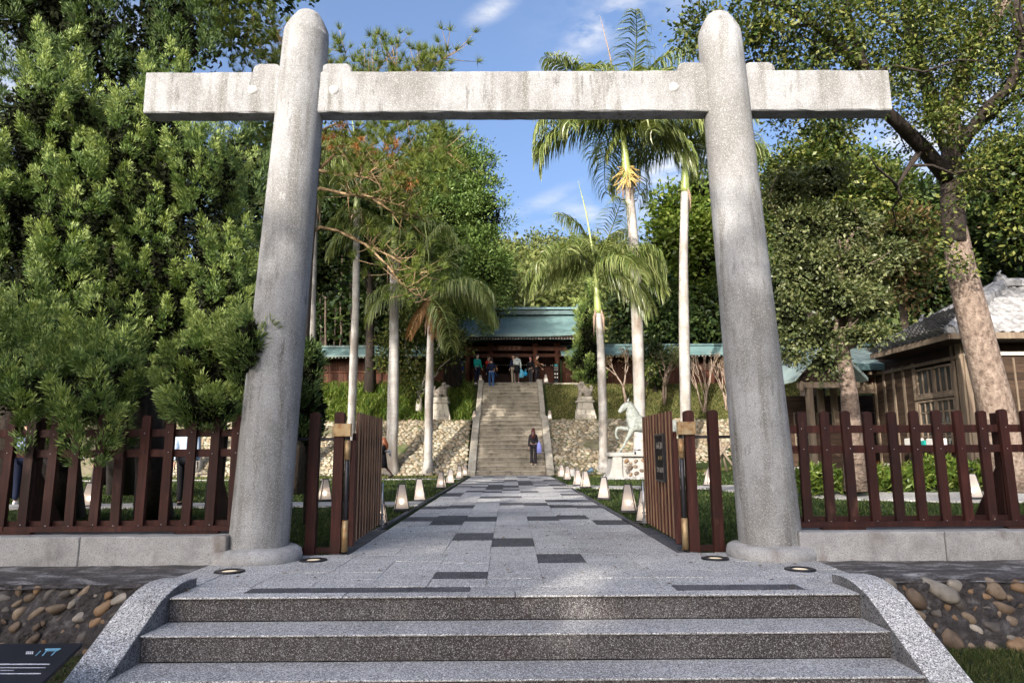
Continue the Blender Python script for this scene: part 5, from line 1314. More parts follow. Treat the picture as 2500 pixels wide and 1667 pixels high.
def leafy_crown(name, blobs, n_cl, per, cr, L, W, mat_, root, seed, lo=.5, front=.62, droop=.15, flat=.65, fold=.06, gaps=None):
    r = np.random.default_rng(seed)
    P, N, _ = crown_points(blobs, n_cl, r, lo, front)
    n = n_cl * per
    off = r.normal(size=(n, 3)) * cr * np.array([1, 1, flat]) * r.uniform(.5, 1.15, (n_cl, 1, 1)).repeat(per, 1).reshape(n, 1)
    Pn = P.repeat(per, 0); Nn = N.repeat(per, 0)
    C = Pn + off
    D = unit(unit(off) * .8 + rnd_dirs(n, r) * .8 + Nn * .3 + np.array([0, 0, -droop]))
    Q = unit(rnd_dirs(n, r) * .75 + np.array([0, 0, .75]) + Nn * .45)
    s = r.uniform(.6, 1.25, n)
    if gaps:
        ok = np.ones(n, bool); sd = np.array(TO_SUN)
        for g_, rad in gaps: v = C - np.array(g_); ok &= np.linalg.norm(v - (v @ sd)[:, None] * sd, axis=1) > rad * r.uniform(.7, 1.25, n)
        C, D, Q, s = C[ok], D[ok], Q[ok], s[ok]
    V, F = leafquads(C, D, Q, L * s, W * s, fold)
    off0 = np.array(root.location) if root is not None else 0
    o = inst(name, npmesh(name, V - off0, F, mat_), root); return o, P
def branch(m, a, b, r0, r1, sag=0.0, n=5, wob=.05, rs=random, sides=7):
    a, b = Vector(a), Vector(b); pts, rr = [], []; L = (b - a).length
    for i in range(n + 1):
        t = i / n; p = a.lerp(b, t) + Vector((0, 0, -sag * math.sin(math.pi * t) * L))
        if 0 < i < n: p += Vector((rs.uniform(-1, 1), rs.uniform(-1, 1), rs.uniform(-1, 1))) * wob * L
        pts.append(p); rr.append(r0 + (r1 - r0) * t)
    m.tube(pts, rr, sides); return pts
def tree(name, label, cat, trunk, r0, r1, blobs, n_cl, per, cr, L, W, mat_, bark, seed, limbs=8, group=None, twigs=0, core=0, **kw):
    rs = random.Random(seed); base = Vector(trunk[0])
    t = thing(name, label, cat, base, 0, group)
    m = MB(); n = len(trunk); rr = [r0 + (r1 - r0) * i / (n - 1) for i in range(n)]; rr[0] *= 1.25
    m.tube(trunk, rr, 12); m.build('trunk', bark, t)
    o, P = leafy_crown('crown', blobs, n_cl, per, cr, L, W, mat_, t, seed, **kw)
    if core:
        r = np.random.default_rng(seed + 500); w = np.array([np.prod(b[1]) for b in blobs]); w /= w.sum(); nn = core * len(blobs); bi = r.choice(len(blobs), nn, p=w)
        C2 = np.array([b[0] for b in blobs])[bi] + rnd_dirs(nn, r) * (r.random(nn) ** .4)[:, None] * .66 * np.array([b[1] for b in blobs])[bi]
        Vc, Fc = leafquads(C2, rnd_dirs(nn, r), rnd_dirs(nn, r), L * 1.5, W * 1.3); inst('inner_shade_leaves', npmesh('inner_shade_leaves', Vc - np.array(base), Fc, INNER), t)
    tp = [Vector(q) for q in trunk]
    for i in range(limbs):
        q = Vector(P[rs.randrange(len(P))].tolist()); k = rs.randrange(max(1, n // 2), n); a = tp[k]
        m = MB(); pts = branch(m, a, q, r1 * rs.uniform(.5, .8), r1 * .10, sag=rs.uniform(-.12, .05), wob=.05, rs=rs)
        for _ in range(twigs):
            b = pts[rs.randrange(2, len(pts))]; e = b + Vector((rs.uniform(-1, 1), rs.uniform(-1, 1), rs.uniform(-.3, 1))).normalized() * rs.uniform(.5, 1.3) * (q - a).length * .35; branch(m, b, e, r1 * .16, r1 * .04, wob=.07, n=3, rs=rs, sides=5)
        m.build('limb', bark, t)
    return t
GL = lambda x, y: float(terrain(x, y))

# ------------------------------------------------------------------ junipers on the left
def juniper(label, trunk, r0, r1, blobs, n_pl, pl, pr, mat_, seed, tufts=30, per=15, leaf=.055, core=1500, lean=.45, group=None, name='juniper_tree', front=.7, sep=None, tip=None, flames=None, zmin=1.25):
    r = np.random.default_rng(seed); base = Vector(trunk[0])
    t = thing(name, label, 'tree', base, 0, group)
    m = MB(); m.tube(trunk, [r0 * 1.5] + [r0 + (r1 - r0) * i / (len(trunk) - 2) for i in range(len(trunk) - 1)], 12); m.build('trunk', BARKDARK, t)
    core_blobs = blobs
    if flames:
        nf, fsep, frx, frz = flames
        P0, N0, _ = crown_points(blobs, nf * 40, r, .97, .75); keep0 = []
        ins = np.zeros(len(P0), bool)
        for c_, r_ in blobs: ins |= (((P0 - c_) / r_) ** 2).sum(1) < .62
        P0 = P0[~ins]
        for i in range(len(P0)):
            if len(keep0) >= nf: break
            dv = (P0[keep0] - P0[i]) * np.array([1, 1, .5]) if keep0 else np.ones((1, 3)) * 9
            if (dv * dv).sum(1).min() > fsep * fsep: keep0.append(i)
        blobs = [(np.array([P0[i][0], P0[i][1], max(P0[i][2], zmin + frz * .8)]) - N0[~ins][i] * frx * .55, np.array([frx, frx, frz]) * r.uniform(.75, 1.2)) for i in keep0]
    P, N, _ = crown_points(blobs, n_pl * 9, r, .93, front)
    N[:, 2] = np.maximum(N[:, 2], -.2); P, N = P[P[:, 2] > zmin], N[P[:, 2] > zmin]
    inside = np.zeros(len(P), bool)
    for c_, r_ in blobs: inside |= (((P - c_) / r_) ** 2).sum(1) < .72
    P, N = P[~inside], N[~inside]; keep_ = []
    gap = sep if sep else (pr[0] + pr[1]) * .86
    for i in range(len(P)):
        if len(keep_) >= n_pl: break
        q = P[keep_] if keep_ else np.zeros((0, 3)); dv = (q - P[i]) * np.array([1, 1, .42])
        if len(q) == 0 or (dv * dv).sum(1).min() > gap * gap: keep_.append(i)
    P, N = P[keep_], N[keep_]; n_pl = len(P)
    A = unit(N * lean + np.array([0, 0, 1.0]) + r.normal(size=(n_pl, 3)) * .14)            # axes of the flame shaped sprays
    Lp = r.uniform(*pl, n_pl); Rp = r.uniform(*pr, n_pl)
    nt = n_pl * tufts
    tt = np.clip(r.beta(1.25, 1.5, nt), .02, .99); ax = A.repeat(tufts, 0); LL = Lp.repeat(tufts); RR = Rp.repeat(tufts)
    e1 = unit(np.cross(ax, r.normal(size=(nt, 3))))
    prof = 1.75 * np.sqrt(tt + .05) * (1 - tt) ** .85
    TC = P.repeat(tufts, 0) + ax * ((tt - .35) * LL)[:, None] + e1 * (RR * prof * r.uniform(.72, 1.05, nt))[:, None]
    TD = unit(ax * .95 + e1 * .55 + r.normal(size=(nt, 3)) * .16)                          # each tuft points out and up
    n = nt * per
    fan = r.normal(size=(n, 3))
    D = unit(TD.repeat(per, 0) + fan * .27); Nn = unit(e1.repeat(per, 0) + TD.repeat(per, 0) * .25 + r.normal(size=(n, 3)) * .30)
    C = TC.repeat(per, 0) + fan * leaf * .62 - TD.repeat(per, 0) * leaf * .5
    s = r.uniform(.65, 1.3, n)
    V, F = leafquads(C, D, Nn, leaf * 1.65 * s, leaf * .40 * s, .05)
    parts = [(V, F)]; tipm = (tt.repeat(per) + r.normal(size=n) * .16) > .58
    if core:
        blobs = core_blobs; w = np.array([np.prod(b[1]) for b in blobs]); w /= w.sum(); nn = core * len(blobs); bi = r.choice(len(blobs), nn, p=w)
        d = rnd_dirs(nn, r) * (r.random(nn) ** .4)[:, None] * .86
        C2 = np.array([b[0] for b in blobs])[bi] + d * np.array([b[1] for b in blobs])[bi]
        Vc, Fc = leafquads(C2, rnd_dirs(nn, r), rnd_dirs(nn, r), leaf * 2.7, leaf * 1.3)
        inst('inner_shade_leaves', npmesh('inner_shade_leaves', Vc - np.array(base), Fc, INNER), t)
    me = npmesh('crown', V - np.array(base), F, mat_)
    if tip: me.materials.append(tip); me.polygons.foreach_set('material_index', tipm.astype(np.int32))
    inst('crown', me, t)
    rs = random.Random(seed)
    for i in range(6):
        q = Vector(P[rs.randrange(len(P))].tolist()); a = Vector(trunk[rs.randrange(1, len(trunk))]); m = MB(); branch(m, a, a.lerp(q, .55), r1 * .6, r1 * .15, rs=rs, wob=.06); m.build('limb', BARKDARK, t)
    return t
YA = 9.7
juniper('big sunlit juniper behind the fence, next to the left pillar', [gz(375, 1262), da(348, 1080, YA), da(335, 900, YA), da(345, 700, YA), da(380, 450, YA), da(390, 330, YA)], .20, .05,
        [dblob(455, 420, YA, 100, 105), dblob(325, 330, YA, 85, 120), dblob(300, 480, YA, 150, 140), dblob(480, 590, YA, 85, 130), dblob(340, 690, YA, 130, 140), dblob(505, 690, YA - .3, 65, 110), dblob(380, 280, YA, 40, 40)],
        330, (.40, .75), (.10, .15), JUNI, 41, flames=(34, .80, .34, .85), tufts=38, per=18, leaf=.030, core=2800, tip=JUNITIP)
juniper('rounded low juniper bush against the left pillar', [gz(520, 1240), da(505, 1000, 8.6), da(500, 880, 8.4)], .10, .04,
        [dblob(495, 850, 7.9, 95, 80), dblob(480, 930, 7.7, 75, 40), dblob(560, 800, 7.4, 42, 60), dblob(578, 790, 6.6, 26, 62), dblob(440, 900, 8.0, 62, 62), dblob(470, 935, 6.7, 72, 26)], 220, (.30, .55), (.09, .14), JUNI, 42, tufts=40, per=16, leaf=.032, lean=.9, core=3600, name='juniper_bush', tip=JUNITIP)
juniper('tall juniper at the far left edge with drooping lower boughs', [gz(150, 1258), da(140, 1080, 9.5), da(130, 850, 9.3), da(120, 560, 9.3), da(110, 300, 9.3)], .24, .06,
        [dblob(120, 300, 9.4, 115, 150), dblob(30, 470, 9.2, 110, 170), dblob(150, 560, 9.0, 90, 130), dblob(60, 720, 8.8, 110, 150), dblob(190, 790, 8.6, 95, 130), dblob(90, 900, 8.1, 115, 70), dblob(200, 925, 6.5, 62, 50), dblob(100, 905, 6.7, 90, 42), dblob(-60, 560, 9.2, 90, 160), dblob(250, 880, 8.0, 60, 70), dblob(20, 860, 7.2, 60, 60)],
        340, (.40, .75), (.10, .15), JUNI, 43, flames=(36, .80, .34, .85), zmin=.98, tufts=38, per=18, leaf=.030, core=2400, tip=JUNITIP)
juniper('tall dark juniper rising above the left end of the crossbeam', [gz(300, 1205), da(280, 900, 13.2), da(270, 500, 13.2), da(250, 100, 13.2)], .25, .06,
        [dblob(220, 130, 13.0, 200, 120), dblob(385, 90, 13.0, 85, 120), dblob(90, -20, 13.0, 150, 160), dblob(330, -120, 13.2, 170, 130), dblob(480, 150, 13.0, 36, 40), dblob(250, 330, 13.2, 260, 120), dblob(120, -250, 13.2, 160, 120), dblob(540, 430, 13.2, 60, 130), dblob(560, 640, 13.0, 45, 120)],
        215, (.6, 1.2), (.16, .25), JUNIDARK, 44, flames=(36, 1.25, .5, 1.2), tufts=38, per=15, leaf=.052, core=2600)
juniper('narrow dark juniper just right of the left pillar', [gz(757, 1275), da(712, 1040, 9.1), da(712, 850, 9.1)], .07, .03,
        [dblob(716, 960, 9.0, 22, 62), dblob(712, 860, 9.0, 14, 60), dblob(700, 930, 9.0, 28, 90)], 50, (.25, .5), (.08, .12), JUNIDARK, 45, tufts=30, per=12, leaf=.045)

# ------------------------------------------------------------------ pine with bare limbs
def tufts_mesh(P, D, n_needles, L, r, w=.012, spread=.75):
    n = len(P) * n_needles
    d = unit(D.repeat(n_needles, 0) + r.normal(size=(n, 3)) * spread); b = P.repeat(n_needles, 0) + d * .02
    s = unit(np.cross(d, r.normal(size=(n, 3)))); ln = (L * r.uniform(.7, 1.15, n))[:, None]
    V = np.stack([b - s * w / 2, b + s * w / 2, b + d * ln], 1).reshape(-1, 3)
    return V, np.arange(len(V)).reshape(-1, 3)
YP = 17.5
px0 = da(672, 1000, YP).x
pine = thing('pine_tree', 'old pine with bare orange limbs, half hidden by the left pillar', 'tree', (px0, YP, 0))
m = MB(); ptr = [(px0, YP, 0), (px0 + .05, YP, 3), (px0 + .1, YP, 6), (px0 + .25, YP, 9), (px0 + .3, YP, 12)]; m.tube(ptr, [.34, .27, .23, .18, .08], 12); m.build('trunk', BARK, pine)
limbs = [[(675, 560), (735, 522), (775, 530), (840, 562), (900, 590), (960, 628)], [(675, 470), (735, 433), (790, 445), (850, 452), (930, 475)], [(675, 420), (735, 393), (800, 402), (870, 412), (960, 408)],
         [(675, 440), (745, 378), (800, 325), (835, 292)], [(775, 352), (840, 370), (900, 372)], [(800, 402), (850, 395), (905, 360)], [(850, 452), (905, 490), (960, 500)], [(840, 562), (890, 610), (930, 660), (975, 690)], [(690, 320), (760, 290), (850, 250), (930, 210)],
         [(690, 280), (780, 230), (860, 165), (900, 120)], [(690, 250), (760, 190), (800, 110)], [(860, 200), (960, 170), (1045, 120)], [(680, 220), (620, 150), (570, 60)], [(690, 180), (660, 120), (620, 40)], [(780, 230), (900, 190), (1000, 160)], [(900, 372), (960, 345), (1030, 350)]]
rs = random.Random(77); rp_ = np.random.default_rng(77); TP, TDr = [], []; tw = MB()
for k, l in enumerate(limbs):
    dz = rs.uniform(-.5, .5); pts = [da(x, y, YP + dz * min(i, 2) / 2) for i, (x, y) in enumerate(l)]
    r0 = .066 if k < 4 else .04
    MB().tube(pts, [r0 * (1 - .8 * i / (len(pts) - 1)) for i in range(len(pts))], 8).build('limb', PINEBARK, pine)
    for _ in range(26):
        i = rs.randrange(max(0, len(pts) - 3), len(pts) - 1); b = pts[i].lerp(pts[i + 1], rs.random()); e = b + Vector((rs.uniform(-.6, 1), rs.uniform(-.9, .6), rs.uniform(-.3, .8))).normalized() * rs.uniform(.3, 1.0); tw.tube([b, b.lerp(e, .5) + Vector((0, 0, -.03)), e], [.016, .011, .006], 4); TP.append(e); TDr.append((e - b).normalized() + Vector((0, 0, .7)))
tw.build('twigs', PINEBARK, pine)
blobs = [dblob(560, 90, YP, 105, 105), dblob(690, 190, YP, 120, 80), dblob(620, 260, YP + .5, 60, 110), dblob(830, 190, YP, 85, 62), dblob(950, 175, YP, 95, 50), dblob(790, 110, YP, 30, 30), dblob(870, 100, YP, 35, 30), dblob(1000, 140, YP, 55, 32), dblob(940, 300, YP, 110, 58), dblob(990, 400, YP, 90, 62), dblob(880, 310, YP, 80, 40), dblob(940, 480, YP, 50, 40),
         dblob(960, 640, YP, 34, 22), dblob(1010, 330, YP, 55, 50)]
P, N, _ = crown_points(blobs, 780, rp_, .25, .5)
P = np.concatenate([P, np.array([tuple(p) for p in TP])]); D = np.concatenate([unit(N * .5 + np.array([0, 0, 1.0]) + rp_.normal(size=N.shape) * .3), unit(np.array([tuple(d) for d in TDr]))])
V, F = tufts_mesh(P, D, 40, .26, rp_, .016, .55)
inst('crown', npmesh('crown', V - np.array(pine.location), F, PINEM), pine)
P, N, _ = crown_points([dblob(790, 312, YP - .3, 42, 26), dblob(835, 335, YP - .3, 30, 20), dblob(765, 330, YP - .3, 22, 22), dblob(905, 360, YP - .3, 45, 30), dblob(930, 415, YP - .3, 30, 20)], 46, rp_, .1, .5)
V, F = tufts_mesh(P, unit(N + np.array([0, 0, -.5])), 22, .24, rp_, .016, .6); inst('withered_needles', npmesh('withered_needles', V - np.array(pine.location), F, PINEDEAD), pine)

# ------------------------------------------------------------------ royal palms
def frond_mesh(seed, L=3.6, up=.9, bend=1.9, nl=70, ll=1.15, w=.046, hang=1.15):
    """feather leaf along +x: rachis curving down, leaflets hanging on both sides"""
    r = np.random.default_rng(seed); pts = []; p = np.zeros(3); a = up
    ns = 16
    for i in range(ns + 1):
        pts.append(p.copy()); t = i / ns; p = p + np.array([math.cos(a), 0, math.sin(a)]) * L / ns; a -= bend / ns * (0.45 + 1.2 * t)
    pts = np.array(pts); m = MB(); m.tube([tuple(q) for q in pts], [.035 * (1 - .85 * i / ns) + .004 for i in range(ns + 1)], 5)
    V = [np.array(m.v)]; F4 = [f for f in m.f if len(f) == 4]
    q4 = np.array(F4)
    lv, lf = [], []; o = len(m.v)
    for i in range(nl):
        if r.random() < .07: continue
        t = .10 + .90 * (i + .5) / nl; f = t * ns; j = min(int(f), ns - 1); b = pts[j] + (pts[j + 1] - pts[j]) * (f - j); tg = unit(pts[j + 1] - pts[j])
        for s in (-1, 1):
            ln = ll * (math.sin(math.pi * min(1, t * .9 + .1)) ** .6 * .8 + .3) * r.uniform(.85, 1.1)
            d0 = unit(tg * .55 + np.array([0, s * r.uniform(.6, 1.15), r.uniform(-.2, .35)])); side = unit(np.cross(d0, np.array([0, 0, 1.]) + r.normal(size=3) * .4))
            d1 = unit(d0 + np.array([0, 0, -hang * r.uniform(.6, 1.2)])); d2 = unit(d1 + np.array([0, 0, -hang * r.uniform(.9, 1.5)]))
            q0 = b; q1 = q0 + d0 * ln * .3; q2 = q1 + d1 * ln * .35; q3 = q2 + d2 * ln * .38
            for q, ww in ((q0, w * .5), (q1, w), (q2, w * .8)): lv += [q - side * ww / 2, q + side * ww / 2]
            lv += [q3, q3 + side * .004]
            for c in range(3): a_ = o + c * 2; lf.append((a_, a_ + 1, a_ + 3, a_ + 2))
            o += 8
    return np.concatenate([V[0], np.array(lv)]), np.concatenate([q4, np.array(lf)])
FR_MESH = {}
def frond(kind, seed, mat_):
    k = (kind, seed, mat_.name)
    if k not in FR_MESH:
        kw = {'dead': dict(up=-.95, bend=.55, L=2.2, ll=.7, hang=1.8), 'up': dict(up=1.36, bend=1.25, L=3.7), 'mid': dict(up=.75, bend=2.2, L=3.7), 'low': dict(up=.25, bend=1.9, L=3.8), 'hang': dict(up=-.35, bend=1.3, L=3.3, hang=1.6), 'small': dict(up=.6, bend=1.9, L=2.4, ll=.6)}[kind]
        V, F = frond_mesh(seed, **kw); FR_MESH[k] = npmesh('frond', V, F, mat_, False)
    return FR_MESH[k]
def palm(label, path_, r0, r1, crown_px, Y, fronds, shaft=True, spear=True, scale=1.0, flower=False, seed=0, dry=0, shaft_len=1.6):
    rs = random.Random(seed); pts = [da(x, y, Y) for x, y in path_]; b = Vector((pts[0].x, Y, GL(pts[0].x, Y) - .05)); pts[0] = b
    t = thing('royal_palm', label, 'palm tree', b, 0, 'royal palms')
    # trunk with slight swelling
    pp = []; rr = []
    for i in range(25):
        u = i / 24 * (len(pts) - 1); j = min(int(u), len(pts) - 2); pp.append(pts[j].lerp(pts[j + 1], u - j)); v = i / 24
        rr.append(r0 + (r1 - r0) * v + r0 * .09 * math.exp(-((v - .45) / .2) ** 2)); 
    rr[0] *= 1.75; rr[1] *= 1.25; rr[2] *= 1.06
    m = MB(); m.tube(pp, rr, 14); m.build('trunk', PALMBARK, t)
    top_ = pp[-1]; d = (pp[-1] - pp[-4]).normalized()
    cr = top_ + d * shaft_len if shaft else top_
    if shaft:
        m = MB(); m.tube([top_ - d * .05, top_ + d * .15, top_ + d * shaft_len * .5, cr + d * .2], [r1 * 1.02, r1 * 1.18, r1 * .86, r1 * .42], 12); m.build('crownshaft', SHAFT, t)
    for i in range(rs.randint(3, 4)):
        a = rs.uniform(0, 6.28); o_ = Vector((math.cos(a), math.sin(a), 0)); m = MB(); q = top_ + o_ * r1 * .9
        m.tube([q + Vector((0, 0, .1)), q + o_ * .10 - Vector((0, 0, .25)), q + o_ * .13 - Vector((0, 0, .8 + rs.random() * .5))], [.05, .07, .012], 6); m.build('dry_sheath', SHEATH, t)
    for i, (kind, az, mt) in enumerate(fronds):
        inst('frond', frond(kind, rs.randrange(5), mt), t, cr - t.location + d * rs.uniform(-.1, .25), (rs.uniform(-.45, .45), rs.uniform(-.14, .14), R_(az) + rs.uniform(-.2, .2)), (scale,) * 3)
    if spear:
        m = MB(); m.tube([cr, cr + d * 1.2 + Vector((rs.uniform(-.1, .05), 0, 0)), cr + d * 2.6 * scale + Vector((-.22, 0, 0)), cr + d * 4.1 * scale + Vector((-.5, 0, 0))], [.07, .055, .035, .006], 7); m.build('spear_leaf', SHAFT if spear == 1 else SHEATH, t)
    if flower:
        m = MB(); 
        for i in range(90):
            a = rs.uniform(0, 6.28); o_ = Vector((math.cos(a), math.sin(a), rs.uniform(-.3, .2))); q = top_ + d * rs.uniform(-.1, .7); e = q + o_ * rs.uniform(.35, .75) + Vector((0, 0, -rs.uniform(.1, .7))); m.tube([q, q.lerp(e, .5) + Vector((0, 0, .1)), e], [.03, .026, .016], 4)
        m.build('flower_stalk', FLOWER, t)
    return t
G, DR = FROND, FRONDDRY
ring = lambda kinds, a0=0: [(kinds[i % len(kinds)], a0 + i * 360 / len(kinds), G) for i in range(len(kinds))]
palm('royal palm with yellow flower stalks, tallest right of the stairs', [(1472, 1088), (1468, 900), (1464, 750), (1456, 560), (1448, 470), (1442, 415)], .27, .20, None, 31.0,
     [('up', 20, G), ('up', 140, G), ('up', 260, G), ('up', 350, G), ('up', 190, G), ('up', 85, G), ('up', 220, G), ('mid', 175, G), ('mid', 200, G), ('mid', 0, G), ('mid', 60, G), ('mid', 110, G), ('mid', 300, G), ('mid', 240, G), ('low', 185, G), ('low', 165, G), ('low', 215, G), ('low', 20, G), ('low', 330, G), ('low', 275, G), ('low', 90, G), ('hang', 350, G), ('hang', 40, G)], scale=1.42, flower=True, seed=1, spear=2, shaft_len=2.9)
palm('royal palm with bright green crownshaft beside the right pillar', [(1577, 1086), (1574, 900), (1571, 740), (1570, 600), (1573, 440)], .25, .19, None, 31.2,
     [('up', 80, G), ('up', 200, G), ('up', 320, G), ('mid', 10, G), ('mid', 70, G), ('mid', 120, G), ('mid', 180, G), ('mid', 240, G), ('mid', 300, G), ('low', 330, G), ('low', 30, G), ('low', 150, G)], seed=2, shaft_len=2.2, scale=1.3)
palm('shorter royal palm in front of the gate roof, right of the stairs', [(1386, 1086), (1385, 950), (1380, 800), (1374, 718)], .20, .155, None, 30.8,
     [('up', 30, G), ('up', 150, G), ('up', 270, G), ('mid', 180, G), ('mid', 205, G), ('mid', 0, G), ('mid', 325, G), ('mid', 60, G), ('mid', 120, G), ('mid', 250, G), ('low', 190, G), ('low', 170, G), ('low', 350, G), ('low', 15, G), ('low', 290, G), ('hang', 330, G), ('hang', 10, G)], seed=3, shaft_len=2.0, scale=1.08)
palm('royal palm with a dry hanging frond, nearest left of the stairs', [(983, 1086), (985, 950), (988, 820), (990, 730)], .19, .15, None, 30.8,
     [('up', 60, G), ('up', 300, G), ('mid', 0, G), ('mid', 30, G), ('mid', 330, G), ('mid', 180, G), ('mid', 120, G), ('low', 350, G), ('low', 15, G), ('dead', 275, DR), ('dead', 235, DR), ('dead', 300, DR), ('hang', 310, G), ('low', 200, G)], seed=4, shaft_len=.9, scale=1.0)
palm('pale trunked royal palm, second left of the stairs', [(899, 1087), (902, 950), (905, 800), (905, 590)], .26, .19, None, 30.8,
     [('up', 60, G), ('mid', 0, G), ('mid', 180, G), ('low', 170, G), ('low', 280, G)], seed=5, shaft_len=1.0, scale=1.0)
palm('thin grey royal palm above the left gate leaf', [(803, 1088), (810, 900), (817, 700), (820, 480)], .19, .15, None, 31.5,
     [('up', 60, G), ('mid', 180, G), ('mid', 280, G), ('mid', 0, G), ('low', 200, G), ('low', 330, G), ('low', 260, G)], seed=6, shaft_len=1.4, scale=1.05)
palm('royal palm trunk close to the right side of the left pillar', [(704, 1086), (712, 900), (714, 700), (722, 460)], .27, .19, None, 31.0,
     [('up', 60, G), ('mid', 0, G), ('mid', 60, G), ('mid', 180, G), ('mid', 280, G), ('mid', 320, G), ('low', 330, G), ('low', 20, G), ('hang', 300, G)], seed=7, shaft_len=1.4, scale=1.1)
palm('royal palm trunk seen between the pickets left of the left pillar', [(448, 1086), (450, 900), (455, 700), (460, 540)], .25, .20, None, 31.0, ring(['mid', 'up', 'low', 'mid', 'mid', 'low', 'up']), seed=8)
palm('royal palm trunk seen between the pickets at the far left', [(124, 1086), (128, 900), (130, 700), (134, 540)], .25, .20, None, 31.0, ring(['mid', 'up', 'low', 'mid', 'mid', 'low', 'up']), seed=9)

# ------------------------------------------------------------------ trees around the shrine gate
def vt(x, y0, Y, y1, zb=None, lean=0):
    a = da(x, y0, Y); z = GL(a.x, Y) if zb is None else zb; b = da(x + lean, y1, Y); return [(a.x, Y, z), (a.x * .7 + b.x * .3, Y, z * .7 + b.z * .3), (a.x * .35 + b.x * .65, Y, z * .35 + b.z * .65), tuple(b)]
tree('dense_tree', 'tall dense dark tree overhanging the left end of the gate roof', 'tree', vt(1040, 900, 37.6, 420), .45, .16,
     [dblob(1075, 400, 37.5, 62, 75), dblob(1020, 370, 38, 60, 70), dblob(1105, 500, 37.3, 66, 105), dblob(1030, 520, 38, 90, 140), dblob(1110, 610, 37.2, 58, 90), dblob(1050, 680, 37.2, 70, 75), dblob(1128, 720, 36.8, 34, 50), dblob(980, 640, 38, 70, 90), dblob(1000, 420, 38.5, 70, 110), dblob(1150, 640, 37.0, 24, 60)],
     620, 90, .36, .20, .085, JUNI, BARKDARK, 51, limbs=10, lo=.72, front=.75, droop=-.4, core=1800)
tree('garden_tree', 'small white trunked tree beside the left guardian lion', 'tree', [tuple(da(962, 944, 35.6)), tuple(da(963, 915, 35.6)), tuple(da(968, 890, 35.6))], .16, .11,
     [dblob(935, 760, 35.6, 52, 48), dblob(995, 745, 35.6, 52, 45), dblob(1040, 790, 35.8, 36, 36), dblob(895, 815, 35.6, 34, 40), dblob(965, 830, 35.6, 60, 40), dblob(945, 885, 35.4, 24, 26)], 230, 42, .26, .20, .11, BROADM, WHITEBARK, 52, limbs=9, lo=.5)
g_t = [('light_tree', 'light green broadleaf tree between the tall palms, above the roofed wall', BROADLIT, [dblob(1560, 560, 45, 60, 100), dblob(1605, 450, 45, 55, 60), dblob(1620, 600, 45, 70, 130), dblob(1540, 480, 45, 34, 40), dblob(1580, 690, 45, 70, 60), dblob(1690, 540, 46, 70, 140), dblob(1520, 560, 45.5, 30, 60)], vt(1600, 830, 45.5, 480, Z2), 380, 46, .62, .40, .22, 53),
       ('dark_conifer', 'dark dense conifer right of the gate roof behind the palms', BROADDARK, [dblob(1510, 720, 42.5, 45, 90), dblob(1440, 720, 42.8, 40, 70), dblob(1560, 760, 42.5, 60, 70), dblob(1640, 740, 42.5, 60, 90), dblob(1700, 690, 43, 60, 110)], vt(1520, 850, 42.5, 680, Z2), 240, 46, .5, .34, .17, 54)]
for nm, lab, mt, bl, tr, nc, per, cr, L_, W_, sd in g_t: tree(nm, lab, 'tree', tr, .35, .14, bl, nc, per, cr, L_, W_, mt, BARKDARK, sd, limbs=6, core=900)
juniper('bright green upright juniper at the right end of the gate roof', vt(1350, 880, 38.2, 720, Z2 - .4), .14, .04, [dblob(1352, 760, 38.2, 24, 70), dblob(1338, 830, 38.0, 24, 42), dblob(1362, 700, 38.3, 16, 40), dblob(1360, 845, 38.0, 22, 38)], 110, (.8, 1.5), (.25, .40), JUNI, 55, tufts=26, per=12, leaf=.11, core=900, tip=JUNITIP)
# woods behind, left: trunks in deep shade and crowns above
for i, (x, Y, top_, rx) in enumerate(((745, 47, 330, 70), (800, 50, 420, 80), (860, 46, 480, 80), (930, 49, 400, 90), (985, 47, 520, 70), (690, 50, 300, 90), (600, 48, 330, 100), (1010, 52, 400, 60))):
    tree('woodland_tree', 'dark woodland tree behind the left roofed wall, ' + ('right of the palm at the left pillar', 'above the thin grey palm', 'left of the second palm crown', 'between the two left palm crowns', 'behind the dry hanging frond', 'hidden mostly by the left pillar', 'showing left of the left pillar', 'left of the gate roof')[i], 'tree', vt(x, 840, Y, top_ + 80, Z2, lean=10), .35, .12, [dblob(x, top_ + 60, Y, rx, 90), dblob(x + 20, top_ + 190, Y, rx * 1.1, 120), dblob(x - 10, 740, Y + 1, rx * 1.05, 70)], 150, 44, .75, .5, .26, BROADDARK, BARKDARK, 60 + i, limbs=3, group='woodland behind the left roofed wall', lo=.4)
rs = random.Random(8)
for i in range(13):
    x = 742 + i * 12 + rs.uniform(-4, 4); Y = 44 + rs.uniform(0, 2); p0, p1 = da(x, 820, Y), da(x + rs.uniform(-6, 10), 560, Y); p0.z = Z2
    t = thing('bamboo_stem', 'slim bare stem in deep shade behind the left roofed wall', 'bamboo', p0, 0, 'bare stems behind the left roofed wall'); m = MB(); branch(m, p0, p1, .085, .05, wob=.006, rs=rs, n=5); m.build('stem', BARK if i % 2 else BARKDARK, t)
tree('dark_tree', 'dark shaded tree mass behind the left palms, in front of the roofed wall', 'tree', vt(850, 900, 37.2, 560), .3, .12, [dblob(790, 520, 37.0, 70, 90), dblob(870, 540, 37.2, 80, 90), dblob(930, 500, 37.4, 60, 90), dblob(740, 600, 37.5, 50, 110), dblob(850, 440, 37.6, 90, 70), dblob(930, 620, 37.4, 50, 50)], 260, 44, .5, .34, .17, BROADDARK, BARKDARK, 189, limbs=5, lo=.4, core=700)
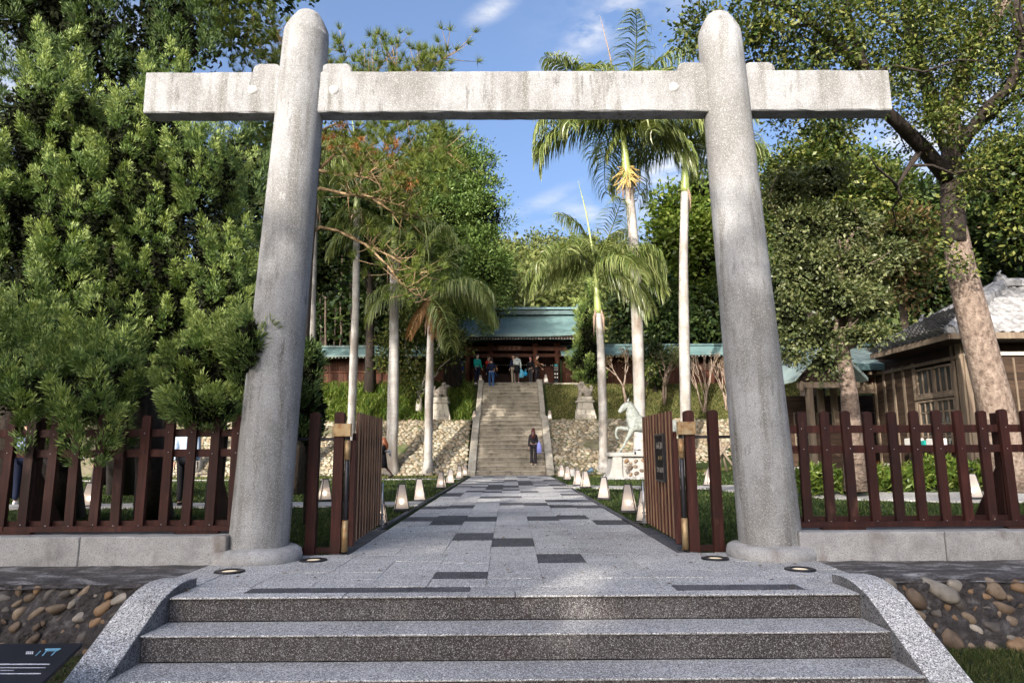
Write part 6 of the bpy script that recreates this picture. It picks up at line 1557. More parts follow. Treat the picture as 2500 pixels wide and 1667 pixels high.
# far hill
def hill():
    r = np.random.default_rng(5); parts = []
    for i in range(115):
        y = r.uniform(60, 128); x = r.uniform(-.12, .30) * y + r.uniform(-3, 3); z = float(terrain(x, y)); R = r.uniform(2.2, 4.0)
        bl = [(np.array([x, y, z + R * 1.25]), np.array([R, R, R * .85]))]
        P, N, _ = crown_points(bl, 34, r, .75, .8); per = 15; n = 34 * per; off = r.normal(size=(n, 3)) * R * .17
        V, F = leafquads(P.repeat(per, 0) + off, rnd_dirs(n, r), unit(rnd_dirs(n, r) * .8 + N.repeat(per, 0) * .5 + [0, 0, .6]), R * .17 * r.uniform(.7, 1.3, n), R * .10); parts.append((V, F))
    for i in range(260):                                         # the slopes to either side
        y = r.uniform(49, 120); sgn = r.choice([-1, 1]); x = (r.uniform(.10, 1.0) * -y if sgn < 0 else r.uniform(.28, 1.0) * y); z = float(terrain(x, y)); R = r.uniform(2.6, 4.6)
        P, N, _ = crown_points([(np.array([x, y, z + R * 1.1]), np.array([R, R, R]))], 22, r, .7, .8); per = 7; n = 22 * per; off = r.normal(size=(n, 3)) * R * .2
        V, F = leafquads(P.repeat(per, 0) + off, rnd_dirs(n, r), unit(rnd_dirs(n, r) * .8 + N.repeat(per, 0) * .5 + [0, 0, .6]), R * .26 * r.uniform(.7, 1.3, n), R * .16); parts.append((V, F))
    V, F = join(parts); o = inst('hill_forest', npmesh('hill_forest', V, F, HILLM)); tag(o, 'sunlit forest canopy covering the hill behind the shrine', 'forest', kind='stuff')
hill()

# ------------------------------------------------------------------ garden shrubs on the right bank
def twiggy(label, base, h, spread, n, bark, seed, leaf=None, nl=0, name='bare_shrub', lsize=.10, depth=3, r0=.05, cat='shrub'):
    rs = random.Random(seed); t = thing(name, label, cat, base); m = MB(); tips = []
    def grow(p, d, L, r, k):
        e = p + d * L; m.tube([p, p.lerp(e, .5) + Vector((rs.uniform(-1, 1), rs.uniform(-1, 1), 0)) * L * .06, e], [r, r * .85, r * .65], 5)
        if k == 0: tips.append(e); return
        for _ in range(rs.randint(2, 3)):
            dd = (d + Vector((rs.uniform(-1, 1), rs.uniform(-1, 1), rs.uniform(-.2, .7))) * spread).normalized(); grow(e, dd, L * rs.uniform(.6, .8), r * .6, k - 1)
    for i in range(n):
        grow(Vector(base) + Vector((rs.uniform(-.1, .1), rs.uniform(-.1, .1), 0)), Vector((rs.uniform(-1, 1) * spread, rs.uniform(-1, 1) * spread, 1)).normalized(), h * .38, r0, depth)
    m.build('branches', bark, t)
    if leaf:
        r = np.random.default_rng(seed); P = np.array([tuple(q) for q in tips]).repeat(nl, 0); nn = len(P)
        V, F = leafquads(P + r.normal(size=(nn, 3)) * lsize * 1.6, rnd_dirs(nn, r), unit(rnd_dirs(nn, r) + [0, 0, .6]), lsize * r.uniform(.7, 1.3, nn), lsize * .5); inst('crown', npmesh('crown', V - np.array(base), F, leaf), t)
    return t
TWIG = M('pale_twig', [(.3, (.20, .145, .11)), (.7, (.36, .28, .22))], scale=8, rough=.85)
def onb(x, y, Y): a = da(x, y, Y); return (a.x, Y, GL(a.x, Y) - .02)
twiggy('small bare branched tree behind the horse statue', onb(1441, 930, 36.0), 2.9, .42, 1, TWIG, 3, TANLEAF, 10, 'garden_tree', .13, 4, .10, 'tree')
twiggy('rounded twiggy bush with small leaves between the tall palms', onb(1528, 930, 36.2), 2.7, .42, 2, TWIG, 4, OLIVEM, 16, 'rounded_bush', .14, 4, .08)
twiggy('bare upright shrub left of the right pillar', onb(1618, 940, 35.6), 3.2, .30, 5, TWIG, 5, None, 0, 'bare_shrub', .1, 3, .045)
twiggy('low bare shrub just left of the right pillar', onb(1668, 935, 35.8), 2.6, .36, 5, TWIG, 6, TANLEAF, 2, 'bare_shrub', .1, 3, .04)
twiggy('slender dark shrub beside the right guardian lion', onb(1478, 900, 36.6), 1.8, .4, 2, BARKDARK, 7, BROADM, 10, 'green_bush', .16, 3, .05)
tree('dark_bush', 'dark rounded shrub behind the bushes on the right bank', 'shrub', vt(1505, 885, 37.2, 840), .1, .05, [dblob(1500, 830, 37.2, 26, 50)], 70, 40, .25, .2, .1, BROADDARK, BARKDARK, 88, limbs=2)

# ------------------------------------------------------------------ trees on the right
YT_ = 13.6
trunk = [gz(2474, 1180, .25)] + [at(x, y, YT_) for x, y in ((2448, 1080), (2428, 980), (2402, 880), (2375, 770), (2345, 650), (2328, 540), (2322, 430), (2322, 350))]
trunk[0] = Vector((trunk[1].x + .12, YT_, .2))
bt = thing('leaning_tree', 'big leaning tree with flaky pale bark in front of the tiled house', 'tree', trunk[0])
m = MB(); m.tube(trunk, [.40, .33, .31, .30, .29, .265, .215, .185, .175], 20); o = m.build('trunk', BARKPALE, bt)
def limb(pts, r0, r1, mat_=BARKDARK):
    q = [at(x * K, y * K, Y) for x, y, Y in pts]; rr = [r0 + (r1 - r0) * i / (len(q) - 1) for i in range(len(q))]; MB().tube(q, rr, 9).build('limb', mat_, bt); return q  # also builds the dark sleeve that paints shade on the upper trunk
LB = [([(2192, 560, 13.57), (2186, 440, 13.57), (2184, 345, 13.57)], .25, .19, BARKDARK), ([(2184, 330, 13.6), (2180, 270, 13.4), (2200, 190, 13.2), (2235, 110, 13), (2290, 40, 12.8), (2330, -40, 12.6)], .23, .10, BARKPALE), ([(2184, 340, 13.6), (2150, 270, 13.7), (2130, 200, 13.8), (2100, 110, 13.9), (2080, 0, 14)], .20, .07, BARKDARK),  # first entry sleeves the upper trunk in darker bark, painting in its shade
      ([(2186, 420, 13.6), (2120, 340, 13), (2070, 290, 12.5), (2040, 260, 12), (1990, 170, 11.8), (1950, 60, 11.6), (1940, -40, 11.5)], .17, .05, BARKDARK), ([(2190, 360, 13.6), (2230, 300, 13.2), (2275, 240, 12.8), (2320, 200, 12.4), (2350, 100, 12.2), (2335, 0, 12)], .14, .06, BARKDARK),
      ([(1990, 170, 11.8), (1930, 110, 11.4), (1870, 60, 11.2), (1800, 20, 11), (1700, -10, 10.8)], .08, .03, BARKDARK), ([(2040, 260, 12), (1960, 230, 11.8), (1880, 215, 11.6), (1780, 225, 11.4), (1700, 150, 11.3)], .06, .02, BARKDARK),
      ([(2195, 300, 13.5), (2250, 290, 13.3), (2320, 230, 13), (2380, 210, 12.8)], .09, .04, BARKDARK), ([(2100, 110, 13.9), (2050, 60, 13.6), (2000, 20, 13.4)], .06, .02, BARKDARK), ([(2120, 340, 13), (2090, 380, 12.9), (2060, 430, 12.8)], .07, .03, BARKDARK)]
for pts, a, b, mt in LB: limb(pts, a, b, mt)
rs = random.Random(91); tips = []
for i in range(46):
    src = LB[rs.randrange(len(LB))][0]; k = rs.randrange(1, len(src)); a = at(src[k][0] * K, src[k][1] * K, src[k][2])
    e = a + Vector((rs.uniform(-1.4, 1), rs.uniform(-1.2, .8), rs.uniform(-.5, 1))).normalized() * rs.uniform(.7, 2.0); m = MB(); branch(m, a, e, .035, .008, wob=.06, n=4, rs=rs, sides=5); m.build('limb', BARKDARK, bt) if i < 24 else None; tips.append(e)
sp_bl = [dblob(1600, 70, 11.2, 60, 50), dblob(1620, 130, 11.2, 70, 40), dblob(1720, 90, 11.2, 110, 70), dblob(1800, 30, 11, 130, 60), dblob(1850, 140, 11.5, 120, 60), dblob(1940, 60, 11.7, 110, 80), dblob(1990, 200, 12, 110, 70), dblob(2060, 80, 12.5, 120, 110), dblob(2170, 150, 13, 110, 120), dblob(2120, 290, 12.8, 110, 60),
         dblob(2290, 90, 12.8, 110, 110), dblob(2330, 250, 12.8, 80, 100), dblob(2200, 20, 13.2, 130, 60), dblob(1900, 280, 12, 140, 30), dblob(2230, 380, 13.2, 50, 60), dblob(1780, 200, 11.4, 90, 40), dblob(2400, 180, 12.6, 90, 160), dblob(2000, -80, 12, 260, 60)]
leafy_crown('crown', sp_bl, 1250, 34, .17, .10, .048, BROADM, bt, 92, lo=.15, front=.5, flat=.7)
leafy_crown('trunk_leaves', [dblob(2190, 420, 13.3, 32, 60), dblob(2165, 540, 13.2, 34, 70), dblob(2200, 620, 13.15, 40, 40), dblob(2240, 300, 13.2, 30, 40)], 40, 22, .12, .10, .05, BROADM, bt, 93, lo=.2)
RT_ = [('leafy_tree', 'small leaved tree with low hanging boughs in front of the porch', OLIVEM, [dblob(1845, 640, 13.6, 72, 70), dblob(1920, 690, 13.3, 70, 46), dblob(1870, 770, 13.3, 62, 36), dblob(1990, 700, 13.6, 48, 36), dblob(1960, 610, 13.8, 70, 40), dblob(1892, 830, 13.1, 26, 36), dblob(1815, 730, 13.4, 34, 60), dblob(1840, 540, 13.8, 70, 60), dblob(1985, 770, 13.4, 52, 20), dblob(1818, 800, 13.4, 24, 26), dblob(1930, 520, 14, 80, 50), dblob(1800, 450, 14.2, 50, 60), dblob(1880, 420, 14.4, 70, 46), dblob(2040, 590, 14, 40, 36)],
        [(da(1955, 985, 13.8).x, 13.8, .2), tuple(da(1950, 900, 13.8)), tuple(da(1935, 800, 13.8)), tuple(da(1925, 680, 13.8))], .19, .10, 340, 60, .15, .095, .048, BARKPALE, 94),
       ('broadleaf_tree', 'tall broadleaf tree right behind the upper right pillar', BROADM, [dblob(1830, 420, 24, 80, 90), dblob(1900, 340, 24, 70, 50), dblob(1930, 470, 23.5, 90, 90), dblob(1790, 500, 24, 50, 90), dblob(1860, 540, 23, 90, 60), dblob(2010, 440, 24, 60, 80)],
        [(da(1870, 1000, 24.5).x, 24.5, .1), tuple(da(1870, 700, 24.5)), tuple(da(1890, 500, 24.5)), tuple(da(1900, 400, 24.5))], .3, .13, 480, 40, .32, .19, .10, BARKDARK, 95),
       ('withered_tree', 'tree with browned dry foliage left of the leaning trunk', TANLEAF, [dblob(2040, 560, 20, 80, 60), dblob(2090, 640, 20, 50, 60), dblob(2010, 600, 20.4, 50, 40), dblob(2100, 540, 20.5, 50, 60)],
        [(da(2080, 1000, 20.5).x, 20.5, .2), tuple(da(2080, 760, 20.5)), tuple(da(2060, 600, 20.5))], .16, .08, 100, 34, .24, .16, .08, BARK, 96),
       ('dark_tree', 'dark dense tree behind the tiled house roof', BROADDARK, [dblob(2120, 640, 27, 90, 90), dblob(2240, 600, 27, 90, 100), dblob(2200, 480, 27.5, 90, 80), dblob(2080, 480, 27.5, 80, 80), dblob(2330, 560, 27, 90, 110), dblob(2000, 640, 28, 70, 110), dblob(2250, 420, 28, 60, 50)],
        [(da(2200, 1000, 28).x, 28, .2), tuple(da(2200, 700, 28)), tuple(da(2200, 520, 28))], .4, .15, 520, 40, .42, .27, .13, BARKDARK, 97),
       ('broadleaf_tree', 'green broadleaf tree at the right edge above the house roof', BROADM, [dblob(2330, 400, 22, 90, 90), dblob(2360, 520, 22, 70, 80), dblob(2280, 370, 22.5, 50, 50), dblob(2420, 440, 22, 90, 140)],
        [(da(2420, 1000, 23).x, 23, .2), tuple(da(2400, 700, 23)), tuple(da(2370, 480, 23))], .3, .12, 330, 40, .32, .19, .10, BARKDARK, 98),
       ('background_tree', 'sunlit tree crown far behind, between the pillar and leaning tree', BROADLIT, [dblob(1830, 400, 40, 80, 60), dblob(1960, 420, 40, 90, 70), dblob(1770, 560, 38, 60, 120), dblob(2060, 470, 40, 60, 60)],
        [(da(1900, 1000, 40).x, 40, Z2), tuple(da(1900, 600, 40)), tuple(da(1900, 450, 40))], .3, .12, 260, 40, .5, .32, .17, BARKDARK, 99),
       ('background_tree', 'dark green tree low behind the porch roof', BROADDARK, [dblob(1830, 660, 30, 90, 110), dblob(1930, 640, 30, 90, 110), dblob(1740, 700, 34, 60, 100)],
        [(da(1850, 1000, 30).x, 30, 0), tuple(da(1850, 760, 30)), tuple(da(1860, 640, 30))], .3, .12, 260, 40, .45, .28, .14, BARKDARK, 100)]
for nm, lab, mt, bl, tr, r0, r1, nc, per, cr, L_, W_, bk, sd in RT_: tree(nm, lab, 'tree', tr, r0, r1, bl, nc, per, cr, L_, W_, mt, bk, sd, limbs=9, twigs=1, lo=.5, core=1100 if mt is not TANLEAF else 300)

leafy_crown('green_leaves', [dblob(2040, 560, 20, 85, 70), dblob(2090, 640, 20, 60, 60), dblob(2010, 600, 20.4, 60, 60), dblob(2100, 540, 20.5, 55, 65)], 150, 34, .26, .15, .075, BROADM, bpy.data.objects['withered_tree'], 196, lo=.3)
# ------------------------------------------------------------------ trees behind the photographer that shade the forecourt
lat = Vector((.9075, -.42, 0)); back = Vector((SUN_DIR.x, SUN_DIR.y, 0))
for i, (l, dd, zt_, rr) in enumerate(((-13.5, 26, 12.4, 3.0), (-9.6, 24, 11.7, 2.8), (-5.8, 25, 12.0, 2.8), (-2.2, 24, 12.7, 2.7), (1.8, 25, 13.1, 2.8), (5.6, 24, 12.7, 2.8), (9.5, 25, 12.6, 2.8))):
    o_ = Vector((0, 6.7, 0)) * 0 + lat * l + back * dd + Vector((.42, .9075, 0)) * 6.0
    c = np.array([o_.x, o_.y, zt_ - 2.3])
    bl = [(c, np.array([rr, rr, 2.1])), (c + np.array([0, 0, -1.9]), np.array([rr * .95, rr, 2.1])), (c + np.array([0, 0, -3.6]), np.array([rr * .9, rr, 1.8])), (c + np.array([1.0, .3, .9]), np.array([1.4, 1.4, 1.2]))]
    tree('unseen_shade_tree', 'leafy tree standing behind the viewpoint and shading the steps', 'tree', [(o_.x, o_.y, -.52), (o_.x + .1, o_.y, 3), (o_.x, o_.y, 6), (o_.x, o_.y, zt_ - 2)], .28, .12, bl, 240, 34, .5, .34, .2, BROADM, BARK, 120 + i, limbs=4, group='leafy trees behind the viewpoint', lo=.2, front=.5, gaps=[((.38, 5.55, 0), .33), ((.55, 5.0, -.1), .26), ((-.9, 7.2, 0), .22), ((1.1, 6.7, 0), .22), ((-.4, 4.7, -.17), .16)])  # crowns opened along sun rays, shaped to drop light patches on the paving

for i, (x, y, z, rr) in enumerate(((-15.0, 14.0, 17.0, 3.3), (-12.0, 16.5, 16.6, 3.0), (-9.2, 18.0, 16.4, 2.6), (-18.5, 20, 18.0, 3.4))):  # tall trees added out of view to shade the left woods and palm crowns
    c = np.array([x, y, z])
    tree('tall_tree', 'tall tree with a high crown behind the left junipers, mostly above the view', 'tree', [(x, y, 0), (x + .1, y, 6), (x - .1, y, 12), (x, y, z)], .32, .12, [(c, np.array([rr, rr, 2.4])), (c + np.array([.8, 0, -2.0]), np.array([rr * .8, rr * .8, 1.6]))], 210, 38, .55, .24, .12, BROADDARK, BARKDARK, 140 + i, limbs=4, group='tall trees above the left junipers', lo=.2, front=.5)

# ------------------------------------------------------------------ grass and low plants
def blades(n, xy, h, w, mat_, name, lab, seed, zfun=GL, lean=.5, two=False):
    r = np.random.default_rng(seed); z = terrain(xy[:, 0], xy[:, 1]) if zfun is GL else np.full(len(xy), zfun)
    b = np.stack([xy[:, 0], xy[:, 1], z], 1); a = r.uniform(0, 6.283, len(b)); s = np.stack([np.cos(a), np.sin(a), np.zeros(len(b))], 1)
    d = unit(np.stack([r.normal(size=len(b)) * lean, r.normal(size=len(b)) * lean, np.ones(len(b))], 1)); hh = (h * r.uniform(.6, 1.3, len(b)))[:, None]; ww = np.broadcast_to(np.asarray(w, float).reshape(-1, 1), hh.shape)
    if not two:
        V = np.stack([b - s * ww / 2, b + s * ww / 2, b + d * hh], 1).reshape(-1, 3); F = np.arange(len(V)).reshape(-1, 3)
    else:
        d2 = unit(d + np.concatenate([d[:, :2] * 1.8, -np.full((len(d), 1), .55)], 1)); m_ = b + d * hh * .6
        V = np.stack([b - s * ww * .4, b + s * ww * .4, m_ + s * ww / 2, m_ - s * ww / 2, m_ + d2 * hh * .55 + s * .003, m_ + d2 * hh * .55 - s * .003], 1).reshape(-1, 3); o = np.arange(len(b)) * 6
        F = np.concatenate([np.stack([o, o + 1, o + 2, o + 3], 1), np.stack([o + 3, o + 2, o + 4, o + 5], 1)])
    ob = inst(name, npmesh(name, V, F, mat_)); tag(ob, lab, 'grass', kind='stuff'); return ob
r = np.random.default_rng(31)
def keep(xy):
    x, y = xy[:, 0], xy[:, 1]
    k = np.abs(x - PC) > np.where(y < 9.4, 1.87, 1.76)
    k &= ~((y > 13.42) & (y < 14.45) & (x < -1.7)); k &= ~((np.abs(y - 26.85) < .2) & (x < -1.7))
    pts = np.array([(1.7, rp[0].y)] + [(p.x, p.y) for p in rp])
    for i in range(len(pts) - 1):
        a, b = pts[i], pts[i + 1]; ab = b - a; t = np.clip(((xy - a) @ ab) / (ab @ ab), 0, 1); k &= np.linalg.norm(xy - (a + t[:, None] * ab), axis=1) > .6
    k &= ~((x > 9.9) & (y > 15.0)); k &= ~((np.abs(x - ps.location.x) < 1.9) & (np.abs(y - HY) < .8))
    return xy[k]
n = 165000; yy = 7.0 * (30.2 / 7.0) ** r.random(n); xx = r.uniform(-.86, .86, n) * yy
xy = keep(np.stack([xx, yy], 1)); blades(n, xy, .032 + .0020 * xy[:, 1], .007 + .0011 * xy[:, 1], GRASSM, 'grass', 'short green grass of the shaded lawns', 32)
xy = np.stack([r.uniform(2.76, 6, 15000), r.uniform(3.2, 5.56, 15000)], 1); blades(1, xy, .045, .007, GRASSDRY, 'grass', 'dry straw mixed into the grass below the right cobble wall', 43, zfun=-.515, lean=1.1)
xy = np.stack([r.uniform(2.76, 6, 34000), r.uniform(3.2, 5.56, 34000)], 1); blades(1, xy, .050, .007, GRASSM, 'grass', 'short grass at the foot of the right cobble wall', 33, zfun=-.515, lean=.8)
xy = np.stack([r.uniform(-6, -2.70, 16000), r.uniform(3.2, 5.56, 16000)], 1); blades(1, xy, .04, .007, GRASSM, 'grass', 'thin dark grass around the black information panel', 34, zfun=-.515, lean=.8)
xy = np.stack([r.uniform(-19, -2.0, 15000), r.uniform(Y1 + .55, Y2 - .1, 15000)], 1); blades(1, xy, .42, .05, LILY, 'strap_leaf_plants', 'tall strap leaved ground cover on the bank left of the stairs', 35, lean=.45, two=True)
xy = np.stack([r.uniform(2.0, 19, 60000), r.uniform(Y1 + .1, Y2 - .1, 60000)], 1); blades(1, xy, .09, .035, GRASSDRY, 'grass', 'dry short grass on the bank right of the stairs', 36, lean=.7)
xy = np.stack([r.choice([-1, 1], 14000) * r.uniform(1.95, 18, 14000), r.uniform(Y1 - .1, Y1 + .55, 14000)], 1); blades(1, xy, .10, .035, GRASSDRY, 'grass', 'dry grass fringe along the top of the cobbled slopes', 37, lean=.8)
xy = np.stack([r.choice([-1, 1], 16000) * r.uniform(1.9, 15, 16000), r.uniform(28.2, YS + .15, 16000)], 1); blades(1, xy, .085, .03, GRASSDRY, 'grass', 'sunlit yellow green grass at the foot of the cobbled slopes', 38, lean=.8)
# hedge below the house
hx0, hx1 = at(1955, 1190, 14.3).x, 16.0
n = 17000; hx = r.uniform(hx0, hx1, n); hy = 14.45 + r.normal(size=n) * .22; hz = r.beta(1.6, 1.2, n) * (.50 + .08 * np.sin(hx * 2.3) + .06 * np.sin(hx * 5.1))
C = np.stack([hx, hy, terrain(hx, hy) + hz], 1); D = unit(np.stack([r.normal(size=n), r.normal(size=n), r.uniform(.1, 1.3, n)], 1)); V, F = leafquads(C, D, unit(rnd_dirs(n, r) + [0, -.3, .7]), .17 * r.uniform(.6, 1.3, n), .045, .08)
o = inst('hedge', npmesh('hedge', V, F, BROADLIT)); tag(o, 'low leafy hedge along the curved path below the house', 'hedge', kind='stuff')
# fallen leaves on the paving and steps
n = 260; fx = r.uniform(-2.6, 2.6, n); fy = r.uniform(5.1, 16, n); V, F = leafquads(np.stack([fx, fy, np.full(n, .010)], 1)[np.abs(fx) < np.where(fy > 7, 1.6, 2.6)], np.stack([r.normal(size=n), r.normal(size=n), np.zeros(n)], 1)[np.abs(fx) < np.where(fy > 7, 1.6, 2.6)], np.array([0, 0, 1.0]) + rnd_dirs(int((np.abs(fx) < np.where(fy > 7, 1.6, 2.6)).sum()), r) * .25, .045, .022, .15)
o = inst('fallen_leaves', npmesh('fallen_leaves', V, F, TANLEAF)); tag(o, 'small dry leaves scattered on the paving', 'leaves', kind='stuff')
# ------------------------------------------------------------------ tiled house on the right
TILE = MR(0.28, 'grey_roof_tile', [(.3, (.17, .17, .175)), (.7, (.34, .335, .33))], scale=5, detail=7, rough=.6, spec=.35, streak=(4, (.13, .12, .12), .56, .74, (1, 1, 1)))
SIDING = MR(0.32, 'weathered_siding', [(.3, (.028, .018, .012)), (.6, (.062, .039, .026)), (.85, (.115, .078, .053))], scale=4, detail=8, rough=.8, stretch=(.5, .5, 5), spec=.2)
PALECOP = M('pale_copper', [(.25, (.17, .24, .225)), (.55, (.27, .34, .32)), (.8, (.38, .43, .41))], scale=2, detail=8, rough=.5, spec=.4)
TRIM = MR(0.2, 'pale_timber', [(.3, (.11, .078, .054)), (.7, (.25, .195, .14))], scale=4, detail=7, rough=.75, stretch=(4, 4, .4))
PLAST = M('pale_footing', [(.3, (.42, .39, .35)), (.7, (.58, .55, .50))], scale=3, rough=.9)
WGLASS = M('window_glass', [(.4, (.03, .032, .03)), (.7, (.06, .06, .055))], scale=1.5, rough=.06, spec=.7)
HX, HY0 = 11.05, 16.45; HZ = .25; EZ = 3.72
hx1, hy1 = 19.0, 20.6
ho = thing('tiled_house', 'weathered wooden house with grey tiled hip roof behind the right fence', 'house', (HX, HY0, HZ))
MB().box(((HX + hx1) / 2, (HY0 + hy1) / 2, HZ + .12), (hx1 - HX, hy1 - HY0, .5)).build('footing', PLAST, ho)
MB().box(((HX + hx1) / 2 + .04, (HY0 + hy1) / 2 + .04, (HZ + .3 + EZ) / 2 + .1), (hx1 - HX - .12, hy1 - HY0 - .12, EZ - HZ - .1)).build('inner_wall', CYPDARK, ho)
# front boards
nb = 13; hgt = (EZ - .5 - HZ - .42) / nb
for k in range(nb):
    z = HZ + .42 + hgt * (k + .5)
    for xa, xb in ((HX + .16, HX + 1.95), (HX + 2.05, HX + 4.2), (HX + 4.3, hx1)):
        MB().box(((xa + xb) / 2, HY0 - .01 + random.uniform(-.003, .003), z), (xb - xa, .03, hgt * 1.10), Matrix.Rotation(R_(4), 3, 'X'), bev=.003).build('board', SIDING, ho)
for x in (HX + .06, HX + 2.0, HX + 4.25): MB().box((x, HY0 - .03, (HZ + .4 + EZ) / 2), (.11 if x > HX + .1 else .14, .06, EZ - HZ - .4), bev=.005).build('trim', TRIM, ho)
for x in (HX + 1.2, HX + 3.1): MB().box((x, HY0 - .035, (HZ + .4 + EZ - .5) / 2), (.045, .03, EZ - HZ - .95)).build('batten', TRIM, ho)
MB().box(((HX + hx1) / 2, HY0 - .04, EZ - .42), (hx1 - HX, .06, .09), bev=.004).build('rail', WHITEEND, ho)
MB().box(((HX + hx1) / 2, HY0 - .03, HZ + .39), (hx1 - HX, .08, .07), bev=.004).build('sill_board', TRIM, ho)
# left facade: corner post, windows
MB().box((HX - .03, HY0 + .08, (HZ + .4 + EZ) / 2), (.07, .20, EZ - HZ - .4), bev=.005).build('corner_post', TRIM, ho)
MB().box((HX - .04, HY0 + .32, (HZ + .4 + EZ) / 2), (.05, .10, EZ - HZ - .4), bev=.005).build('corner_post', TRIM, ho)
wa, wb = HY0 + .42, 18.35
def window(y0, y1, z0, z1, nv, nh):
    w = inst('window', MB().box((HX - .03, (y0 + y1) / 2, z0 - .03), (.10, y1 - y0 + .1, .06), bev=.004).mesh('window', TRIM, ho.location), ho)
    fr = MB()
    for y in (y0, (y0 + y1) / 2 - .03, (y0 + y1) / 2 + .03, y1): fr.box((HX - .035, y, (z0 + z1) / 2), (.05, .055, z1 - z0))
    for z in (z0 + .02, z1 - .02): fr.box((HX - .045, (y0 + y1) / 2, z), (.045, y1 - y0, .055))
    for k in range(1, nv): fr.box((HX - .03, y0 + (y1 - y0) * k / nv, (z0 + z1) / 2), (.03, .030, z1 - z0))
    for k in range(1, nh): fr.box((HX - .028, (y0 + y1) / 2, z0 + (z1 - z0) * k / nh), (.026, y1 - y0, .026))
    f = fr.mesh('frame', TRIM, ho.location); inst('frame', f, w)
    for k in range(nv):
        for q in range(nh):
            yy0 = y0 + (y1 - y0) * k / nv; zz0 = z0 + (z1 - z0) * q / nh
            inst('pane', MB().box((HX - .012 + random.uniform(-.002, .002), yy0 + (y1 - y0) / nv / 2, zz0 + (z1 - z0) / nh / 2), ((.006), (y1 - y0) / nv - .02, (z1 - z0) / nh - .02), Matrix.Rotation(random.uniform(-.012, .012), 3, 'Z')).mesh('pane', WGLASS, ho.location), w)
window(wa, wb, 2.42, 3.12, 6, 1)
window(wa, wb, HZ + .78, 2.28, 6, 4)
MB().box((HX - .05, (wa + wb) / 2, 2.35), (.10, wb - wa + .2, .08), bev=.005).build('mid_rail', TRIM, ho)
MB().box((HX - .03, (HY0 + hy1) / 2, 3.24), (.10, hy1 - HY0, .09), bev=.005).build('top_rail', TRIM, ho)
for k in range(4): MB().box((HX - .01, (wa + hy1) / 2, HZ + .44 + .1 * k), (.03, hy1 - wa, .105), Matrix.Rotation(R_(-4), 3, 'Y')).build('board', SIDING, ho)
for k in range(24): MB().box((HX - .008, (wb + hy1) / 2 + .1, HZ + .84 + .10 * k), (.03, hy1 - wb - .1, .105), Matrix.Rotation(R_(-4), 3, 'Y')).build('board', SIDING, ho)
for k in range(5): MB().box((HX - .03, wb + .1 + .02 + k * .5, (HZ + .4 + 3.2) / 2), (.05, .09, 2.8)).build('post', TRIM, ho)
MB().box((HX - .01, (HY0 + hy1) / 2, 3.45), (.03, hy1 - HY0, .36)).build('plaster_band', CYPDARK, ho)
# table with parcels on the porch side
# roof: two slopes, hip ridge, tiles
ex0, ey0, ez0 = 10.40, 15.84, EZ
apex = at(2445, 700, 17.9); far = Vector((10.40, 19.4, EZ))
near = Vector((ex0, ey0, ez0)); xr = 19.6
def tri_fill(parent, O, U, Vd, inside_, nm, cap, du=.235, dv=.215):
    """rows of curved pantiles on the slope O + u U + v V (unit vectors), kept where inside_(u, v)"""
    N = U.cross(Vd).normalized()
    if N.z < 0: N = -N
    prof = [(-.5, .006), (-.36, .030), (-.2, .040), (-.04, .030), (.10, .004), (.26, -.008), (.5, .006)]
    M3 = Matrix((U, Vd, N)).transposed()
    V = [(p * du, 0, h + .030) for p, h in prof] + [(p * du, dv * 1.12, h + .004) for p, h in prof] + [(p * du, 0, h - .0) for p, h in prof]
    n = len(prof); F = [(i, i + 1, i + n + 1, i + n) for i in range(n - 1)] + [(i + 2 * n, i + 2 * n + 1, i + 1, i) for i in range(n - 1)]
    mm = MB(); mm.add(V, F, True); me = mm.mesh('tile', TILE, fix=False); cnt = 0; bv, bf = [], []
    uv = [(i, j) for j in range(60) for i in range(-30, 60) if inside_((i + .5) * du, (j + .3) * dv)]
    for i, j in uv:
        p = O + U * ((i + .5) * du) + Vd * (j * dv) + N * random.uniform(-.002, .003)
        rot = M3 @ Matrix.Rotation(random.uniform(-.012, .012), 3, 'Z')
        if cnt < cap: inst('tile', me, parent, p - parent.location, rot.to_euler())
        else:
            b = len(bv); bv.extend([rot @ v.co + p for v in me.vertices]); bf.extend([tuple(q + b for q in f.vertices) for f in me.polygons])
        cnt += 1
    if bv: m = MB(); m.add(bv, bf, True); o = m.build('tiles', TILE, parent, fix=False); tag(o, kind='stuff')
# front slope: eave along x at y=ey0, up to the ridge
Vf = (Vector((apex.x, apex.y, apex.z)) - Vector((apex.x, ey0, ez0))); LF = Vf.length; Vf = Vf.normalized()
hipx = apex.x - ex0
tri_fill(ho, near, Vector((1, 0, 0)), Vf, lambda u, v: 0 <= v < LF and u > hipx * v / LF and u < 6.2 + 0 * v, 'front', 200)
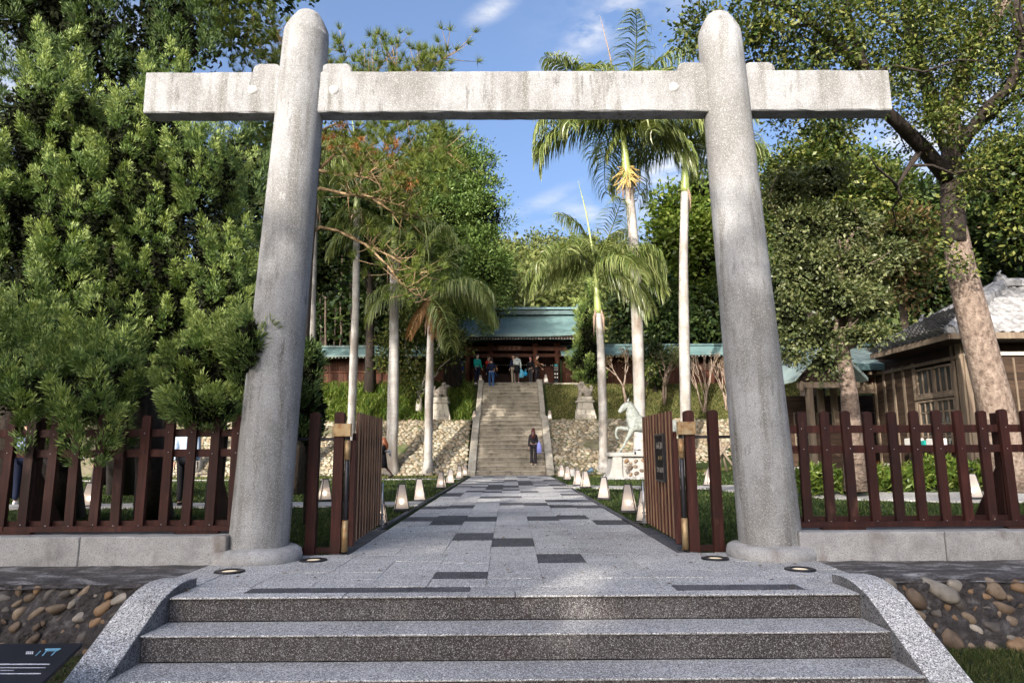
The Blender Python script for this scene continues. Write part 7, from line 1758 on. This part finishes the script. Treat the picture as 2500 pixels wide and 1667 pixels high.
# left (hip end) slope: eave along y at x=ex0
Vl = (Vector((apex.x, apex.y, apex.z)) - Vector((ex0, apex.y, ez0))); LL_ = Vl.length; Vl = Vl.normalized()
dyn, dyf = apex.y - ey0, far.y - apex.y
tri_fill(ho, near, Vector((0, 1, 0)), Vl, lambda u, v: 0 <= v < LL_ and u > dyn * v / LL_ and u < dyn + dyf - dyf * v / LL_, 'left', 100)
m = MB(); d_ = .05
def dn(p): return (p[0], p[1], p[2] - d_)
m.add([dn(near), dn(far), dn(apex)], [(0, 1, 2)]); m.add([dn(near), dn((xr, ey0, ez0)), dn((xr, apex.y, apex.z)), dn(apex)], [(0, 1, 2, 3)])
m.add([dn(far), dn((xr, far.y, ez0)), dn((xr, apex.y, apex.z)), dn(apex)], [(0, 3, 2, 1)]); m.build('roof_deck', CYPDARK, ho)
m = MB(); m.add([near + Vector((.05, .05, -.16)), far + Vector((.05, -.05, -.16)), Vector((xr, far.y, EZ - .16)), Vector((xr, ey0 + .05, EZ - .16))], [(0, 1, 2, 3)]); m.build('soffit', CYPDARK, ho)
MB().box(((ex0 + xr) / 2, ey0 - .01, EZ - .075), (xr - ex0, .05, .15), bev=.004).build('fascia', TRIM, ho)
MB().box((ex0 - .01, (ey0 + far.y) / 2, EZ - .075), (.05, far.y - ey0, .15), bev=.004).build('fascia', TRIM, ho)
def ridge(a, b, w=.15):
    a, b = Vector(a), Vector(b); n = int((b - a).length / .22); d = (b - a).normalized(); q = d.to_track_quat('Y', 'Z').to_matrix()
    for k in range(n):
        p = a + (b - a) * ((k + .5) / n); mm = MB(); pr = [(-w, -.09), (-w, .05), (-w * .66, .12), (0, .155), (w * .66, .12), (w, .05), (w, -.09)]
        V = [(x, -.13, z * 1.06) for x, z in pr] + [(x * .93, .11, z) for x, z in pr]; c = len(pr); F = [tuple(range(c)), tuple(range(c, 2 * c))[::-1]] + [(i, i + c, i + c + 1, i + 1) for i in range(c - 1)]
        mm.add([q @ Vector(v) + p for v in V], F); mm.build('ridge_tile', TILE, ho)
ridge(near + Vector((.05, .05, .05)), apex + Vector((0, 0, .06))); ridge(far + Vector((.05, -.05, .05)), apex + Vector((0, 0, .06))); ridge(apex + Vector((0, 0, .08)), (xr, apex.y, apex.z + .08), .17)
for p, s in ((apex + Vector((0, 0, .18)), 1.0), (far.lerp(apex, .42) + Vector((0, 0, .16)), .75), (near + Vector((.02, .02, .10)), .55)):
    m = MB(); m.ellipsoid(p, (.17 * s, .15 * s, .17 * s), 10, 7); m.box(p - Vector((0, 0, .12 * s)), (.34 * s, .26 * s, .2 * s), bev=.02); m.tube([p + Vector((0, -.05, .05)), p + Vector((-.12 * s, -.1, .16 * s)), p + Vector((-.05 * s, -.12, .24 * s))], [.07 * s, .05 * s, .02], 7); m.build('ridge_ornament', TILE, ho)

# ------------------------------------------------------------------ porch with copper roof between the trees and the house
PY = 20.6
po = thing('porch', 'timber entrance porch with pale green copper roof left of the tiled house', 'porch', (10.0, PY, .25))
pz = lambda px, py, Y=PY: at(px, py, Y)
xl, xrr = pz(1985, 900).x, pz(2240, 900).x
ezp = pz(2150, 890, PY - .5).z; rzp = pz(2150, 845, PY + 1.2).z
copper_roof(po, xl - .3, xrr + .2, PY - .7, ezp, PY + 1.4, rzp, 7, PALECOP, flare=0)
MB().box(((xl + xrr) / 2, PY - .70, ezp - .09), (xrr - xl + .5, .05, .20), bev=.01).build('eave_edge', COPPER_D, po)
MB().box(((xl + xrr) / 2, PY + 1.4, rzp + .12), (xrr - xl + .3, .4, .24), bev=.02).build('ridge', COPPER_D, po)
MB().box(((xl + xrr) / 2, PY + .4, ezp - .16), (xrr - xl + .3, 2.0, .06)).build('roof_deck', CYPDARK, po)
rr = MB().box((0, .5, 0), (.08, 1.0, .09)).mesh('rafter', TRIM)
n = 14
for k in range(n): inst('rafter', rr, po, (xl - .1 + (xrr - xl + .1) * k / (n - 1) - 10.0, -.62, ezp - .26 - .25))
for x in (xl + .15, pz(2030, 900).x, pz(2195, 900).x, xrr - .05): MB().box((x, PY, (ezp - .3 + .25) / 2), (.16, .16, ezp - .3 - .25), bev=.01).build('post', TRIM, po)
zb = pz(2140, 950).z
MB().box((pz(2125, 950).x, PY - .03, zb), (pz(2200, 950).x - pz(2050, 950).x, .14, .26), bev=.01).build('beam', TRIM, po)
for k in range(22):
    x = pz(2070, 950).x + (pz(2172, 950).x - pz(2070, 950).x) * k / 21
    MB().box((x, PY - .03, zb + .24 + .05 * (k % 3 == 0)), (.035, .08, .22 + .1 * (k % 3 == 0))).build('comb_strut', TRIM, po)
MB().box(((xl + xrr) / 2, PY - .02, ezp - .42), (xrr - xl, .12, .14)).build('beam', CYPRESS, po)
MB().box(((xl + xrr) / 2, PY + 2.2, 1.5), (xrr - xl + .4, .05, 2.6)).build('back_wall', SIDING, po)
for k in range(4):
    xw = xl + .5 + k * (xrr - xl - .6) / 3.4
    w = inst('window', MB().box((xw, PY + 2.14, 1.62), (.62, .05, 1.25)).mesh('window', TRIM, po.location), po)
    for a in range(2):
        for b in range(3): inst('pane', MB().box((xw - .15 + .3 * a, PY + 2.108, 1.22 + .4 * b), (.26, .006, .36)).mesh('pane', WGLASS, po.location), w)
MB().box(((xl + xrr) / 2, PY + .9, .35), (xrr - xl + .2, 2.4, .24)).build('floor_slab', PLAST, po)
MB().box((pz(2190, 1100).x, PY + .6, .55), (1.6, .3, .2), bev=.01).build('red_step', M('red_paint', [(.4, (.22, .03, .02)), (.7, (.3, .05, .03))], scale=8, rough=.5), po)
for k in range(14): MB().box((pz(2212, 1000).x, PY + .5, .55 + .19 * k), (.04, 1.0, .18), Matrix.Rotation(R_(-4), 3, 'Y')).build('board', TRIM, po)
# second, gabled part of the porch further left
gx0, gx1 = pz(1925, 900).x, pz(2010, 900).x; gx_ = (gx0 + gx1) / 2; gzv_ = pz(1950, 985).z
MB().prism([(gx0 - .5, ezp - .5), (gx_, rzp - .15), (gx1 + .5, ezp - .5), (gx1 + .5, ezp - .6), (gx_, rzp - .3), (gx0 - .5, ezp - .6)], 'y', PY - 1.6, PY + 1.0).build('gable_roof', PALECOP, po)
MB().prism([(gx0 - .3, ezp - .6), (gx_, rzp - .35), (gx1 + .3, ezp - .6)], 'y', PY - 1.35, PY - 1.28).build('gable_panel', CYPDARK, po)
MB().box((gx_, PY - 1.36, ezp - .68), (gx1 - gx0 + .7, .1, .16)).build('beam', TRIM, po)
for x in (gx0, gx1): MB().box((x, PY - 1.3, (ezp - .7 + .25) / 2), (.17, .17, ezp - .7 - .25), bev=.01).build('post', TRIM, po)
MB().ellipsoid((gx0 - .25, PY - 1.42, ezp - .72), (.09, .04, .16), 10, 6).build('gable_pendant', TRIM, po)
MB().box((gx_, PY - 1.3, 1.0), (gx1 - gx0 - .17, .05, 1.4)).build('board_panel', SIDING, po)
# question mark sign on the wall of the passage
q = at(2160, 984, PY - .05)
qs = thing('question_sign', 'small framed sign with a yellow question mark by the porch door', 'sign', (q.x, PY - .12, q.z))
MB().box((0, 0, 0), (.30, .03, .38), bev=.004).build('board', SIGNBLACK, qs, world=False)
fr = MB()
for z in (.2, -.2): fr.box((0, -.004, z), (.34, .04, .03))
for x in (.155, -.155): fr.box((x, -.004, 0), (.03, .04, .37))
fr.build('frame', TRIM, qs, world=False)
me = text_mesh('?', .36); me.materials.append(M('yellow_print', [(.4, (.55, .30, .03)), (.7, (.65, .4, .06))], scale=20, rough=.5)); o = inst('question_mark', me, qs, (0, -.018, -.01), (math.pi / 2, 0, 0))
MB().box((q.x + .02, PY + .15, q.z - .2), (.5, .04, 2.2)).build('wall_board', SIDING, po)
# table with white parcels under the window
tx, ty = at(2250, 1090, 16.9).x, 17.6
tb = thing('side_table', 'dark side table under the house window', 'table', (HX - .45, 17.6, .25))
MB().box((0, 0, .80), (.55, 1.5, .05), bev=.006).build('top', CYPDARK, tb, world=False)
for x in (-.22, .22):
    for y in (-.65, .65): MB().box((x, y, .39), (.05, .05, .78)).build('leg', CYPDARK, tb, world=False)
for k, (y, h, c) in enumerate(((.45, .22, WHITEEND), (-.1, .16, TEALC), (-.5, .2, WHITEEND))):
    b = thing('parcel', ('white parcel at the far end of the side table', 'teal parcel in the middle of the side table', 'white parcel at the near end of the side table')[k], 'parcel', (HX - .45, 17.6 + y, 1.076)); MB().box((0, 0, h / 2), (.32, .36, h), bev=.02).build('box', c, b, world=False)
